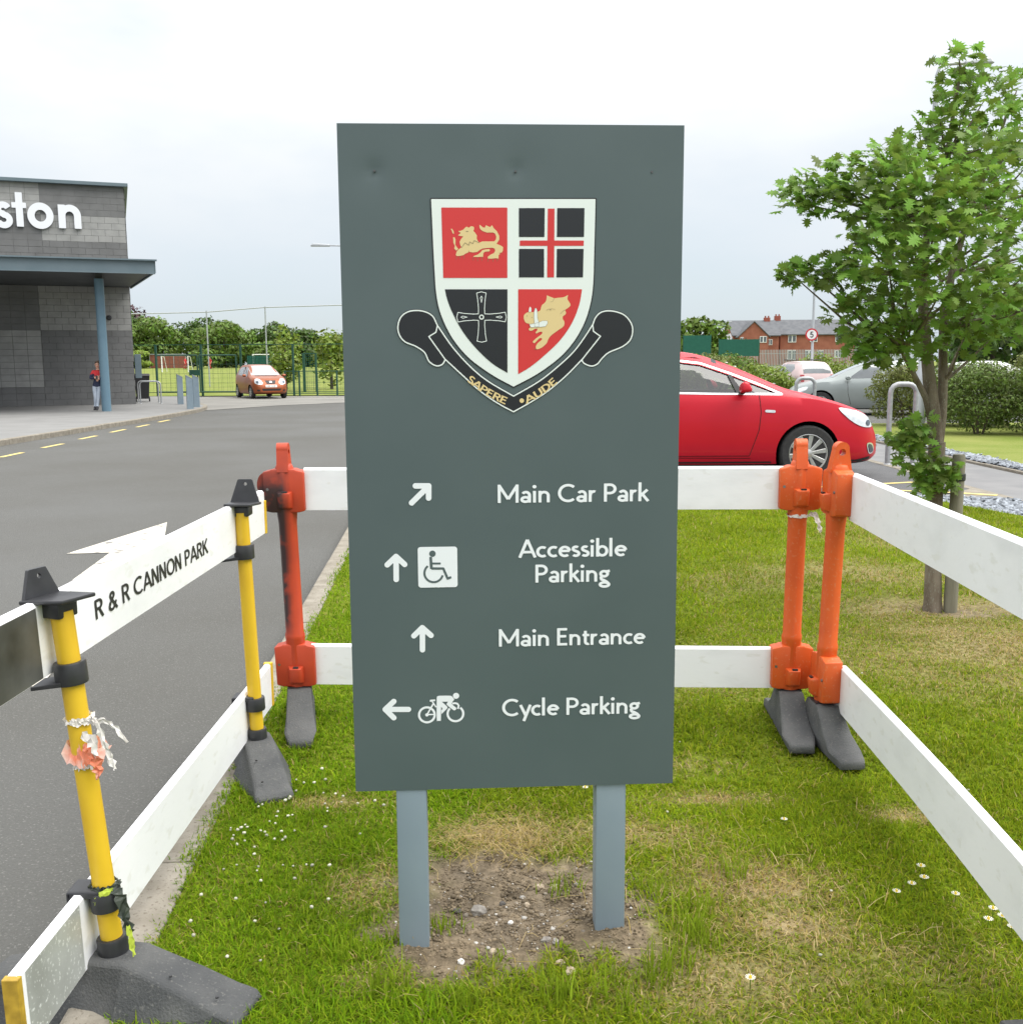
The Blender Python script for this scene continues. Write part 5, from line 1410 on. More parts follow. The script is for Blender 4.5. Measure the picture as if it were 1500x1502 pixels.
# galvanised hoops at the bay heads
hoop('barrier_hoop', (5.50, 14.42, -.05), R(0), .36, 1.13, .036, 'galvanised', 'tall galvanised hoop barrier between the red car and the maple', 'hoop barriers')
hoop('barrier_hoop', (5.72, 20.0, -.05), R(0), .36, 1.13, .036, 'galvanised', 'galvanised hoop barrier showing above the red bonnet', 'hoop barriers')

# ================================================================== CARS
def car_paint(name, c, metal=.15):
    return mat(name, c, tuple(v * .93 for v in c), rough=.38, scale=2, detail=2, metal=metal, coat=.22, spec=.3)
car_paint('paint_red', (.52, .006, .022), .1)
car_paint('paint_orange', (.30, .082, .028), .3)
car_paint('paint_grey', (.30, .33, .325), .4)
car_paint('paint_pale', (.62, .48, .47), .2)
car_paint('paint_silver', (.55, .57, .58), .5)
car_paint('paint_white_car', (.75, .76, .76), .0)
mat('tyre', (.022, .022, .023), (.032, .032, .032), rough=.85, scale=30)
mat('alloy', (.42, .42, .41), (.5, .5, .49), rough=.3, scale=20, metal=.7)
mat('chrome', (.80, .81, .82), rough=.15, metal=.75)
mat('trim_black', (.015, .015, .016), rough=.55)
mat('arch_black', (.006, .006, .006), rough=.95, spec=.1)
mat('cabin_dark', (.10, .105, .11), rough=.9, spec=.1)
mat('lamp_glass', (.62, .66, .70), (.8, .83, .86), rough=.08, scale=14, metal=.3, coat=1.0)
mat('lamp_inner', (.12, .14, .17), rough=.2, metal=.6)
mat('tail_red', (.35, .01, .012), rough=.2, coat=.8)
mat('plate_white', (.75, .75, .72), rough=.5)
mat('plate_yellow', (.72, .58, .06), rough=.5)
mat('panel_gap', (.02, .006, .008), rough=.9)
mat_glass('car_glass', (.70, .78, .78), .62)
mat('glass_dark', (.035, .045, .05), (.09, .11, .12), rough=.04, scale=1.5, spec=1.0, coat=1.0)
mat('glass_sky', (.30, .35, .37), (.42, .47, .49), rough=.06, scale=2.0, spec=1.0, coat=1.0)  # opaque windscreen glass, pale sky reflection painted into its base colour

def interp(tab, x):
    xs = [t[0] for t in tab]; zs = [t[1] for t in tab]
    # smooth (monotone-ish) interpolation
    x = min(max(x, xs[0]), xs[-1])
    for i in range(len(xs) - 1):
        if x <= xs[i + 1]:
            h = xs[i + 1] - xs[i]; t = (x - xs[i]) / h
            d = lambda k: 0 if k <= 0 or k >= len(xs) - 1 else (zs[k + 1] - zs[k - 1]) / (xs[k + 1] - xs[k - 1])
            m0 = d(i) if i > 0 else (zs[1] - zs[0]) / (xs[1] - xs[0]); m1 = d(i + 1) if i + 1 < len(xs) - 1 else (zs[-1] - zs[-2]) / (xs[-1] - xs[-2])
            return ((2 * t ** 3 - 3 * t * t + 1) * zs[i] + (t ** 3 - 2 * t * t + t) * h * m0 + (-2 * t ** 3 + 3 * t * t) * zs[i + 1] + (t ** 3 - t * t) * h * m1)
    return zs[-1]
def car_loft(sp, step=.06):
    x0, x1 = sp['top'][0][0], sp['top'][-1][0]
    n = int((x1 - x0) / step)
    xs = sorted(set([round(x0 + (x1 - x0) * i / n, 4) for i in range(n + 1)] + [round(x0 + .012, 4), round(x1 - .012, 4), round(x1 - .03, 4), round(x0 + .03, 4)]))
    V = []; m = None
    for x in xs:
        Wd = interp(sp['wid'], x); zt = interp(sp['top'], x); zb = interp(sp['bot'], x)
        zl = min(interp(sp['belt'], x), zt - .035)
        g = max(0.0, zt - zl)
        wb = Wd * .955
        wr = max(wb - .06 - g * sp.get('tumble', .48), wb * .45)
        dz = zl - zb
        half = [(0, zb), (Wd * .78, zb), (Wd * .92, zb + .03), (Wd * .972, zb + .16 * dz), (Wd * .992, zb + .36 * dz), (Wd, zb + .55 * dz), (Wd * .993, zb + .72 * dz), (Wd * .982, zb + .88 * dz), (wb, zl),
                (wb - (wb - wr) * .30, zl + g * .34), (wb - (wb - wr) * .62, zl + g * .64), (wr + .01, zl + g * .86), (wr - .05, zl + g * .965), (wr * .6, zl + g * .994), (0, zt)]
        ring = half + [(-y, z) for y, z in reversed(half[1:-1])]
        m = len(ring)
        V += [(x, y, z) for y, z in ring]
    F = []
    k = len(xs)
    for i in range(k - 1):
        for j in range(m): F.append((i * m + j, (i + 1) * m + j, (i + 1) * m + (j + 1) % m, i * m + (j + 1) % m))
    F += [tuple(reversed(range(m))), tuple((k - 1) * m + j for j in range(m))]
    return V, F
def boolean(me, cutters):
    o = bpy.data.objects.new('cut', me); C.objects.link(o); cs = []
    for v, f in cutters:
        mb = MB(); mb.add(v, f); c = mb.build('cutter', 'arch_black'); cs.append(c)
        md = o.modifiers.new('b', 'BOOLEAN'); md.operation = 'DIFFERENCE'; md.solver = 'EXACT'; md.object = c
    r = evaluated(o)
    for c in cs: bpy.data.objects.remove(c)
    bpy.data.objects.remove(o)
    return r
def cyl_cut(x, z, r, y0, y1, n=40):
    mb = MB(); mb.lathe([(r, y0), (r, y1)], (x, 0, z), n, 'y'); return mb.v, mb.f
def prism_y(poly, y0, y1):
    mb = MB(); mb.prism(poly, lambda a, b: (a, y0, b), lambda a, b: (a, y1, b)); return mb.v, mb.f
def wheel(parent, x, y, r, rimr, side, spokes, w=.2):
    t = MB()
    t.lathe([(rimr * .98, -w * .42), (rimr * 1.03, -w * .5), (r * .93, -w * .5), (r * .985, -w * .40), (r, -w * .25), (r, w * .25), (r * .985, w * .40), (r * .93, w * .5), (rimr * 1.03, w * .5), (rimr * .98, w * .42)], (x, y, r), 40, 'y')
    wh = t.build('wheel', 'tyre', parent, smooth=True)
    s = side; yo = y + s * w * .40
    ri = MB(); n = 40
    # rim lip and barrel
    prof = [(rimr * .99, s * w * .44), (rimr * 1.0, s * w * .48), (rimr * .965, s * w * .49), (rimr * .90, s * w * .40), (rimr * .88, -s * w * .3)]
    V = []; F = []
    for rr, h in prof:
        for j in range(n):
            a = 6.28318 * j / n; V.append((x + rr * math.cos(a), y + h, r + rr * math.sin(a)))
    for i in range(len(prof) - 1):
        for j in range(n): F.append((i * n + j, i * n + (j + 1) % n, (i + 1) * n + (j + 1) % n, (i + 1) * n + j))
    ri.add(V, F)
    rim = ri.build('rim', 'alloy', wh, smooth=True)
    MB().lathe([(rimr * .87, 0), (rimr * .87, s * .01)], (x, y - s * w * .05, r), 24, 'y').build('brake_disc', 'arch_black', wh)
    sp = MB()
    for k in range(spokes):
        a = 6.28318 * (k + .25) / spokes
        c, q = math.cos(a), math.sin(a)
        def P(rad, tn, d): return (x + rad * c - tn * q, yo + s * d, r + rad * q + tn * c)
        w0, w1 = rimr * .085, rimr * .155
        sp.hexa([P(rimr * .12, -w0, -.03), P(rimr * .95, -w1, -.02), P(rimr * .95, w1, -.02), P(rimr * .12, w0, -.03), P(rimr * .12, -w0 * .8, .012), P(rimr * .95, -w1 * .75, .010), P(rimr * .95, w1 * .75, .010), P(rimr * .12, w0 * .8, .012)])
    spk = sp.build('spokes', 'alloy', wh, bevel=.004, seg=1)
    MB().lathe([(rimr * .22, -s * .03), (rimr * .22, s * .012), (rimr * .10, s * .024)], (x, yo, r), 20, 'y').build('hub', 'alloy', wh, smooth=True)
    return wh
def patch(bvh, f, h, axis, lift, name, material, parent, smooth=True):
    """thin shaped piece wrapped on the body; axis tells from which side it is pressed on"""
    V, F = fill(f, h, merge=False)
    P = []; ok = []
    for a, b in V:
        if axis == 'y+': o, d = Vector((a, 3, b)), Vector((0, -1, 0))
        elif axis == 'y-': o, d = Vector((a, -3, b)), Vector((0, 1, 0))
        elif axis == 'x+': o, d = Vector((4, a, b)), Vector((-1, 0, 0))
        else: o, d = Vector((-4, a, b)), Vector((1, 0, 0))
        l, nr, i, dist = bvh.ray_cast(o, d)
        if l is not None and nr.dot(d) > 0: nr = -nr
        if l is None: P.append(o + d * 3); ok.append(False)
        else: P.append(l - d * lift * .6 + nr * lift * .6); ok.append(True)
    F = [q for q in F if all(ok[i] for i in q)]
    if not F: return None
    used = sorted({i for q in F for i in q}); mp_ = {i: k for k, i in enumerate(used)}
    return raw(name, [tuple(P[i]) for i in used], [tuple(mp_[i] for i in q) for q in F], material, parent, smooth=smooth)
def bvh_of(V, F): return BVHTree.FromPolygons([Vector(v) for v in V], F)
def finish_body(me, name, parent, paint, wheels, ra):
    me.materials.clear()
    me.materials.append(M[paint]); me.materials.append(M['arch_black']); me.materials.append(M['cabin_dark']); me.materials.append(M['trim_black'])
    return me
# ---------------------------------------------------------------- the red hatchback beside the verge
def red_hatch():
    root = thing('parked_car', 'shiny red hatchback parked nose to the path behind the barrier', 'car', (2.19, 13.36, -.054), 0)
    root.scale = (1.05, 1.04, 1.06)
    sp = dict(top=[(-2.21, .62), (-2.18, .80), (-2.12, .98), (-2.02, 1.10), (-1.78, 1.33), (-1.45, 1.425), (-.9, 1.48), (-.3, 1.51), (.1, 1.475), (.45, 1.36), (.85, 1.185), (1.10, 1.075), (1.35, 1.01), (1.7, .915), (2.02, .80), (2.18, .70), (2.27, .56), (2.31, .44)],
              bot=[(-2.21, .34), (-2.1, .27), (-1.7, .20), (0, .17), (1.7, .18), (2.16, .20), (2.31, .26)],
              wid=[(-2.21, .60), (-2.15, .72), (-2.0, .80), (-1.6, .88), (-1.0, .905), (0, .905), (.9, .905), (1.35, .905), (1.7, .88), (1.99, .80), (2.14, .70), (2.25, .56), (2.31, .42)],
              belt=[(-2.21, .95), (-1.5, 1.06), (-.5, 1.02), (.6, .985), (1.1, .97), (1.5, .93), (2.04, .75), (2.31, .45)], tumble=.44)
    V, F = car_loft(sp)
    base = MB(); base.add(V, F); b0 = base.build('tmp', 'paint_red', None); me = b0.data.copy(); bpy.data.objects.remove(b0)
    full = bvh_of(V, F)
    wx = (1.36, -1.325)
    winF = [(1.00, 1.012), (.30, 1.022), (-.42, 1.04), (-.40, 1.350), (-.1, 1.366), (.12, 1.338), (.46, 1.222), (.80, 1.09)]
    winR = [(-.50, 1.045), (-1.30, 1.085), (-1.42, 1.13), (-1.10, 1.275), (-.85, 1.328), (-.48, 1.352)]
    cut = []
    for x in wx:
        for s in (-1, 1): cut.append(cyl_cut(x, .325, .372, s * .58, s * 1.3))
    cut.append(prism_y(winF, -1.2, 1.2)); cut.append(prism_y(winR, -1.2, 1.2))
    cut.append(prism_y([(.62, .80), (.95, 1.0), (.40, 1.33), (.08, 1.43), (-.9, 1.42), (-1.45, 1.33), (-1.75, 1.08), (-1.6, .62), (.35, .45)], -.60, .60))
    cut.append(prism_y([(1.10, 1.02), (1.16, 1.10), (.30, 1.475), (.20, 1.39)], -.56, .56))
    cut.append(prism_y([(-1.72, 1.40), (-2.04, 1.16), (-1.85, 1.07), (-1.5, 1.30)], -.50, .50))
    me = boolean(me, cut)
    finish_body(me, 'body', root, 'paint_red', wx, .37)
    for p in me.polygons:
        c = p.center
        for x in wx:
            r = math.hypot(c.x - x, c.z - .325)
            if r < .3745 and abs(c.y) < .92 and not (abs(p.normal.y) > .5 and abs(c.y) > .8): p.material_index = 1
        if p.material_index == 0 and abs(c.y) <= .602 and -1.8 < c.x < 1.0 and c.z < 1.44 and p.normal.z > -2:
            if abs(abs(c.y) - .6) < .003 or (c.z < 1.40 and c.z > .4 and full.find_nearest(c)[3] > .03): p.material_index = 2
        if p.material_index == 0 and full.find_nearest(c)[3] > .012: p.material_index = 3
        if p.material_index == 0 and c.z < .215: p.material_index = 3
        p.use_smooth = True
    try: me.set_sharp_from_angle(angle=R(32))
    except Exception: pass
    body = link_mesh('body', me, None, root)
    for s, ax in ((-1, 'y-'), (1, 'y+')):
        for nm, w in (('side_window', winF), ('side_window', winR)):
            patch(full, f_off(f_poly(w), .012), .03, ax, -.012, nm, 'car_glass', root)
        outl = [(1.045, 1.004), (.30, 1.012), (-.5, 1.03), (-1.32, 1.075), (-1.46, 1.135), (-1.13, 1.29), (-.87, 1.345), (-.42, 1.372), (-.1, 1.386), (.13, 1.358), (.47, 1.24), (.82, 1.104)]
        patch(full, f_line(outl, .020, closed=True), .010, ax, .004, 'window_trim', 'chrome', root)
        patch(full, f_poly([(-.425, 1.03), (-.50, 1.035), (-.48, 1.36), (-.40, 1.36)]), .02, ax, .003, 'pillar_trim', 'trim_black', root)
        patch(full, f_poly([(.52, 1.02), (.60, 1.02), (.475, 1.225), (.43, 1.235)]), .015, ax, .003, 'quarter_pillar', 'trim_black', root)
        # shut lines, handles, repeater
        patch(full, f_union(f_line([(.78, .99), (.80, .80), (.78, .60), (.72, .42), (.68, .30)], .008), f_line([(-.50, 1.03), (-.55, .7), (-.50, .30)], .008), f_line([(.68, .30), (-.50, .30)], .007), f_line([(-.50, .30), (-1.05, .33), (-1.2, .6), (-1.28, 1.07)], .008)), .006, ax, .0015, 'shut_line', 'panel_gap', body)
        for hx in (-.28, -1.12):
            hb = MB().hexa([(hx - .11, s * .86, .845), (hx + .10, s * .86, .845), (hx + .10, s * .925, .85), (hx - .11, s * .925, .85), (hx - .10, s * .86, .878), (hx + .09, s * .86, .878), (hx + .09, s * .92, .872), (hx - .10, s * .92, .872)])
            hb.build('door_handle', 'paint_red', body, bevel=.01, smooth=True)
        patch(full, f_off(f_line([(.86, .815), (.95, .81)], .03, butt=False), 0), .006, ax, .006, 'side_repeater', 'lamp_glass', body)
        patch(full, f_line([(-.2, .222), (.95, .225)], .02), .015, ax, .004, 'sill_strip', 'trim_black', body)
        patch(full, f_line([(.7, .27), (-1.0, .29)], .007), .006, ax, .0015, 'sill_line', 'panel_gap', body)
        # mirror
        mb = MB()
        mb.hexa([(.52, s * .92, 1.02), (.68, s * .93, 1.035), (.66, s * 1.10, 1.045), (.53, s * 1.12, 1.03), (.53, s * .93, 1.13), (.63, s * .94, 1.12), (.615, s * 1.08, 1.155), (.535, s * 1.10, 1.165)])
        mi = mb.build('wing_mirror', 'paint_red', root, bevel=.035, seg=3, smooth=True)
        MB().hexa([(.60, s * .86, 1.005), (.54, s * .86, 1.005), (.54, s * .95, 1.02), (.60, s * .95, 1.02), (.60, s * .86, 1.03), (.54, s * .86, 1.03), (.54, s * .95, 1.05), (.60, s * .95, 1.05)]).build('mirror_arm', 'trim_black', mi)
        # lamps
        hl = catmull([(1.70, .845), (1.86, .825), (2.04, .765), (2.16, .69), (2.17, .625), (2.06, .615), (1.93, .655), (1.80, .74)], 3)
        h_ = patch(full, f_poly(hl), .015, ax, .008, 'headlight', 'lamp_glass', root)
        patch(full, f_disc((2.09, .665), .034), .01, ax, .012, 'headlight_lens', 'lamp_inner', h_)
        patch(full, f_poly(catmull([(2.09, .43), (2.18, .42), (2.21, .33), (2.14, .30), (2.10, .36)], 3)), .012, ax, .006, 'fog_lamp', 'chrome', root)
        patch(full, f_poly(catmull([(2.11, .415), (2.165, .405), (2.195, .335), (2.145, .315), (2.12, .36)], 3)), .01, ax, .010, 'fog_lamp_glass', 'lamp_inner', root)
        patch(full, f_poly(catmull([(-1.80, .99), (-2.02, .99), (-2.10, .90), (-2.05, .80), (-1.9, .84)], 3)), .02, ax, .006, 'tail_light', 'tail_red', root)
        patch(full, f_line([(1.62, .235), (1.95, .225), (2.15, .26)], .035), .015, ax, .004, 'bumper_line', 'trim_black', body)
        for x in wx: wheel(root, x, s * .80, .325, .225, s, 10)
    patch(full, f_poly([(-.40, .62), (.40, .62), (.34, .50), (-.34, .50)]), .03, 'x+', .006, 'grille', 'trim_black', root)
    patch(full, f_line([(-.36, .58), (.36, .58)], .03), .015, 'x+', .012, 'grille_bar', 'chrome', root)
    patch(full, f_poly([(-.42, .40), (.42, .40), (.36, .28), (-.36, .28)]), .03, 'x+', .006, 'lower_intake', 'trim_black', root)
    patch(full, f_poly([(-.26, .47), (.26, .47), (.26, .41), (-.26, .41)]), .02, 'x+', .012, 'number_plate', 'plate_white', root)
    patch(full, f_poly([(-.26, .82), (.26, .82), (.26, .72), (-.26, .72)]), .03, 'x-', .008, 'number_plate', 'plate_yellow', root)
    # glazing front and rear
    def sheet(x0, x1, hw0, hw1, name, n=10, sink=.010, mt_='car_glass'):
        V = []; F = []
        for i in range(n + 1):
            t = i / n; x = x0 + (x1 - x0) * t; hw = hw0 + (hw1 - hw0) * t
            for j in range(9):
                y = -hw + 2 * hw * j / 8
                l, nr, _, _ = full.ray_cast(Vector((x, y, 3)), Vector((0, 0, -1)))
                if nr.z < 0: nr = -nr
                V.append(tuple(l - nr * sink))
        for i in range(n):
            for j in range(8): F.append((i * 9 + j, i * 9 + j + 1, (i + 1) * 9 + j + 1, (i + 1) * 9 + j))
        raw(name, V, F, mt_, root, smooth=True)
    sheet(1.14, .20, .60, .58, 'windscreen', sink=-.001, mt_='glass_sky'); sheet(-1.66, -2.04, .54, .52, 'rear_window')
    # cabin
    MB().box((-.4, 0, .45), (2.0, 1.1, .06)).build('cabin_floor', 'cabin_dark', root)
    MB().hexa([(.62, -.6, .6), (.98, -.6, .85), (.98, .6, .85), (.62, .6, .6), (.60, -.6, .95), (.95, -.6, 1.0), (.95, .6, 1.0), (.60, .6, .95)]).build('dashboard', 'cabin_dark', root)
    for y in (-.34, .34):
        for x in (-.25, -1.05):
            st = MB(); st.hexa([(x - .1, y - .22, .5), (x + .42, y - .22, .5), (x + .42, y + .22, .5), (x - .1, y + .22, .5), (x - .14, y - .21, .68), (x + .42, y - .21, .72), (x + .42, y + .21, .72), (x - .14, y + .21, .68)])
            st.hexa([(x - .16, y - .21, .64), (x + .0, y - .21, .64), (x + .0, y + .21, .64), (x - .16, y + .21, .64), (x - .34, y - .18, 1.14), (x - .22, y - .18, 1.14), (x - .22, y + .18, 1.14), (x - .34, y + .18, 1.14)])
            se = st.build('seat', 'cabin_dark', root, bevel=.04, seg=2, smooth=True)
            MB().box((x - .31, y, 1.24), (.10, .24, .15)).build('headrest', 'cabin_dark', se, bevel=.03, smooth=True)
    sw_ = MB(); sw_.tube([(.42 + .08 * math.sin(a), -.36 + .18 * math.cos(a), .98 + .17 * math.sin(a)) for a in [6.283 * i / 20 for i in range(21)]], .016, 6); sw_.build('steering_wheel', 'trim_black', root)
    return root
red_hatch()

# ---------------------------------------------------------------- plainer builder for the cars further off
def simple_car(name, label, loc, rz, paint, sp, wx, wr, wins, scr, detail=None):
    root = thing(name, label, 'car', loc, rz)
    V, F = car_loft(sp, .08)
    base = MB(); base.add(V, F); b0 = base.build('tmp', paint, None); me = b0.data.copy(); bpy.data.objects.remove(b0)
    full = bvh_of(V, F)
    Wd = max(w for _, w in sp['wid'])
    cut = []
    for x in wx:
        for s in (-1, 1): cut.append(cyl_cut(x, wr, wr + .05, s * (Wd - .32), s * 1.4, 28))
    me = boolean(me, cut); finish_body(me, 'body', root, paint, wx, wr)
    for p in me.polygons:
        c = p.center
        for x in wx:
            if math.hypot(c.x - x, c.z - wr) < wr + .052 and full.find_nearest(c)[3] > .006: p.material_index = 1
        if p.material_index == 0 and c.z < .2: p.material_index = 3
        p.use_smooth = True
    try: me.set_sharp_from_angle(angle=R(32))
    except Exception: pass
    body = link_mesh('body', me, None, root)
    for s, ax in ((-1, 'y-'), (1, 'y+')):
        for w in wins: patch(full, f_poly(w), .03, ax, .004, 'side_window', 'glass_dark', root)
        for x in wx: wheel(root, x, s * (Wd - .11), wr, wr * .64, s, 7, .17)
        mb = MB(); mb.lathe([(.02, -.07), (.07, -.04), (.08, .02), (.05, .09)], (0, 0, 0), 12, 'y')
        mx, mz = sp['mirror']
        mb.v = [(mx + x, s * (Wd + .07 + y), mz + z * .8) for x, y, z in mb.v]; mb.build('wing_mirror', paint, root, smooth=True)
    def glass(x0, x1, hw0, hw1, nm, m):
        n = 7; V = []; F = []
        for i in range(n + 1):
            t = i / n; x = x0 + (x1 - x0) * t; hw = hw0 + (hw1 - hw0) * t
            for j in range(9):
                y = -hw + 2 * hw * j / 8
                l, nr, _, _ = full.ray_cast(Vector((x, y, 3)), Vector((0, 0, -1))); V.append(tuple(l + (nr if nr.z > 0 else -nr) * .005))
        for i in range(n):
            for j in range(8): F.append((i * 9 + j, i * 9 + j + 1, (i + 1) * 9 + j + 1, (i + 1) * 9 + j))
        return raw(nm, V, F, m, root, smooth=True)
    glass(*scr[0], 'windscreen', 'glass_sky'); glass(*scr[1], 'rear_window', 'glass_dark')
    if detail: detail(root, full, body)
    return root
kia = dict(top=[(-1.75, .55), (-1.72, .80), (-1.68, 1.0), (-1.58, 1.25), (-1.42, 1.42), (-1.0, 1.47), (-.4, 1.48), (.10, 1.43), (.45, 1.25), (.80, 1.04), (1.05, .965), (1.35, .90), (1.58, .78), (1.70, .62), (1.75, .48)],
           bot=[(-1.75, .36), (-1.5, .22), (0, .18), (1.5, .2), (1.75, .28)],
           wid=[(-1.75, .60), (-1.68, .70), (-1.4, .77), (0, .80), (1.1, .80), (1.4, .77), (1.6, .68), (1.70, .58), (1.75, .46)],
           belt=[(-1.75, .95), (-1.2, .99), (0, .94), (.9, .90), (1.3, .82), (1.75, .5)], tumble=.38, mirror=(.62, 1.0))
def kia_front(root, b, body):
    for s, ax in ((-1, 'y-'), (1, 'y+')):
        pass
    for s in (-1, 1):
        hl = patch(b, f_poly(catmull([(s * .36, .66), (s * .44, .84), (s * .60, .86), (s * .67, .78), (s * .66, .66), (s * .50, .61)], 3)), .02, 'x+', .008, 'headlight', 'lamp_glass', root)
        if hl: patch(b, f_disc((s * .56, .72), .06), .015, 'x+', .014, 'headlight_lens', 'lamp_inner', hl)
        patch(b, f_poly([(s * .5, .40), (s * .62, .40), (s * .60, .33), (s * .5, .33)]), .02, 'x+', .006, 'fog_lamp', 'trim_black', root)
    g = patch(b, f_poly([(-.24, .79), (.24, .79), (.18, .64), (-.18, .64)]), .02, 'x+', .006, 'grille', 'trim_black', root)
    patch(b, f_off(f_line([(-.03, .725), (.03, .725)], .05, butt=False), 0), .012, 'x+', .014, 'badge', 'chrome', g)
    patch(b, f_poly([(-.25, .60), (.25, .60), (.25, .50), (-.25, .50)]), .02, 'x+', .010, 'number_plate', 'plate_white', root)
    patch(b, f_union(*[f_poly([(q, .53), (q + .045, .53), (q + .045, .575), (q, .575)]) for q in (-.21, -.15, -.09, .0, .06, .12)]), .012, 'x+', .014, 'plate_characters', 'steel_dark', root)
    patch(b, f_poly([(-.42, .44), (.42, .44), (.38, .35), (-.38, .35)]), .02, 'x+', .005, 'lower_intake', 'trim_black', root)
    patch(b, f_line([(-.5, .985), (.5, .985)], .02), .02, 'x+', .02, 'wiper', 'trim_black', root)
hd = math.atan2(-.879, .477)
simple_car('parked_car', 'small copper orange hatchback facing the camera by the field gates', (-11.2, 46.2, -.07), hd, 'paint_orange', kia, (1.15, -1.2), .285,
           [[(.62, .96), (-.12, .98), (-.12, 1.36), (.05, 1.37), (.30, 1.25)], [(-.2, .985), (-.95, 1.02), (-1.15, 1.2), (-.95, 1.36), (-.2, 1.37)]], ((.86, .12, .63, .56), (-1.48, -1.66, .5, .52)), kia_front)
sal = dict(top=[(-2.3, .60), (-2.27, .85), (-2.2, 1.0), (-1.8, 1.06), (-1.5, 1.12), (-1.0, 1.36), (-.5, 1.44), (0, 1.455), (.3, 1.40), (.75, 1.20), (1.15, 1.0), (1.5, .93), (2.0, .80), (2.2, .66), (2.28, .5)],
           bot=[(-2.3, .34), (-2.0, .2), (0, .17), (2.0, .19), (2.28, .28)],
           wid=[(-2.3, .64), (-2.2, .76), (-1.9, .85), (0, .90), (1.3, .89), (1.9, .80), (2.18, .62), (2.28, .5)],
           belt=[(-2.3, .95), (-1.5, 1.02), (0, .96), (1.0, .92), (1.6, .86), (2.28, .5)], tumble=.45, mirror=(.72, 1.02))
def lamps(root, b, body):
    for s, ax in ((-1, 'y-'), (1, 'y+')):
        patch(b, f_poly(catmull([(1.75, .78), (1.95, .73), (2.12, .64), (1.98, .62), (1.8, .68)], 3)), .02, ax, .007, 'headlight', 'lamp_glass', root)
        patch(b, f_poly(catmull([(-1.9, .95), (-2.15, .93), (-2.2, .8), (-1.95, .82)], 3)), .02, ax, .007, 'tail_light', 'tail_red', root)
        patch(b, f_union(f_line([(.72, .92), (.70, .6), (.62, .3)], .012), f_line([(-.25, .95), (-.28, .6), (-.25, .3)], .012)), .012, ax, .002, 'shut_line', 'panel_gap', body)
        patch(b, f_line([(.0, .84), (-.14, .84)], .03, butt=False), .012, ax, .012, 'door_handle', 'chrome', body)
sw1 = [[(.70, 1.0), (-.18, 1.02), (-.16, 1.34), (.05, 1.36), (.30, 1.29)], [(-.28, 1.025), (-.95, 1.06), (-1.15, 1.12), (-.85, 1.29), (-.28, 1.35)]]
simple_car('parked_car', 'grey green saloon car half hidden by the hedge', (10.0, 28.6, -.06), math.pi - R(12), 'paint_grey', sal, (1.4, -1.35), .32, sw1, ((1.08, .18, .62, .56), (-1.1, -1.55, .55, .6)), lamps)
def tails(root, b, body):
    lamps(root, b, body)
    for s in (-1, 1): patch(b, f_poly([(s * .52, .98), (s * .68, .98), (s * .66, .72), (s * .54, .72)]), .02, 'x-', .008, 'tail_light', 'tail_red', root)
    patch(b, f_poly([(-.26, .72), (.26, .72), (.26, .6), (-.26, .6)]), .02, 'x-', .008, 'number_plate', 'plate_yellow', root)
    for s in (-1, 1): MB().tube([(-1.1, s * .5, 1.52), (.1, s * .5, 1.53)], .02, 6).build('roof_rail', 'trim_black', root)
kw = [[(.62, .96), (-.12, .98), (-.12, 1.36), (.05, 1.37), (.30, 1.25)], [(-.2, .985), (-.95, 1.02), (-1.15, 1.2), (-.95, 1.36), (-.2, 1.37)]]
simple_car('parked_car', 'pale pinkish hatchback with roof rails seen from behind beyond the rose bush', (11.1, 40.0, -.06), R(100), 'paint_pale', kia, (1.15, -1.2), .285, kw, ((.86, .12, .63, .56), (-1.44, -1.67, .52, .55)), tails)
simple_car('parked_car', 'white car whose roof shows over the hedge right of the trunk', (14.5, 31.5, -.06), R(8), 'paint_white_car', sal, (1.4, -1.35), .32, sw1, ((1.08, .18, .62, .56), (-1.1, -1.55, .55, .6)), lamps)
simple_car('parked_car', 'silver car whose roof shows over the hedge left of the trunk', (12.2, 33.0, -.06), R(95), 'paint_silver', kia, (1.15, -1.2), .285, kw, ((.86, .12, .63, .56), (-1.44, -1.67, .52, .55)), tails)

# ================================================================== VEGETATION
mat('bark', (.125, .098, .072), (.22, .185, .145), rough=.95, scale=22, detail=8, bump=1.0, bscale=45, stretch=(1, 1, .35), c3=(.26, .27, .22), spec=.15)
mat('bark_far', (.09, .07, .05), (.13, .105, .08), rough=.95, scale=5)
mat('timber', (.17, .16, .115), (.25, .235, .18), rough=.9, scale=12, detail=7, bump=.5, bscale=60, stretch=(1, 1, .15))
mat_leaf('maple_leaf', (.165, .285, .045), trans=.45, var=.45)
def _single():
    m = mat_leaf('maple_leaf_single', (.175, .295, .045), trans=.45, var=.45)
    t = m.node_tree
    oi = t.nodes.new('ShaderNodeObjectInfo')
    for l in list(t.links):
        if l.from_socket.name == 'Random Per Island':
            to = l.to_socket; t.links.remove(l); t.links.new(oi.outputs['Random'], to)
_single()
mat_leaf('leaf_deep', (.060, .112, .018), trans=.2, var=.45)
mat_leaf('leaf_mid', (.110, .180, .026), trans=.25, var=.45)
mat_leaf('leaf_light', (.180, .25, .035), trans=.3, var=.4)
mat_leaf('leaf_olive', (.155, .18, .045), trans=.25, var=.45)
mat_leaf('leaf_hedge', (.105, .155, .032), trans=.2, var=.55)
mat_leaf('leaf_purple', (.085, .042, .05), trans=.2, var=.4)
mat('petal_white', (.8, .79, .75), rough=.6)
mat('petal_yellow', (.62, .45, .03), rough=.6)

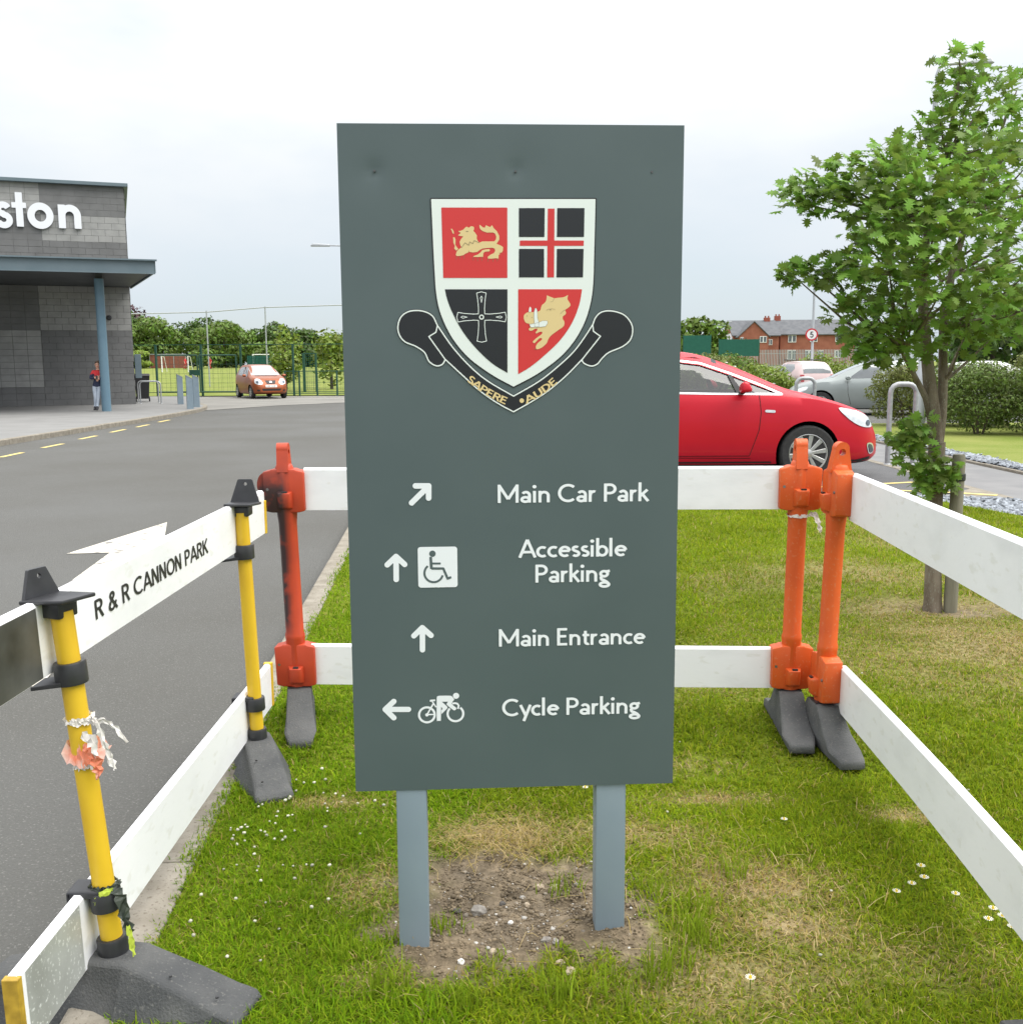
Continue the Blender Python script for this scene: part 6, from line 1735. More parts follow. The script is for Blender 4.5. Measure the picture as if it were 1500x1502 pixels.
# lobed leaf outline (unit length, stalk at origin, tip along +x)
_half = [(0, 0), (.12, .06), (.02, .36), (.24, .20), (.20, .56), (.42, .24), (.58, .48), (.62, .18), (.82, .28), (.82, .10), (1.0, 0)]
LEAF = [(x, y) for x, y in _half] + [(x, -y) for x, y in reversed(_half[1:-1])]
def leaf_geo():
    V = [(.42, 0, .0)] + [(x, y, -.20 * y * y * 2 - .12 * (x - .4) ** 2 + .06 * abs(y)) for x, y in LEAF]
    n = len(LEAF)
    F = [(0, 1 + i, 1 + (i + 1) % n) for i in range(n)]
    return np.array(V), np.array(F)
LV, LF = leaf_geo()
def leaf_frames(P, D, q, droop=.5):
    """orthonormal frames for leaves at P pointing along D, blades roughly facing up"""
    n = len(P)
    D = D + q.normal(0, .45, (n, 3)); D[:, 2] -= droop * q.uniform(.2, 1.0, n)
    D /= np.linalg.norm(D, axis=1, keepdims=True)
    N = np.tile([0, 0, 1.0], (n, 1)) + q.normal(0, .42, (n, 3)) + np.array([0, -.35, 0])
    B = np.cross(N, D); B /= np.linalg.norm(B, axis=1, keepdims=True)
    N = np.cross(D, B)
    return D, B, N
CROWN = [(2.34, 5.6, 2.95, 0.6), (2.46, 5.7, 2.88, 0.8), (2.33, 5.6, 2.8, 0.7), (2.52, 5.7, 2.76, 1), (2.33, 5.5, 2.63, 1), (2.68, 5.8, 2.66, 1.1), (2.84, 6.0, 2.9, 0.8), (2.9, 5.9, 2.91, 1), (2.41, 5.4, 2.47, 1.1), (2.41, 5.8, 2.52, 1.1), (2.2, 5.6, 2.52, 0.9), (2.07, 5.4, 2.38, 1), (1.99, 5.6, 2.48, 0.8), (1.98, 5.5, 2.41, 0.8), (1.95, 5.3, 2.29, 1.1), (1.99, 5.6, 2.31, 0.9), (1.85, 5.5, 2.21, 0.9), (1.78, 5.6, 2.41, 0.68), (1.7, 5.6, 2.36, 0.77), (1.62, 5.65, 2.3, 0.77), (1.53, 5.65, 2.32, 0.54), (1.56, 5.6, 2.23, 0.63), (1.72, 5.5, 2.26, 0.72), (1.92, 5.6, 2.12, 0.9), (1.92, 5.2, 2.1, 1.2), (1.98, 5.1, 2.18, 1.2), (2.19, 5.2, 2.26, 1.2), (2.43, 5.3, 2.31, 1.2), (2.69, 5.5, 2.41, 1.2), (2.76, 5.6, 2.63, 1.1), (1.89, 5.5, 1.97, 0.9), (1.85, 5.15, 1.91, 1.2), (1.99, 5.0, 1.98, 1.2), (2.2, 5.05, 2.01, 1.2), (2.47, 5.2, 2.06, 1.2), (2.74, 5.4, 2.09, 1.2), (1.94, 5.4, 1.82, 1.1), (1.94, 5.1, 1.79, 1.2), (2.09, 5.0, 1.78, 1.1), (2.33, 5.1, 1.81, 1.1), (2.63, 5.3, 1.84, 1.1), (1.57, 5.6, 1.89, 0.63), (1.65, 5.55, 1.87, 0.54), (1.51, 5.6, 1.86, 0.45), (1.75, 5.6, 1.92, 0.54), (1.84, 5.6, 1.87, 0.54), (1.88, 5.5, 1.72, 0.81), (1.83, 5.5, 1.63, 0.81), (1.89, 5.3, 1.61, 0.99), (2.06, 5.3, 1.66, 1.1), (1.86, 5.5, 1.51, 0.63), (1.97, 5.4, 1.49, 1), (2.15, 5.5, 1.52, 0.9), (1.92, 5.5, 1.44, 0.45), (2.54, 5.6, 1.67, 1), (2.67, 5.5, 1.64, 1.1), (2.88, 5.7, 1.69, 1), (2.76, 5.9, 1.55, 0.7), (2.69, 6.1, 1.59, 0.8), (2.26, 5.9, 2.15, 1.2), (2.57, 6.1, 2.25, 1.2), (2.85, 6.2, 2.31, 1.2), (2.15, 6.0, 2.09, 1.1), (2.51, 6.2, 1.92, 1.2), (2.84, 6.3, 1.96, 1.2), (3.08, 6.3, 2.0, 1.2), (2.16, 6.0, 1.79, 1.1), (2.41, 6.1, 1.67, 1.0), (2.97, 6.2, 1.8, 1.2), (2.67, 6.1, 2.56, 1.1), (2.91, 6.2, 2.61, 1.1), (3.02, 5.7, 2.37, 1.2), (3.04, 5.7, 2.02, 1.2), (3.1, 5.7, 1.76, 1.1), (3.27, 5.8, 2.17, 1.1), (3.01, 5.8, 2.68, 1.1), (2.44, 5.6, 1.51, 0.7), (2.35, 5.2, 1.73, 1.0), (2.1, 5.15, 2.15, 1.1), (1.96, 5.2, 2.16, 1.0), (2.27, 5.15, 2.15, 1.1), (1.9, 5.35, 2.32, 0.9), (2.26, 5.6, 2.64, 0.8)]
LOW = [(2.17, 5.6, 1.01), (2.24, 5.6, 0.95), (2.15, 5.6, 0.92), (2.23, 5.6, 0.84), (2.3, 5.6, 0.88), (2.36, 5.6, 0.8), (2.27, 5.6, 0.75), (2.42, 5.6, 0.78), (2.2, 5.6, 1.05), (2.11, 5.6, 0.99), (2.33, 5.6, 0.75), (2.24, 5.6, 1.05)]
def maple():
    T0 = Vector((2.40, 5.70, 0))
    root = thing('maple_tree', 'young maple tree with twin stems and lobed green leaves', 'tree', T0)
    tr = MB()
    rel = lambda p: (p[0] - T0.x, p[1] - T0.y, p[2] - T0.z)
    tr.tube([rel(p) for p in ((2.402, 5.70, -.05), (2.400, 5.70, .04), (2.392, 5.70, .25), (2.382, 5.70, .52), (2.375, 5.70, .95))], [.062, .050, .044, .042, .046], 14)
    trunk = tr.build('trunk', 'bark', root, smooth=True)
    stems = {'L': [(2.375, 5.70, .90), (2.345, 5.69, 1.1), (2.31, 5.69, 1.29), (2.262, 5.69, 1.62), (2.235, 5.68, 1.85), (2.25, 5.66, 2.15), (2.32, 5.64, 2.5), (2.36, 5.62, 2.9)],
             'R': [(2.378, 5.70, .90), (2.396, 5.71, 1.1), (2.398, 5.72, 1.28), (2.388, 5.73, 1.58), (2.43, 5.76, 1.87), (2.53, 5.82, 2.2), (2.66, 5.86, 2.5), (2.76, 5.9, 2.8)],
             'B': [(2.36, 5.70, 1.0), (2.29, 5.68, 1.2), (2.20, 5.62, 1.32), (2.10, 5.56, 1.45)]}
    MB().tube([rel(p) for p in stems['L']], [.040, .037, .034, .028, .024, .018, .012, .006], 10).build('stem', 'bark', trunk, smooth=True)
    MB().tube([rel(p) for p in stems['R']], [.030, .028, .026, .023, .020, .016, .011, .006], 10).build('stem', 'bark', trunk, smooth=True)
    MB().tube([rel(p) for p in stems['B']], [.022, .018, .014, .009], 8).build('stem', 'bark', trunk, smooth=True)
    q = np.random.default_rng(11)
    nodes = [Vector(p) for k in stems for p in stems[k][2:]]
    P = []; D = []; S_ = []
    for cx, cy, cz, s in CROWN:
        c = Vector((cx, cy, cz))
        a = min(nodes, key=lambda n: (n - c).length + (.9 * max(0, n.z - c.z + .12)))
        m = a.lerp(c, .5) + Vector((0, 0, -.05 + .06 * random.random()))
        MB().tube([rel(a), rel(m), rel(c)], [.011, .007, .0025], 5).build('limb', 'bark', root, smooth=True)
        r = .155 * s
        n = int(44 * s + 14)
        g = q.normal(0, 1, (n, 3)); g /= np.linalg.norm(g, axis=1, keepdims=True)
        pos = np.array(c) + g * (r * q.uniform(.25, 1.15, n) ** .7)[:, None] * np.array([1.15, 1.1, .75])
        out = g * .7 + (np.array(c) - np.array(a)) / max(.15, (c - a).length) * .6
        P.append(pos); D.append(out); S_.append(q.uniform(.042, .082, n))
    for cx, cy, cz in LOW:
        c = np.array((cx, cy, cz)); n = 26
        g = q.normal(0, 1, (n, 3)); g /= np.linalg.norm(g, axis=1, keepdims=True)
        P.append(c + g * q.uniform(.02, .075, (n, 1))); D.append(g * .6 + (c - np.array([2.375, 5.70, cz])) * 2); S_.append(q.uniform(.045, .075, n))
        MB().tube([rel((2.375, 5.69, min(.95, cz))), rel(c)], [.005, .002], 4).build('limb', 'bark', root)
    P = np.concatenate(P); D = np.concatenate(D); S_ = np.concatenate(S_)
    D, B, N = leaf_frames(P, D, q)
    # the 300 leaves nearest the camera are pieces of their own
    vis = (np.abs(P[:, 0] / P[:, 1]) < .5)
    score = np.where(vis, P[:, 1] - .04 * np.abs(N[:, 1]) - S_ * 2, 99)
    order = np.argsort(score)
    single = order[:300]; rest = order[300:]
    V = (P[rest][:, None] + S_[rest][:, None, None] * (LV[None, :, :1] * D[rest][:, None] + LV[None, :, 1:2] * B[rest][:, None] + LV[None, :, 2:] * N[rest][:, None])) - np.array(T0)
    Q = LF[None] + (np.arange(len(rest)) * len(LV))[:, None, None]
    cr = link_mesh('crown', np_mesh('crown', V.reshape(-1, 3), Q.reshape(-1, 3)), 'maple_leaf', root); tag(cr, kind='stuff')
    lm = bpy.data.meshes.new('leaf'); lm.from_pydata([tuple(v) for v in LV], [], [tuple(int(i) for i in f) for f in LF]); lm.materials.append(M['maple_leaf_single'])
    for i in single:
        o = bpy.data.objects.new('leaf', lm); C.objects.link(o); o.parent = root
        s = S_[i]
        Mx = Matrix((tuple(D[i] * s) + (P[i][0] - T0.x,), tuple([0] * 4), tuple([0] * 4), (0, 0, 0, 1)))
        Mx = Matrix(((D[i][0] * s, B[i][0] * s, N[i][0] * s, P[i][0] - T0.x), (D[i][1] * s, B[i][1] * s, N[i][1] * s, P[i][1] - T0.y), (D[i][2] * s, B[i][2] * s, N[i][2] * s, P[i][2] - T0.z), (0, 0, 0, 1)))
        o.matrix_local = Mx
    return root
maple()
st = thing('tree_stake', 'round timber stake standing beside the maple trunk', 'stake', (2.485, 5.66, 0))
MB().lathe([(.036, -.05), (.037, .05), (.035, .86), (.031, .885)], (0, 0, 0), 14).build('stake', 'timber', st, smooth=True)
MB().lathe([(.039, .74), (.041, .745), (.041, .775), (.039, .78)], (0, 0, 0), 14).build('tie', 'black_plastic', st)
MB().box((-.06, .02, .76), (.06, .012, .03)).build('strap', 'black_plastic', st)

# ---- shrubs and far trees: leaf clumps spread through lobed crowns
def crown_mesh(name, lobes, n, size, seed, up=.25, inner=.6):
    q = np.random.default_rng(seed)
    vol = np.array([l[3] * l[4] + l[4] * l[5] + l[3] * l[5] for l in lobes]); vol = vol / vol.sum()
    li = q.choice(len(lobes), n, p=vol)
    Lb = np.array(lobes)[li]
    g = q.normal(0, 1, (n, 3)); g /= np.linalg.norm(g, axis=1, keepdims=True)
    rad = np.where(q.random(n) < .8, q.uniform(.82, 1.08, n), q.uniform(inner, .9, n))
    bump_ = 1 + .10 * np.sin(g[:, 0] * 7 + seed) * np.sin(g[:, 2] * 6 + 2) + .07 * np.sin(g[:, 1] * 11 + g[:, 2] * 9)
    P = Lb[:, :3] + g * Lb[:, 3:6] * (rad * bump_)[:, None]
    nrm = g + q.normal(0, .55, (n, 3)) + np.array([0, 0, up]); nrm /= np.linalg.norm(nrm, axis=1, keepdims=True)
    a = np.cross(nrm, q.normal(0, 1, (n, 3))); a /= np.linalg.norm(a, axis=1, keepdims=True); b = np.cross(nrm, a)
    s = q.uniform(.55, 1.3, n)[:, None] * size
    V = np.stack([P - a * s * .9, P - b * s * .45 + a * s * .1, P + a * s, P + b * s * .5 - nrm * s * .15], 1)
    k = V[:, :, 2].min(1) > .0
    V = V[k]; m = len(V)
    return np_mesh(name, V.reshape(-1, 3), np.arange(4 * m).reshape(m, 4))
def lobes_for(w, d, h, seed, n=12, low=True):
    q = random.Random(seed); L = [(0, 0, h * .48, w * .38, d * .38, h * .45)]
    for i in range(n):
        a = 6.283 * i / n + q.uniform(-.3, .3); r = q.uniform(.25, .42); zz = q.uniform(.12, .80) if low else q.uniform(.35, .8)
        k = 1 if low and zz < .45 else math.sin(min(1, max(.1, zz)) * math.pi) ** .5
        L.append((w * r * k * math.cos(a), d * r * k * math.sin(a), h * zz, w * q.uniform(.16, .25), d * q.uniform(.16, .25), h * q.uniform(.13, .20)))
    L.append((q.uniform(-.08, .08) * w, 0, h * .84, w * .2, d * .2, h * .15))
    return L
def plant(name, label, cat, loc, w, d, h, leafm, n, size, seed, stem=True, group=None, lobes=None, trunk_h=.35, flowers=0):
    t = thing(name, label, cat, loc, seed * .7, group)
    me = crown_mesh('crown', lobes or lobes_for(w, d, h, seed, low=(name != 'young_tree')), n, size, seed)
    link_mesh('crown' if cat == 'tree' else 'foliage', me, leafm, t)
    mb = MB()
    if cat == 'tree': mb.tube([(0, 0, -.1), (0, 0, h * trunk_h), (w * .03, 0, h * .62)], [h * .028, h * .02, h * .008], 8)
    else:
        q = random.Random(seed)
        for i in range(5):
            a = 6.28 * i / 5; mb.tube([(.06 * math.cos(a), .06 * math.sin(a), -.05), (w * .12 * math.cos(a), d * .12 * math.sin(a), h * .35), (w * .25 * math.cos(a), d * .25 * math.sin(a), h * .62)], [.022, .016, .008], 5)
    mb.build('trunk' if cat == 'tree' else 'stems', 'bark_far', t)
    if flowers:
        q = np.random.default_rng(seed + 5); V = []; F = []
        mv = np.zeros(len(me.vertices) * 3); me.vertices.foreach_get('co', mv); mv = mv.reshape(-1, 3)
        pick = mv[q.choice(len(mv), flowers * 6)]; pick = pick[pick[:, 2] > h * .5][:flowers]
        mb = MB()
        for p in pick: mb.lathe([(.015, -.02), (.05, 0), (.03, .02)], tuple(p), 6)
        tag(mb.build('blossoms', 'petal_white', t), kind='stuff')
    return t
# wood behind the playing field
far = [(-78, 178, 15, 9.6, 'leaf_mid', 'broad green tree nearest the building in the far tree belt'), (-69.5, 186, 14, 10.4, 'leaf_deep', 'tall dark tree left of the ball stop post in the far tree belt'),
       (-62.5, 180, 13, 9.0, 'leaf_mid', 'round tree above the brick wall in the far tree belt'), (-54.5, 188, 14, 9.2, 'leaf_deep', 'dark tree behind the two red shirted players'),
       (-48.5, 176, 13, 8.0, 'leaf_mid', 'broad bright tree in the middle of the far tree belt'), (-43, 190, 13, 8.2, 'leaf_deep', 'dark tree behind the orange car roof in the far belt'),
       (-37, 186, 11, 6.9, 'leaf_deep', 'lower dark tree right of centre in the far belt'), (-31, 188, 10, 6.0, 'leaf_deep', 'small dark tree near the right end of the far belt'),
       (-90, 184, 16, 10.0, 'leaf_deep', 'dark tree mostly hidden by the building wall'), (-25, 190, 10, 5.2, 'leaf_mid', 'low tree beside the sign panel in the far belt'),
       (-73.5, 168, 8, 3.6, 'leaf_light', 'low light green bush at the foot of the far belt by the building'), (-64, 170, 9, 3.2, 'leaf_light', 'low light green bush behind the brick wall'), (-18, 192, 10, 5.6, 'leaf_deep', 'tree of the far belt hidden behind the sign'), (-9, 192, 12, 6.0, 'leaf_mid', 'rounded tree of the far belt behind the sign panel'), (2, 195, 12, 6.2, 'leaf_deep', 'dark tree of the far belt behind the sign panel'), (13, 195, 12, 6.0, 'leaf_mid', 'green tree of the far belt behind the sign right side'),
       (-39.8, 174, 8, 4.6, 'leaf_mid', 'green bush tree in front of the belt right of the orange car')]
for i, (x, y, w, h, m, lb) in enumerate(far):
    plant('broadleaf_tree', lb, 'tree', (x, y, .8), w, w * .8, h, m, 5200, .40, 20 + i, group='trees behind the playing field')
plant('copper_beech', 'dark purple leaved tree top rising behind the green belt', 'tree', (-72, 200, .8), 8, 8, 12.2, 'leaf_purple', 1500, .5, 61)
# young trees on the near edge of the field
plant('young_tree', 'slender light green young tree right of the orange car', 'tree', (-12.0, 55, .03), 1.9, 1.7, 3.5, 'leaf_light', 900, .16, 71, group='young field trees', trunk_h=.5)
plant('young_tree', 'slender light green young tree next to the sign panel edge', 'tree', (-9.9, 57, .03), 2.2, 1.9, 3.4, 'leaf_light', 900, .16, 72, group='young field trees', trunk_h=.5)
# right side: hedge shrubs along the path and planting by the car park
hedge = [(9.1, 19.9, 2.0, 1.7, 1.45, 'leaf_hedge', 'dense dark green hedge shrub right of the maple trunk'), (10.5, 19.6, 2.0, 1.8, 1.55, 'leaf_hedge', 'dense dark hedge shrub at the right edge of the picture'), (12.0, 19.4, 2.0, 1.8, 1.5, 'leaf_hedge', 'dark hedge shrub past the right edge'),
         (8.75, 22.6, 1.9, 1.6, 1.42, 'leaf_olive', 'olive green hedge shrub behind the tall hoop barrier'), (10.0, 22.4, 1.9, 1.6, 1.40, 'leaf_hedge', 'dark hedge shrub seen between hoop barrier and trunk'),
         (11.2, 21.4, 1.9, 1.7, 1.75, 'leaf_olive', 'yellow green hedge shrub rising behind the dark hedge'), (12.9, 21.4, 2.0, 1.7, 1.8, 'leaf_olive', 'yellow green shrub behind the hedge at the right edge')]
for i, (x, y, w, d, h, m, lb) in enumerate(hedge):
    plant('hedge_shrub', lb, 'shrub', (x, y, -.01), w, d, h, m, 10000, .036, 90 + i, group='hedge shrubs')
beds = [(6.3, 31.0, 2.6, 2.0, 1.45, 'leaf_light', 'rose bush dotted with white blossom above the red bonnet', 60), (5.0, 30.0, 2.2, 2.0, 1.55, 'leaf_olive', 'olive shrub left of the rose bush', 0), (7.9, 32.5, 2.4, 2.0, 1.4, 'leaf_light', 'light green rose shrub in front of the pale hatchback', 30),
        (5.5, 36.0, 2.6, 2.2, 1.9, 'leaf_mid', 'green shrub rising above the red roof line', 0), (7.6, 40.0, 3.0, 2.4, 1.8, 'leaf_olive', 'feathery olive shrub below the green screens', 0), (10.0, 47.0, 3.2, 2.4, 1.9, 'leaf_mid', 'green shrub below the brick houses', 0), (14.4, 48, 3.2, 2.4, 1.9, 'leaf_light', 'light green shrub right of the speed sign', 0), (3.2, 33, 2.4, 2, 1.5, 'leaf_mid', 'green shrub behind the red roof beside the sign panel', 0)]
for i, (x, y, w, d, h, m, lb, fl) in enumerate(beds):
    plant('garden_shrub', lb, 'shrub', (x, y, -.05), w, d, h, m, 4500, .07, 110 + i, group='shrubs round the car park', flowers=fl)
rt = [(18.4, 100, 5.0, 5.5, 'leaf_mid', 'round green tree left of the brick houses'), (24.8, 150, 8, 4.6, 'leaf_deep', 'dark tree peeping behind the bungalow roof'), (20.5, 44, 5.5, 4.4, 'leaf_deep', 'dark tree behind the maple crown'), (24.0, 50, 6, 5.0, 'leaf_deep', 'dark tree behind the hedge at the right edge'), (60, 175, 12, 7, 'leaf_deep', 'dark tree behind the right hand house'), (28.5, 48, 6, 5, 'leaf_mid', 'green tree past the right edge behind the hedge')]
for i, (x, y, w, h, m, lb) in enumerate(rt):
    z = float(np.interp(y, [51, 175], [-.1, .8]))
    plant('broadleaf_tree', lb, 'tree', (x, y, z), w, w * .85, h, m, 2600, .24 if y < 80 else .34, 130 + i, group='trees by the car park')
# daisies, dandelion and sprouts in the verge
dm = []
def daisy(loc, r, label, tilt):
    t = thing('daisy', label, 'daisy', loc, tilt, 'daisies in the grass')
    V = [(0, 0, .030)]; F = []
    n = 12
    for i in range(n):
        a = 6.283 * i / n; b = 6.283 * (i + .42) / n; c = 6.283 * (i + .84) / n; k = len(V)
        V += [(r * .2 * math.cos(a), r * .2 * math.sin(a), .030), (r * math.cos(b) * .98, r * math.sin(b) * .98, .033), (r * .93 * math.cos(c), r * .93 * math.sin(c), .033), (r * .2 * math.cos(c), r * .2 * math.sin(c), .030)]
        F.append((k, k + 1, k + 2, k + 3))
    raw('petals', V, F, 'petal_white', t)
    MB().lathe([(r * .3, .030), (r * .24, .036), (r * .1, .038)], (0, 0, 0), 8).build('eye', 'petal_yellow', t)
    MB().tube([(0, 0, -.01), (0, 0, .03)], .0012, 4).build('stalk', 'leaf_mid', t)
for i, (x, y, lb) in enumerate([(1.115, 2.63, 'daisy at the back of the cluster by the right lower plank'), (1.10, 2.57, 'large daisy just left of the right lower plank, second from the back'), (1.055, 2.54, 'daisy left of the two rear ones in the right cluster'), (1.0, 2.50, 'daisy furthest left of the right hand cluster'), (1.15, 2.49, 'large daisy alone in the middle of the right cluster'), (1.215, 2.42, 'daisy touching the right lower plank, rearmost of the front group'), (1.222, 2.385, 'daisy in the front group right beside the lower plank'), (1.18, 2.37, 'daisy left in the front group by the lower plank'), (1.222, 2.335, 'frontmost large daisy by the right lower plank'), (.15, 3.20, 'daisy under the sign panel, left of two by the right post'), (.235, 3.165, 'daisy under the sign panel, nearer the right post'), (.82, 2.93, 'single daisy in the grass left of the right barrier foot'), (.53, 2.12, 'single daisy at the bottom of the picture')]):
    daisy((x, y, float(hz(x, y))), random.uniform(.010, .013), lb, i * .9)

# ================================================================== HOUSES BEYOND THE CAR PARK
mat('house_brick', (.25, .085, .055), (.31, .115, .075), rough=.9, scale=1.2, detail=6)
mat('roof_slate', (.085, .09, .10), (.115, .12, .13), rough=.8, scale=1.5)
mat('roof_grey', (.20, .20, .21), (.24, .24, .25), rough=.8, scale=1.5)
mat('chimney_red', (.28, .08, .055), rough=.9)
mat('window_white', (.75, .76, .77), rough=.5)
def house(label, loc, rz, w, d, eave, ridge, wins, chims, wing=None, roof='roof_slate'):
    t = thing('brick_house', label, 'house', loc, rz, 'brick houses')
    mb = MB(); mb.prism([(0, 0), (0, eave), (d / 2, ridge), (d, eave), (d, 0)], lambda a, b: (0, a, b), lambda a, b: (w, a, b)); wl_ = mb.build('wall', 'house_brick', t)
    rf = MB()
    for s in (0, 1):
        y0, y1 = (-.3, d / 2) if s == 0 else (d + .3, d / 2)
        sl = (ridge - eave) / (d / 2); z0 = eave - .3 * sl
        rf.hexa([(-.25, y0, z0 + .03), (w + .25, y0, z0 + .03), (w + .25, y1, ridge + .03), (-.25, y1, ridge + .03), (-.25, y0, z0 + .18), (w + .25, y0, z0 + .18), (w + .25, y1, ridge + .18), (-.25, y1, ridge + .18)])
    r = rf.build('roof', roof, t)
    if wing:
        x0, x1, pr, e2, r2 = wing
        mb = MB(); mb.prism([(x0, 0), (x0, e2), ((x0 + x1) / 2, r2), (x1, e2), (x1, 0)], lambda a, b: (a, -pr, b), lambda a, b: (a, .5, b)); mb.build('wing_wall', 'house_brick', t)
        xm = (x0 + x1) / 2; rf = MB()
        for a in (x0 - .25, x1 + .25):
            sl = (r2 - e2) / (xm - x0); z0 = e2 - .25 * sl
            rf.hexa([(a, -pr - .2, z0 + .03), (a, d / 2, z0 + .03), (xm, d / 2, r2 + .03), (xm, -pr - .2, r2 + .03), (a, -pr - .2, z0 + .17), (a, d / 2, z0 + .17), (xm, d / 2, r2 + .17), (xm, -pr - .2, r2 + .17)])
        rf.build('wing_roof', roof, t)
        for x in (x0 - .2, x1 + .2): pass
    for x, z, ww, hh, y in wins:
        wd = MB().box((x, y - .04, z), (ww, .1, hh)).build('window', 'window_white', t)
        for k in range(2): MB().box((x - ww / 4 + k * ww / 2, y - .095, z), (ww * .36, .02, hh * .82)).build('pane', 'glass_dark', wd)
    for x, y, h in chims:
        ch = MB().box((x, y, h - .55), (.95, .6, 1.3)).build('chimney', 'chimney_red', r)
        for k in (-.25, .25): MB().lathe([(.11, 0), (.13, .3)], (x + k, y, h + .08), 8).build('chimney_pot', 'chimney_red', ch)
    return t
house('red brick house with front gable, left of the pair of houses', (35.4, 165, .9), R(0), 7.3, 7.5, 4.7, 7.0, [(4.35, 4.0, 1.1, 1.0, -1.8), (5.85, 3.6, .8, .9, 0), (1.0, 3.9, .5, .9, -1.8)], [(6.2, 3.7, 7.5)], wing=(.55, 5.2, 1.8, 4.5, 6.7))
house('red brick house with long slate roof behind the speed sign', (43.7, 168, .9), R(0), 12, 8.0, 4.9, 7.2, [(1.9, 4.2, 1.3, 1.2, 0), (5.4, 4.2, 1.2, 1.1, 0), (9.5, 4.2, 1.2, 1.1, 0), (1.9, 1.6, 1.4, 1.6, 0), (4.7, 1.7, 1.3, 1.3, 0), (6.6, 1.7, .9, 1.2, 0), (9.5, 1.7, 1.2, 1.2, 0)], [(.45, 4.0, 7.9)])
house('low bungalow with pale grey roof left of the gabled house', (28.0, 150, .8), R(0), 4.2, 6, 2.9, 4.6, [(1.4, 1.7, 1.0, 1.0, 0)], [], roof='roof_grey')
# green screens of the ball court and palisade fence
for x0, x1, z0, z1, y, lb in ((15.0, 17.4, 1.7, 3.7, 90, 'dark green court screen behind the round tree'), (18.1, 21.6, 1.9, 3.35, 90, 'long dark green court screen in front of the gabled house')):
    o = tag(MB().box(((x1 - x0) / 2, 0, (z1 - z0) / 2), (x1 - x0, .03, z1 - z0)).build('court_screen', 'net_green', None), lb, 'screen'); o.location = (x0, y, z0)
    t = o
    for k in range(4): MB().box(((x1 - x0) * k / 3, .06, (z1 - z0) / 2 - .7), (.07, .07, z1 - z0 + 1.6)).build('screen_post', 'fence_green', t)
t = thing('palisade_fence', 'grey palisade fence in front of the brick houses', 'fence', (24, 108, .35))
mb = MB()
for k in range(120): mb.box((k * .16, 0, 1.15), (.07, .02, 2.3))
tag(mb.build('pales', 'lamp_grey', t), kind='stuff')
for z in (.5, 1.9): MB().box((9.5, .03, z), (19.3, .04, .05)).build('rail', 'lamp_grey', t)
for k in range(8): MB().box((k * 2.72, .06, 1.1), (.09, .09, 2.4)).build('fence_post', 'fence_green', t)

# ================================================================== PEOPLE
mat('skin', (.50, .27, .19), (.55, .31, .22), rough=.6, scale=20)
mat('hair_brown', (.10, .06, .035), (.14, .09, .05), rough=.8, scale=60)
mat('navy_cloth', (.018, .024, .055), (.028, .034, .07), rough=.9, scale=15, bump=.3)
mat('red_cloth', (.52, .03, .035), (.45, .025, .03), rough=.85, scale=10)
mat('white_cloth', (.75, .75, .75), rough=.85)
mat('grey_cloth', (.40, .45, .52), (.34, .39, .46), rough=.9, scale=9, bump=.3)
mat('shoe_dark', (.03, .03, .035), rough=.7)
mat('shoe_sole', (.7, .7, .7), rough=.7)
def person(label, loc, rz, joints, edges, regions, hair_at, hair, hs=1.0, sub=2, group=None, extra=None):
    """one continuous skinned body; regions(p, joint) -> material slot"""
    t = thing('person', label, 'person', loc, rz, group)
    names = list(joints)
    me = bpy.data.meshes.new('body')
    me.from_pydata([joints[n][0] for n in names], [(names.index(a), names.index(b)) for a, b in edges], [])
    o = bpy.data.objects.new('body_src', me); C.objects.link(o)
    md = o.modifiers.new('s', 'SKIN'); md.use_smooth_shade = True
    for i, n in enumerate(names):
        sv = me.skin_vertices[0].data[i]; r = joints[n][1]
        sv.radius = r if isinstance(r, tuple) else (r, r); sv.use_root = (n == 'pelvis')
    s2 = o.modifiers.new('d', 'SUBSURF'); s2.levels = sub; s2.render_levels = sub
    ev = evaluated(o); bpy.data.objects.remove(o)
    mats = ['skin', 'navy_cloth', 'red_cloth', 'white_cloth', 'grey_cloth', 'shoe_dark', 'shoe_sole']
    ev.materials.clear()
    for m in mats: ev.materials.append(M[m])
    segs = [(a, b, Vector(joints[a][0]), Vector(joints[b][0])) for a, b in edges]
    for p in ev.polygons:
        c = p.center; best = None
        for a, b, A, B in segs:
            d = B - A; tt_ = max(0, min(1, (c - A).dot(d) / max(1e-9, d.length_squared))); dist = (c - A - d * tt_).length
            if best is None or dist < best[0]: best = (dist, a, b, tt_)
        p.material_index = mats.index(regions(c, best[1], best[2], best[3])); p.use_smooth = True
    b = link_mesh('body', ev, None, t)
    hx, hy, hz_ = hair_at
    bm = bmesh.new(); bmesh.ops.create_icosphere(bm, subdivisions=3, radius=1)
    for v in list(bm.verts):
        if v.co.z < -.15 + .75 * max(0, -v.co.y): bm.verts.remove(v)
    for v in bm.verts: v.co = Vector((v.co.x * .082 * hs + hx, v.co.y * .095 * hs + hy + .008, v.co.z * .085 * hs + hz_)) * (1 + .02 * math.sin(v.co.x * 31 + v.co.z * 17))
    hm = bpy.data.meshes.new('hair'); bm.to_mesh(hm); bm.free()
    link_mesh('hair', hm, hair, t)
    if extra: extra(t)
    return t
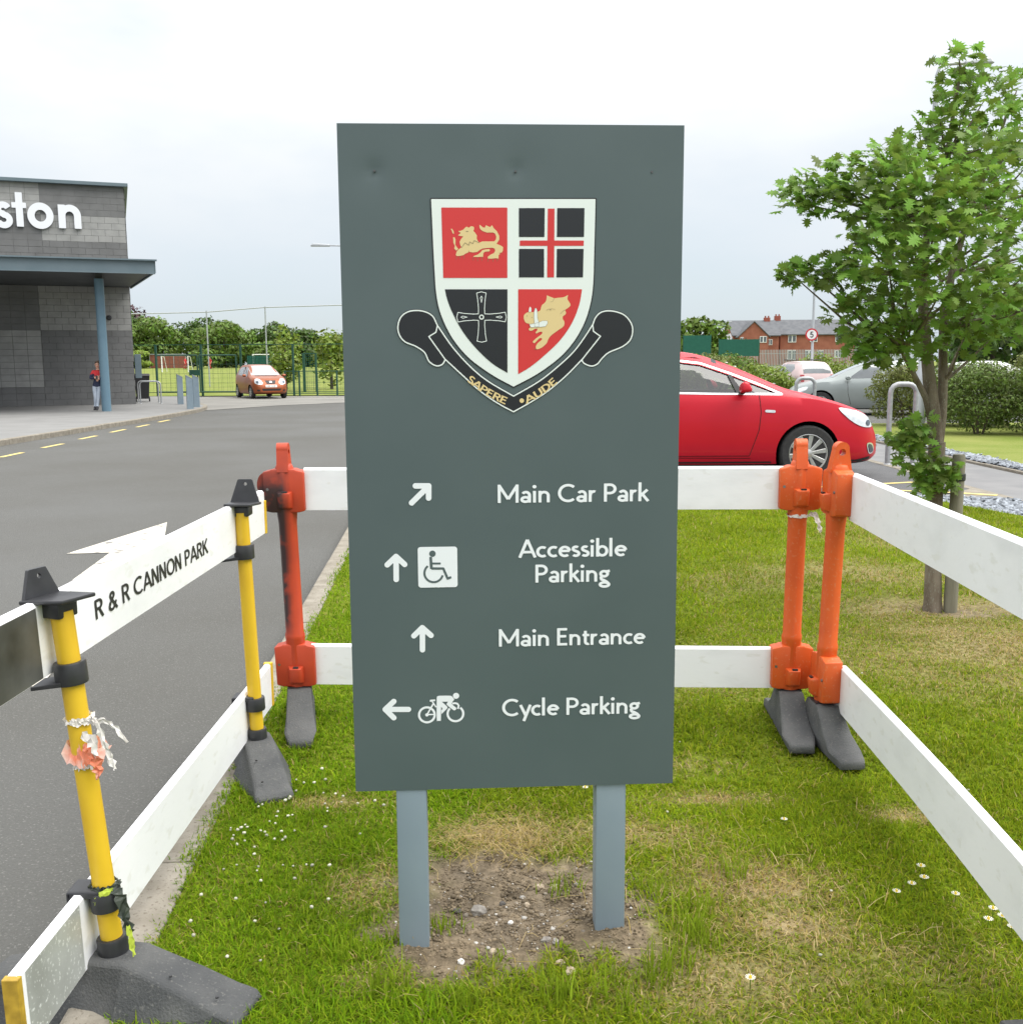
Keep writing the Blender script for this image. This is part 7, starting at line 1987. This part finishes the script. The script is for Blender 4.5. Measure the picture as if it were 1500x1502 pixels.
# boy leaning on the canopy column: -y is his front
J = dict(pelvis=((0, 0, .80), (.115, .095)), spine=((.02, .0, .95), (.115, .09)), chest=((.045, .0, 1.10), (.135, .10)), neckb=((.05, .0, 1.22), (.07, .065)), neck=((.052, -.01, 1.285), .046), headb=((.052, -.025, 1.345), (.062, .07)), head=((.052, -.025, 1.42), (.074, .085)), headt=((.052, -.015, 1.485), (.05, .06)),
         shR=((-.10, .0, 1.19), .062), elR=((-.17, -.05, .99), .050), wrR=((-.06, -.17, 1.01), .038), haR=((.01, -.18, 1.03), (.032, .022)), fiR=((.055, -.17, 1.045), (.022, .014)),
         shL=((.195, .0, 1.18), .062), elL=((.245, -.05, .98), .050), wrL=((.12, -.18, .99), .038), haL=((.06, -.19, .985), (.032, .022)), fiL=((.02, -.185, .99), (.022, .014)),
         hipR=((-.075, .0, .74), .085), knR=((-.06, -.04, .45), .060), anR=((-.085, -.01, .12), .042), toR=((-.095, -.16, .045), (.040, .030)), heR=((-.085, .03, .05), .036),
         hipL=((.075, .0, .74), .085), knL=((.03, -.07, .45), .060), anL=((-.02, -.09, .12), .042), toL=((-.015, -.24, .045), (.040, .030)), heL=((-.02, -.05, .05), .036))
Ed = [('pelvis', 'spine'), ('spine', 'chest'), ('chest', 'neckb'), ('neckb', 'neck'), ('neck', 'headb'), ('headb', 'head'), ('head', 'headt'), ('chest', 'shR'), ('shR', 'elR'), ('elR', 'wrR'), ('wrR', 'haR'), ('haR', 'fiR'), ('chest', 'shL'), ('shL', 'elL'), ('elL', 'wrL'), ('wrL', 'haL'), ('haL', 'fiL'),
      ('pelvis', 'hipR'), ('hipR', 'knR'), ('knR', 'anR'), ('anR', 'toR'), ('anR', 'heR'), ('pelvis', 'hipL'), ('hipL', 'knL'), ('knL', 'anL'), ('anL', 'toL'), ('anL', 'heL')]
def boy_reg(c, a, b, t):
    if a in ('neck', 'headb', 'head') or (a == 'neckb' and t > .6): return 'skin'
    if a in ('haR', 'haL') or (a in ('wrR', 'wrL') and t > .3): return 'skin'
    if a in ('anR', 'anL'): return 'shoe_sole' if c.z < .025 else 'shoe_dark'
    if a in ('hipR', 'hipL', 'knR', 'knL') or (a == 'pelvis' and b.startswith('hip') and c.z < .76): return 'grey_cloth'
    if a in ('pelvis', 'spine', 'chest', 'neckb') or a.startswith('sh') and c.z > 1.12:
        if c.z > 1.07 and c.y < .08: return 'red_cloth'
        if c.z > 1.02 and c.z <= 1.07 and c.y < .08: return 'white_cloth'
    return 'navy_cloth'
def face(t):
    for s in (-1, 1):
        MB().lathe([(.004, -.006), (.011, 0), (.004, .006)], (.052 + s * .032, -.100, 1.425), 8, 'y').build('eye', 'lettering_black', t)
        MB().lathe([(.006, -.01), (.020, 0), (.006, .01)], (.052 + s * .078, -.02, 1.41), 8, 'x').build('ear', 'skin', t)
    MB().hexa([(.040, -.095, 1.375), (.064, -.095, 1.375), (.064, -.08, 1.375), (.040, -.08, 1.375), (.047, -.098, 1.43), (.057, -.098, 1.43), (.057, -.09, 1.43), (.047, -.09, 1.43)]).build('nose', 'skin', t, bevel=.004)
    MB().box((.052, -.098, 1.352), (.04, .008, .008)).build('mouth', 'red_cloth', t, bevel=.002)
    MB().box((.035, -.205, 1.03), (.055, .012, .10)).build('phone', 'shoe_dark', t)
person('boy in navy, red and white jacket and grey joggers leaning on the blue column', (-12.58, 31.35, .02), R(14), J, Ed, boy_reg, (.052, -.018, 1.435), 'hair_brown', extra=face)
# players on the field
def stance(run):
    d = {k: v for k, v in J.items()}
    d['elR'] = ((-.24, -.04, .97), .046); d['wrR'] = ((-.25, -.13, .78), .036); d['haR'] = ((-.25, -.16, .72), (.03, .02)); d['fiR'] = ((-.25, -.18, .67), (.02, .012))
    d['elL'] = ((.30, .03, .96), .046); d['wrL'] = ((.32, -.05, .77), .036); d['haL'] = ((.32, -.08, .71), (.03, .02)); d['fiL'] = ((.32, -.10, .66), (.02, .012))
    d['knL'] = ((.11, -.12 * run, .46), .058); d['anL'] = ((.12, .10 * run, .12), .040); d['toL'] = ((.13, -.05 * run - .05, .045), (.038, .03)); d['heL'] = ((.12, .15 * run, .05), .035)
    d['knR'] = ((-.09, .08 * run, .45), .058); d['anR'] = ((-.10, .14 * run, .12), .040); d['toR'] = ((-.10, .0 + .1 * run, .045), (.038, .03)); d['heR'] = ((-.10, .20 * run, .05), .035)
    return d
def kit(shirt, shorts):
    def reg(c, a, b, t):
        if a in ('neck', 'headb', 'head'): return 'skin'
        if a in ('elR', 'elL', 'wrR', 'wrL', 'haR', 'haL'): return 'skin'
        if a in ('anR', 'anL'): return 'shoe_dark'
        if a in ('knR', 'knL'): return shirt if t > .35 else 'skin'
        if a in ('hipR', 'hipL') or (a == 'pelvis' and c.z < .80): return shorts
        return shirt
    return reg
for (x, y, lb, sh, so_, rz, rn) in ((-47.2, 150, 'player in red kit left of two on the field', 'red_cloth', 'red_cloth', R(70), 1.0), (-44.2, 152, 'player in red kit right of two on the field', 'red_cloth', 'red_cloth', R(-40), .8), (-31.8, 137, 'player in white shirt on the field behind the orange car', 'white_cloth', 'grey_cloth', R(20), .6)):
    p = person(lb, (x, y, float(np.interp(y, [51, 175], [0, .93]))), rz, stance(rn), Ed, kit(sh, so_), (.052, -.018, 1.435), 'hair_brown', sub=1, group='players on the field')
    p.scale = (1.2, 1.2, 1.2)
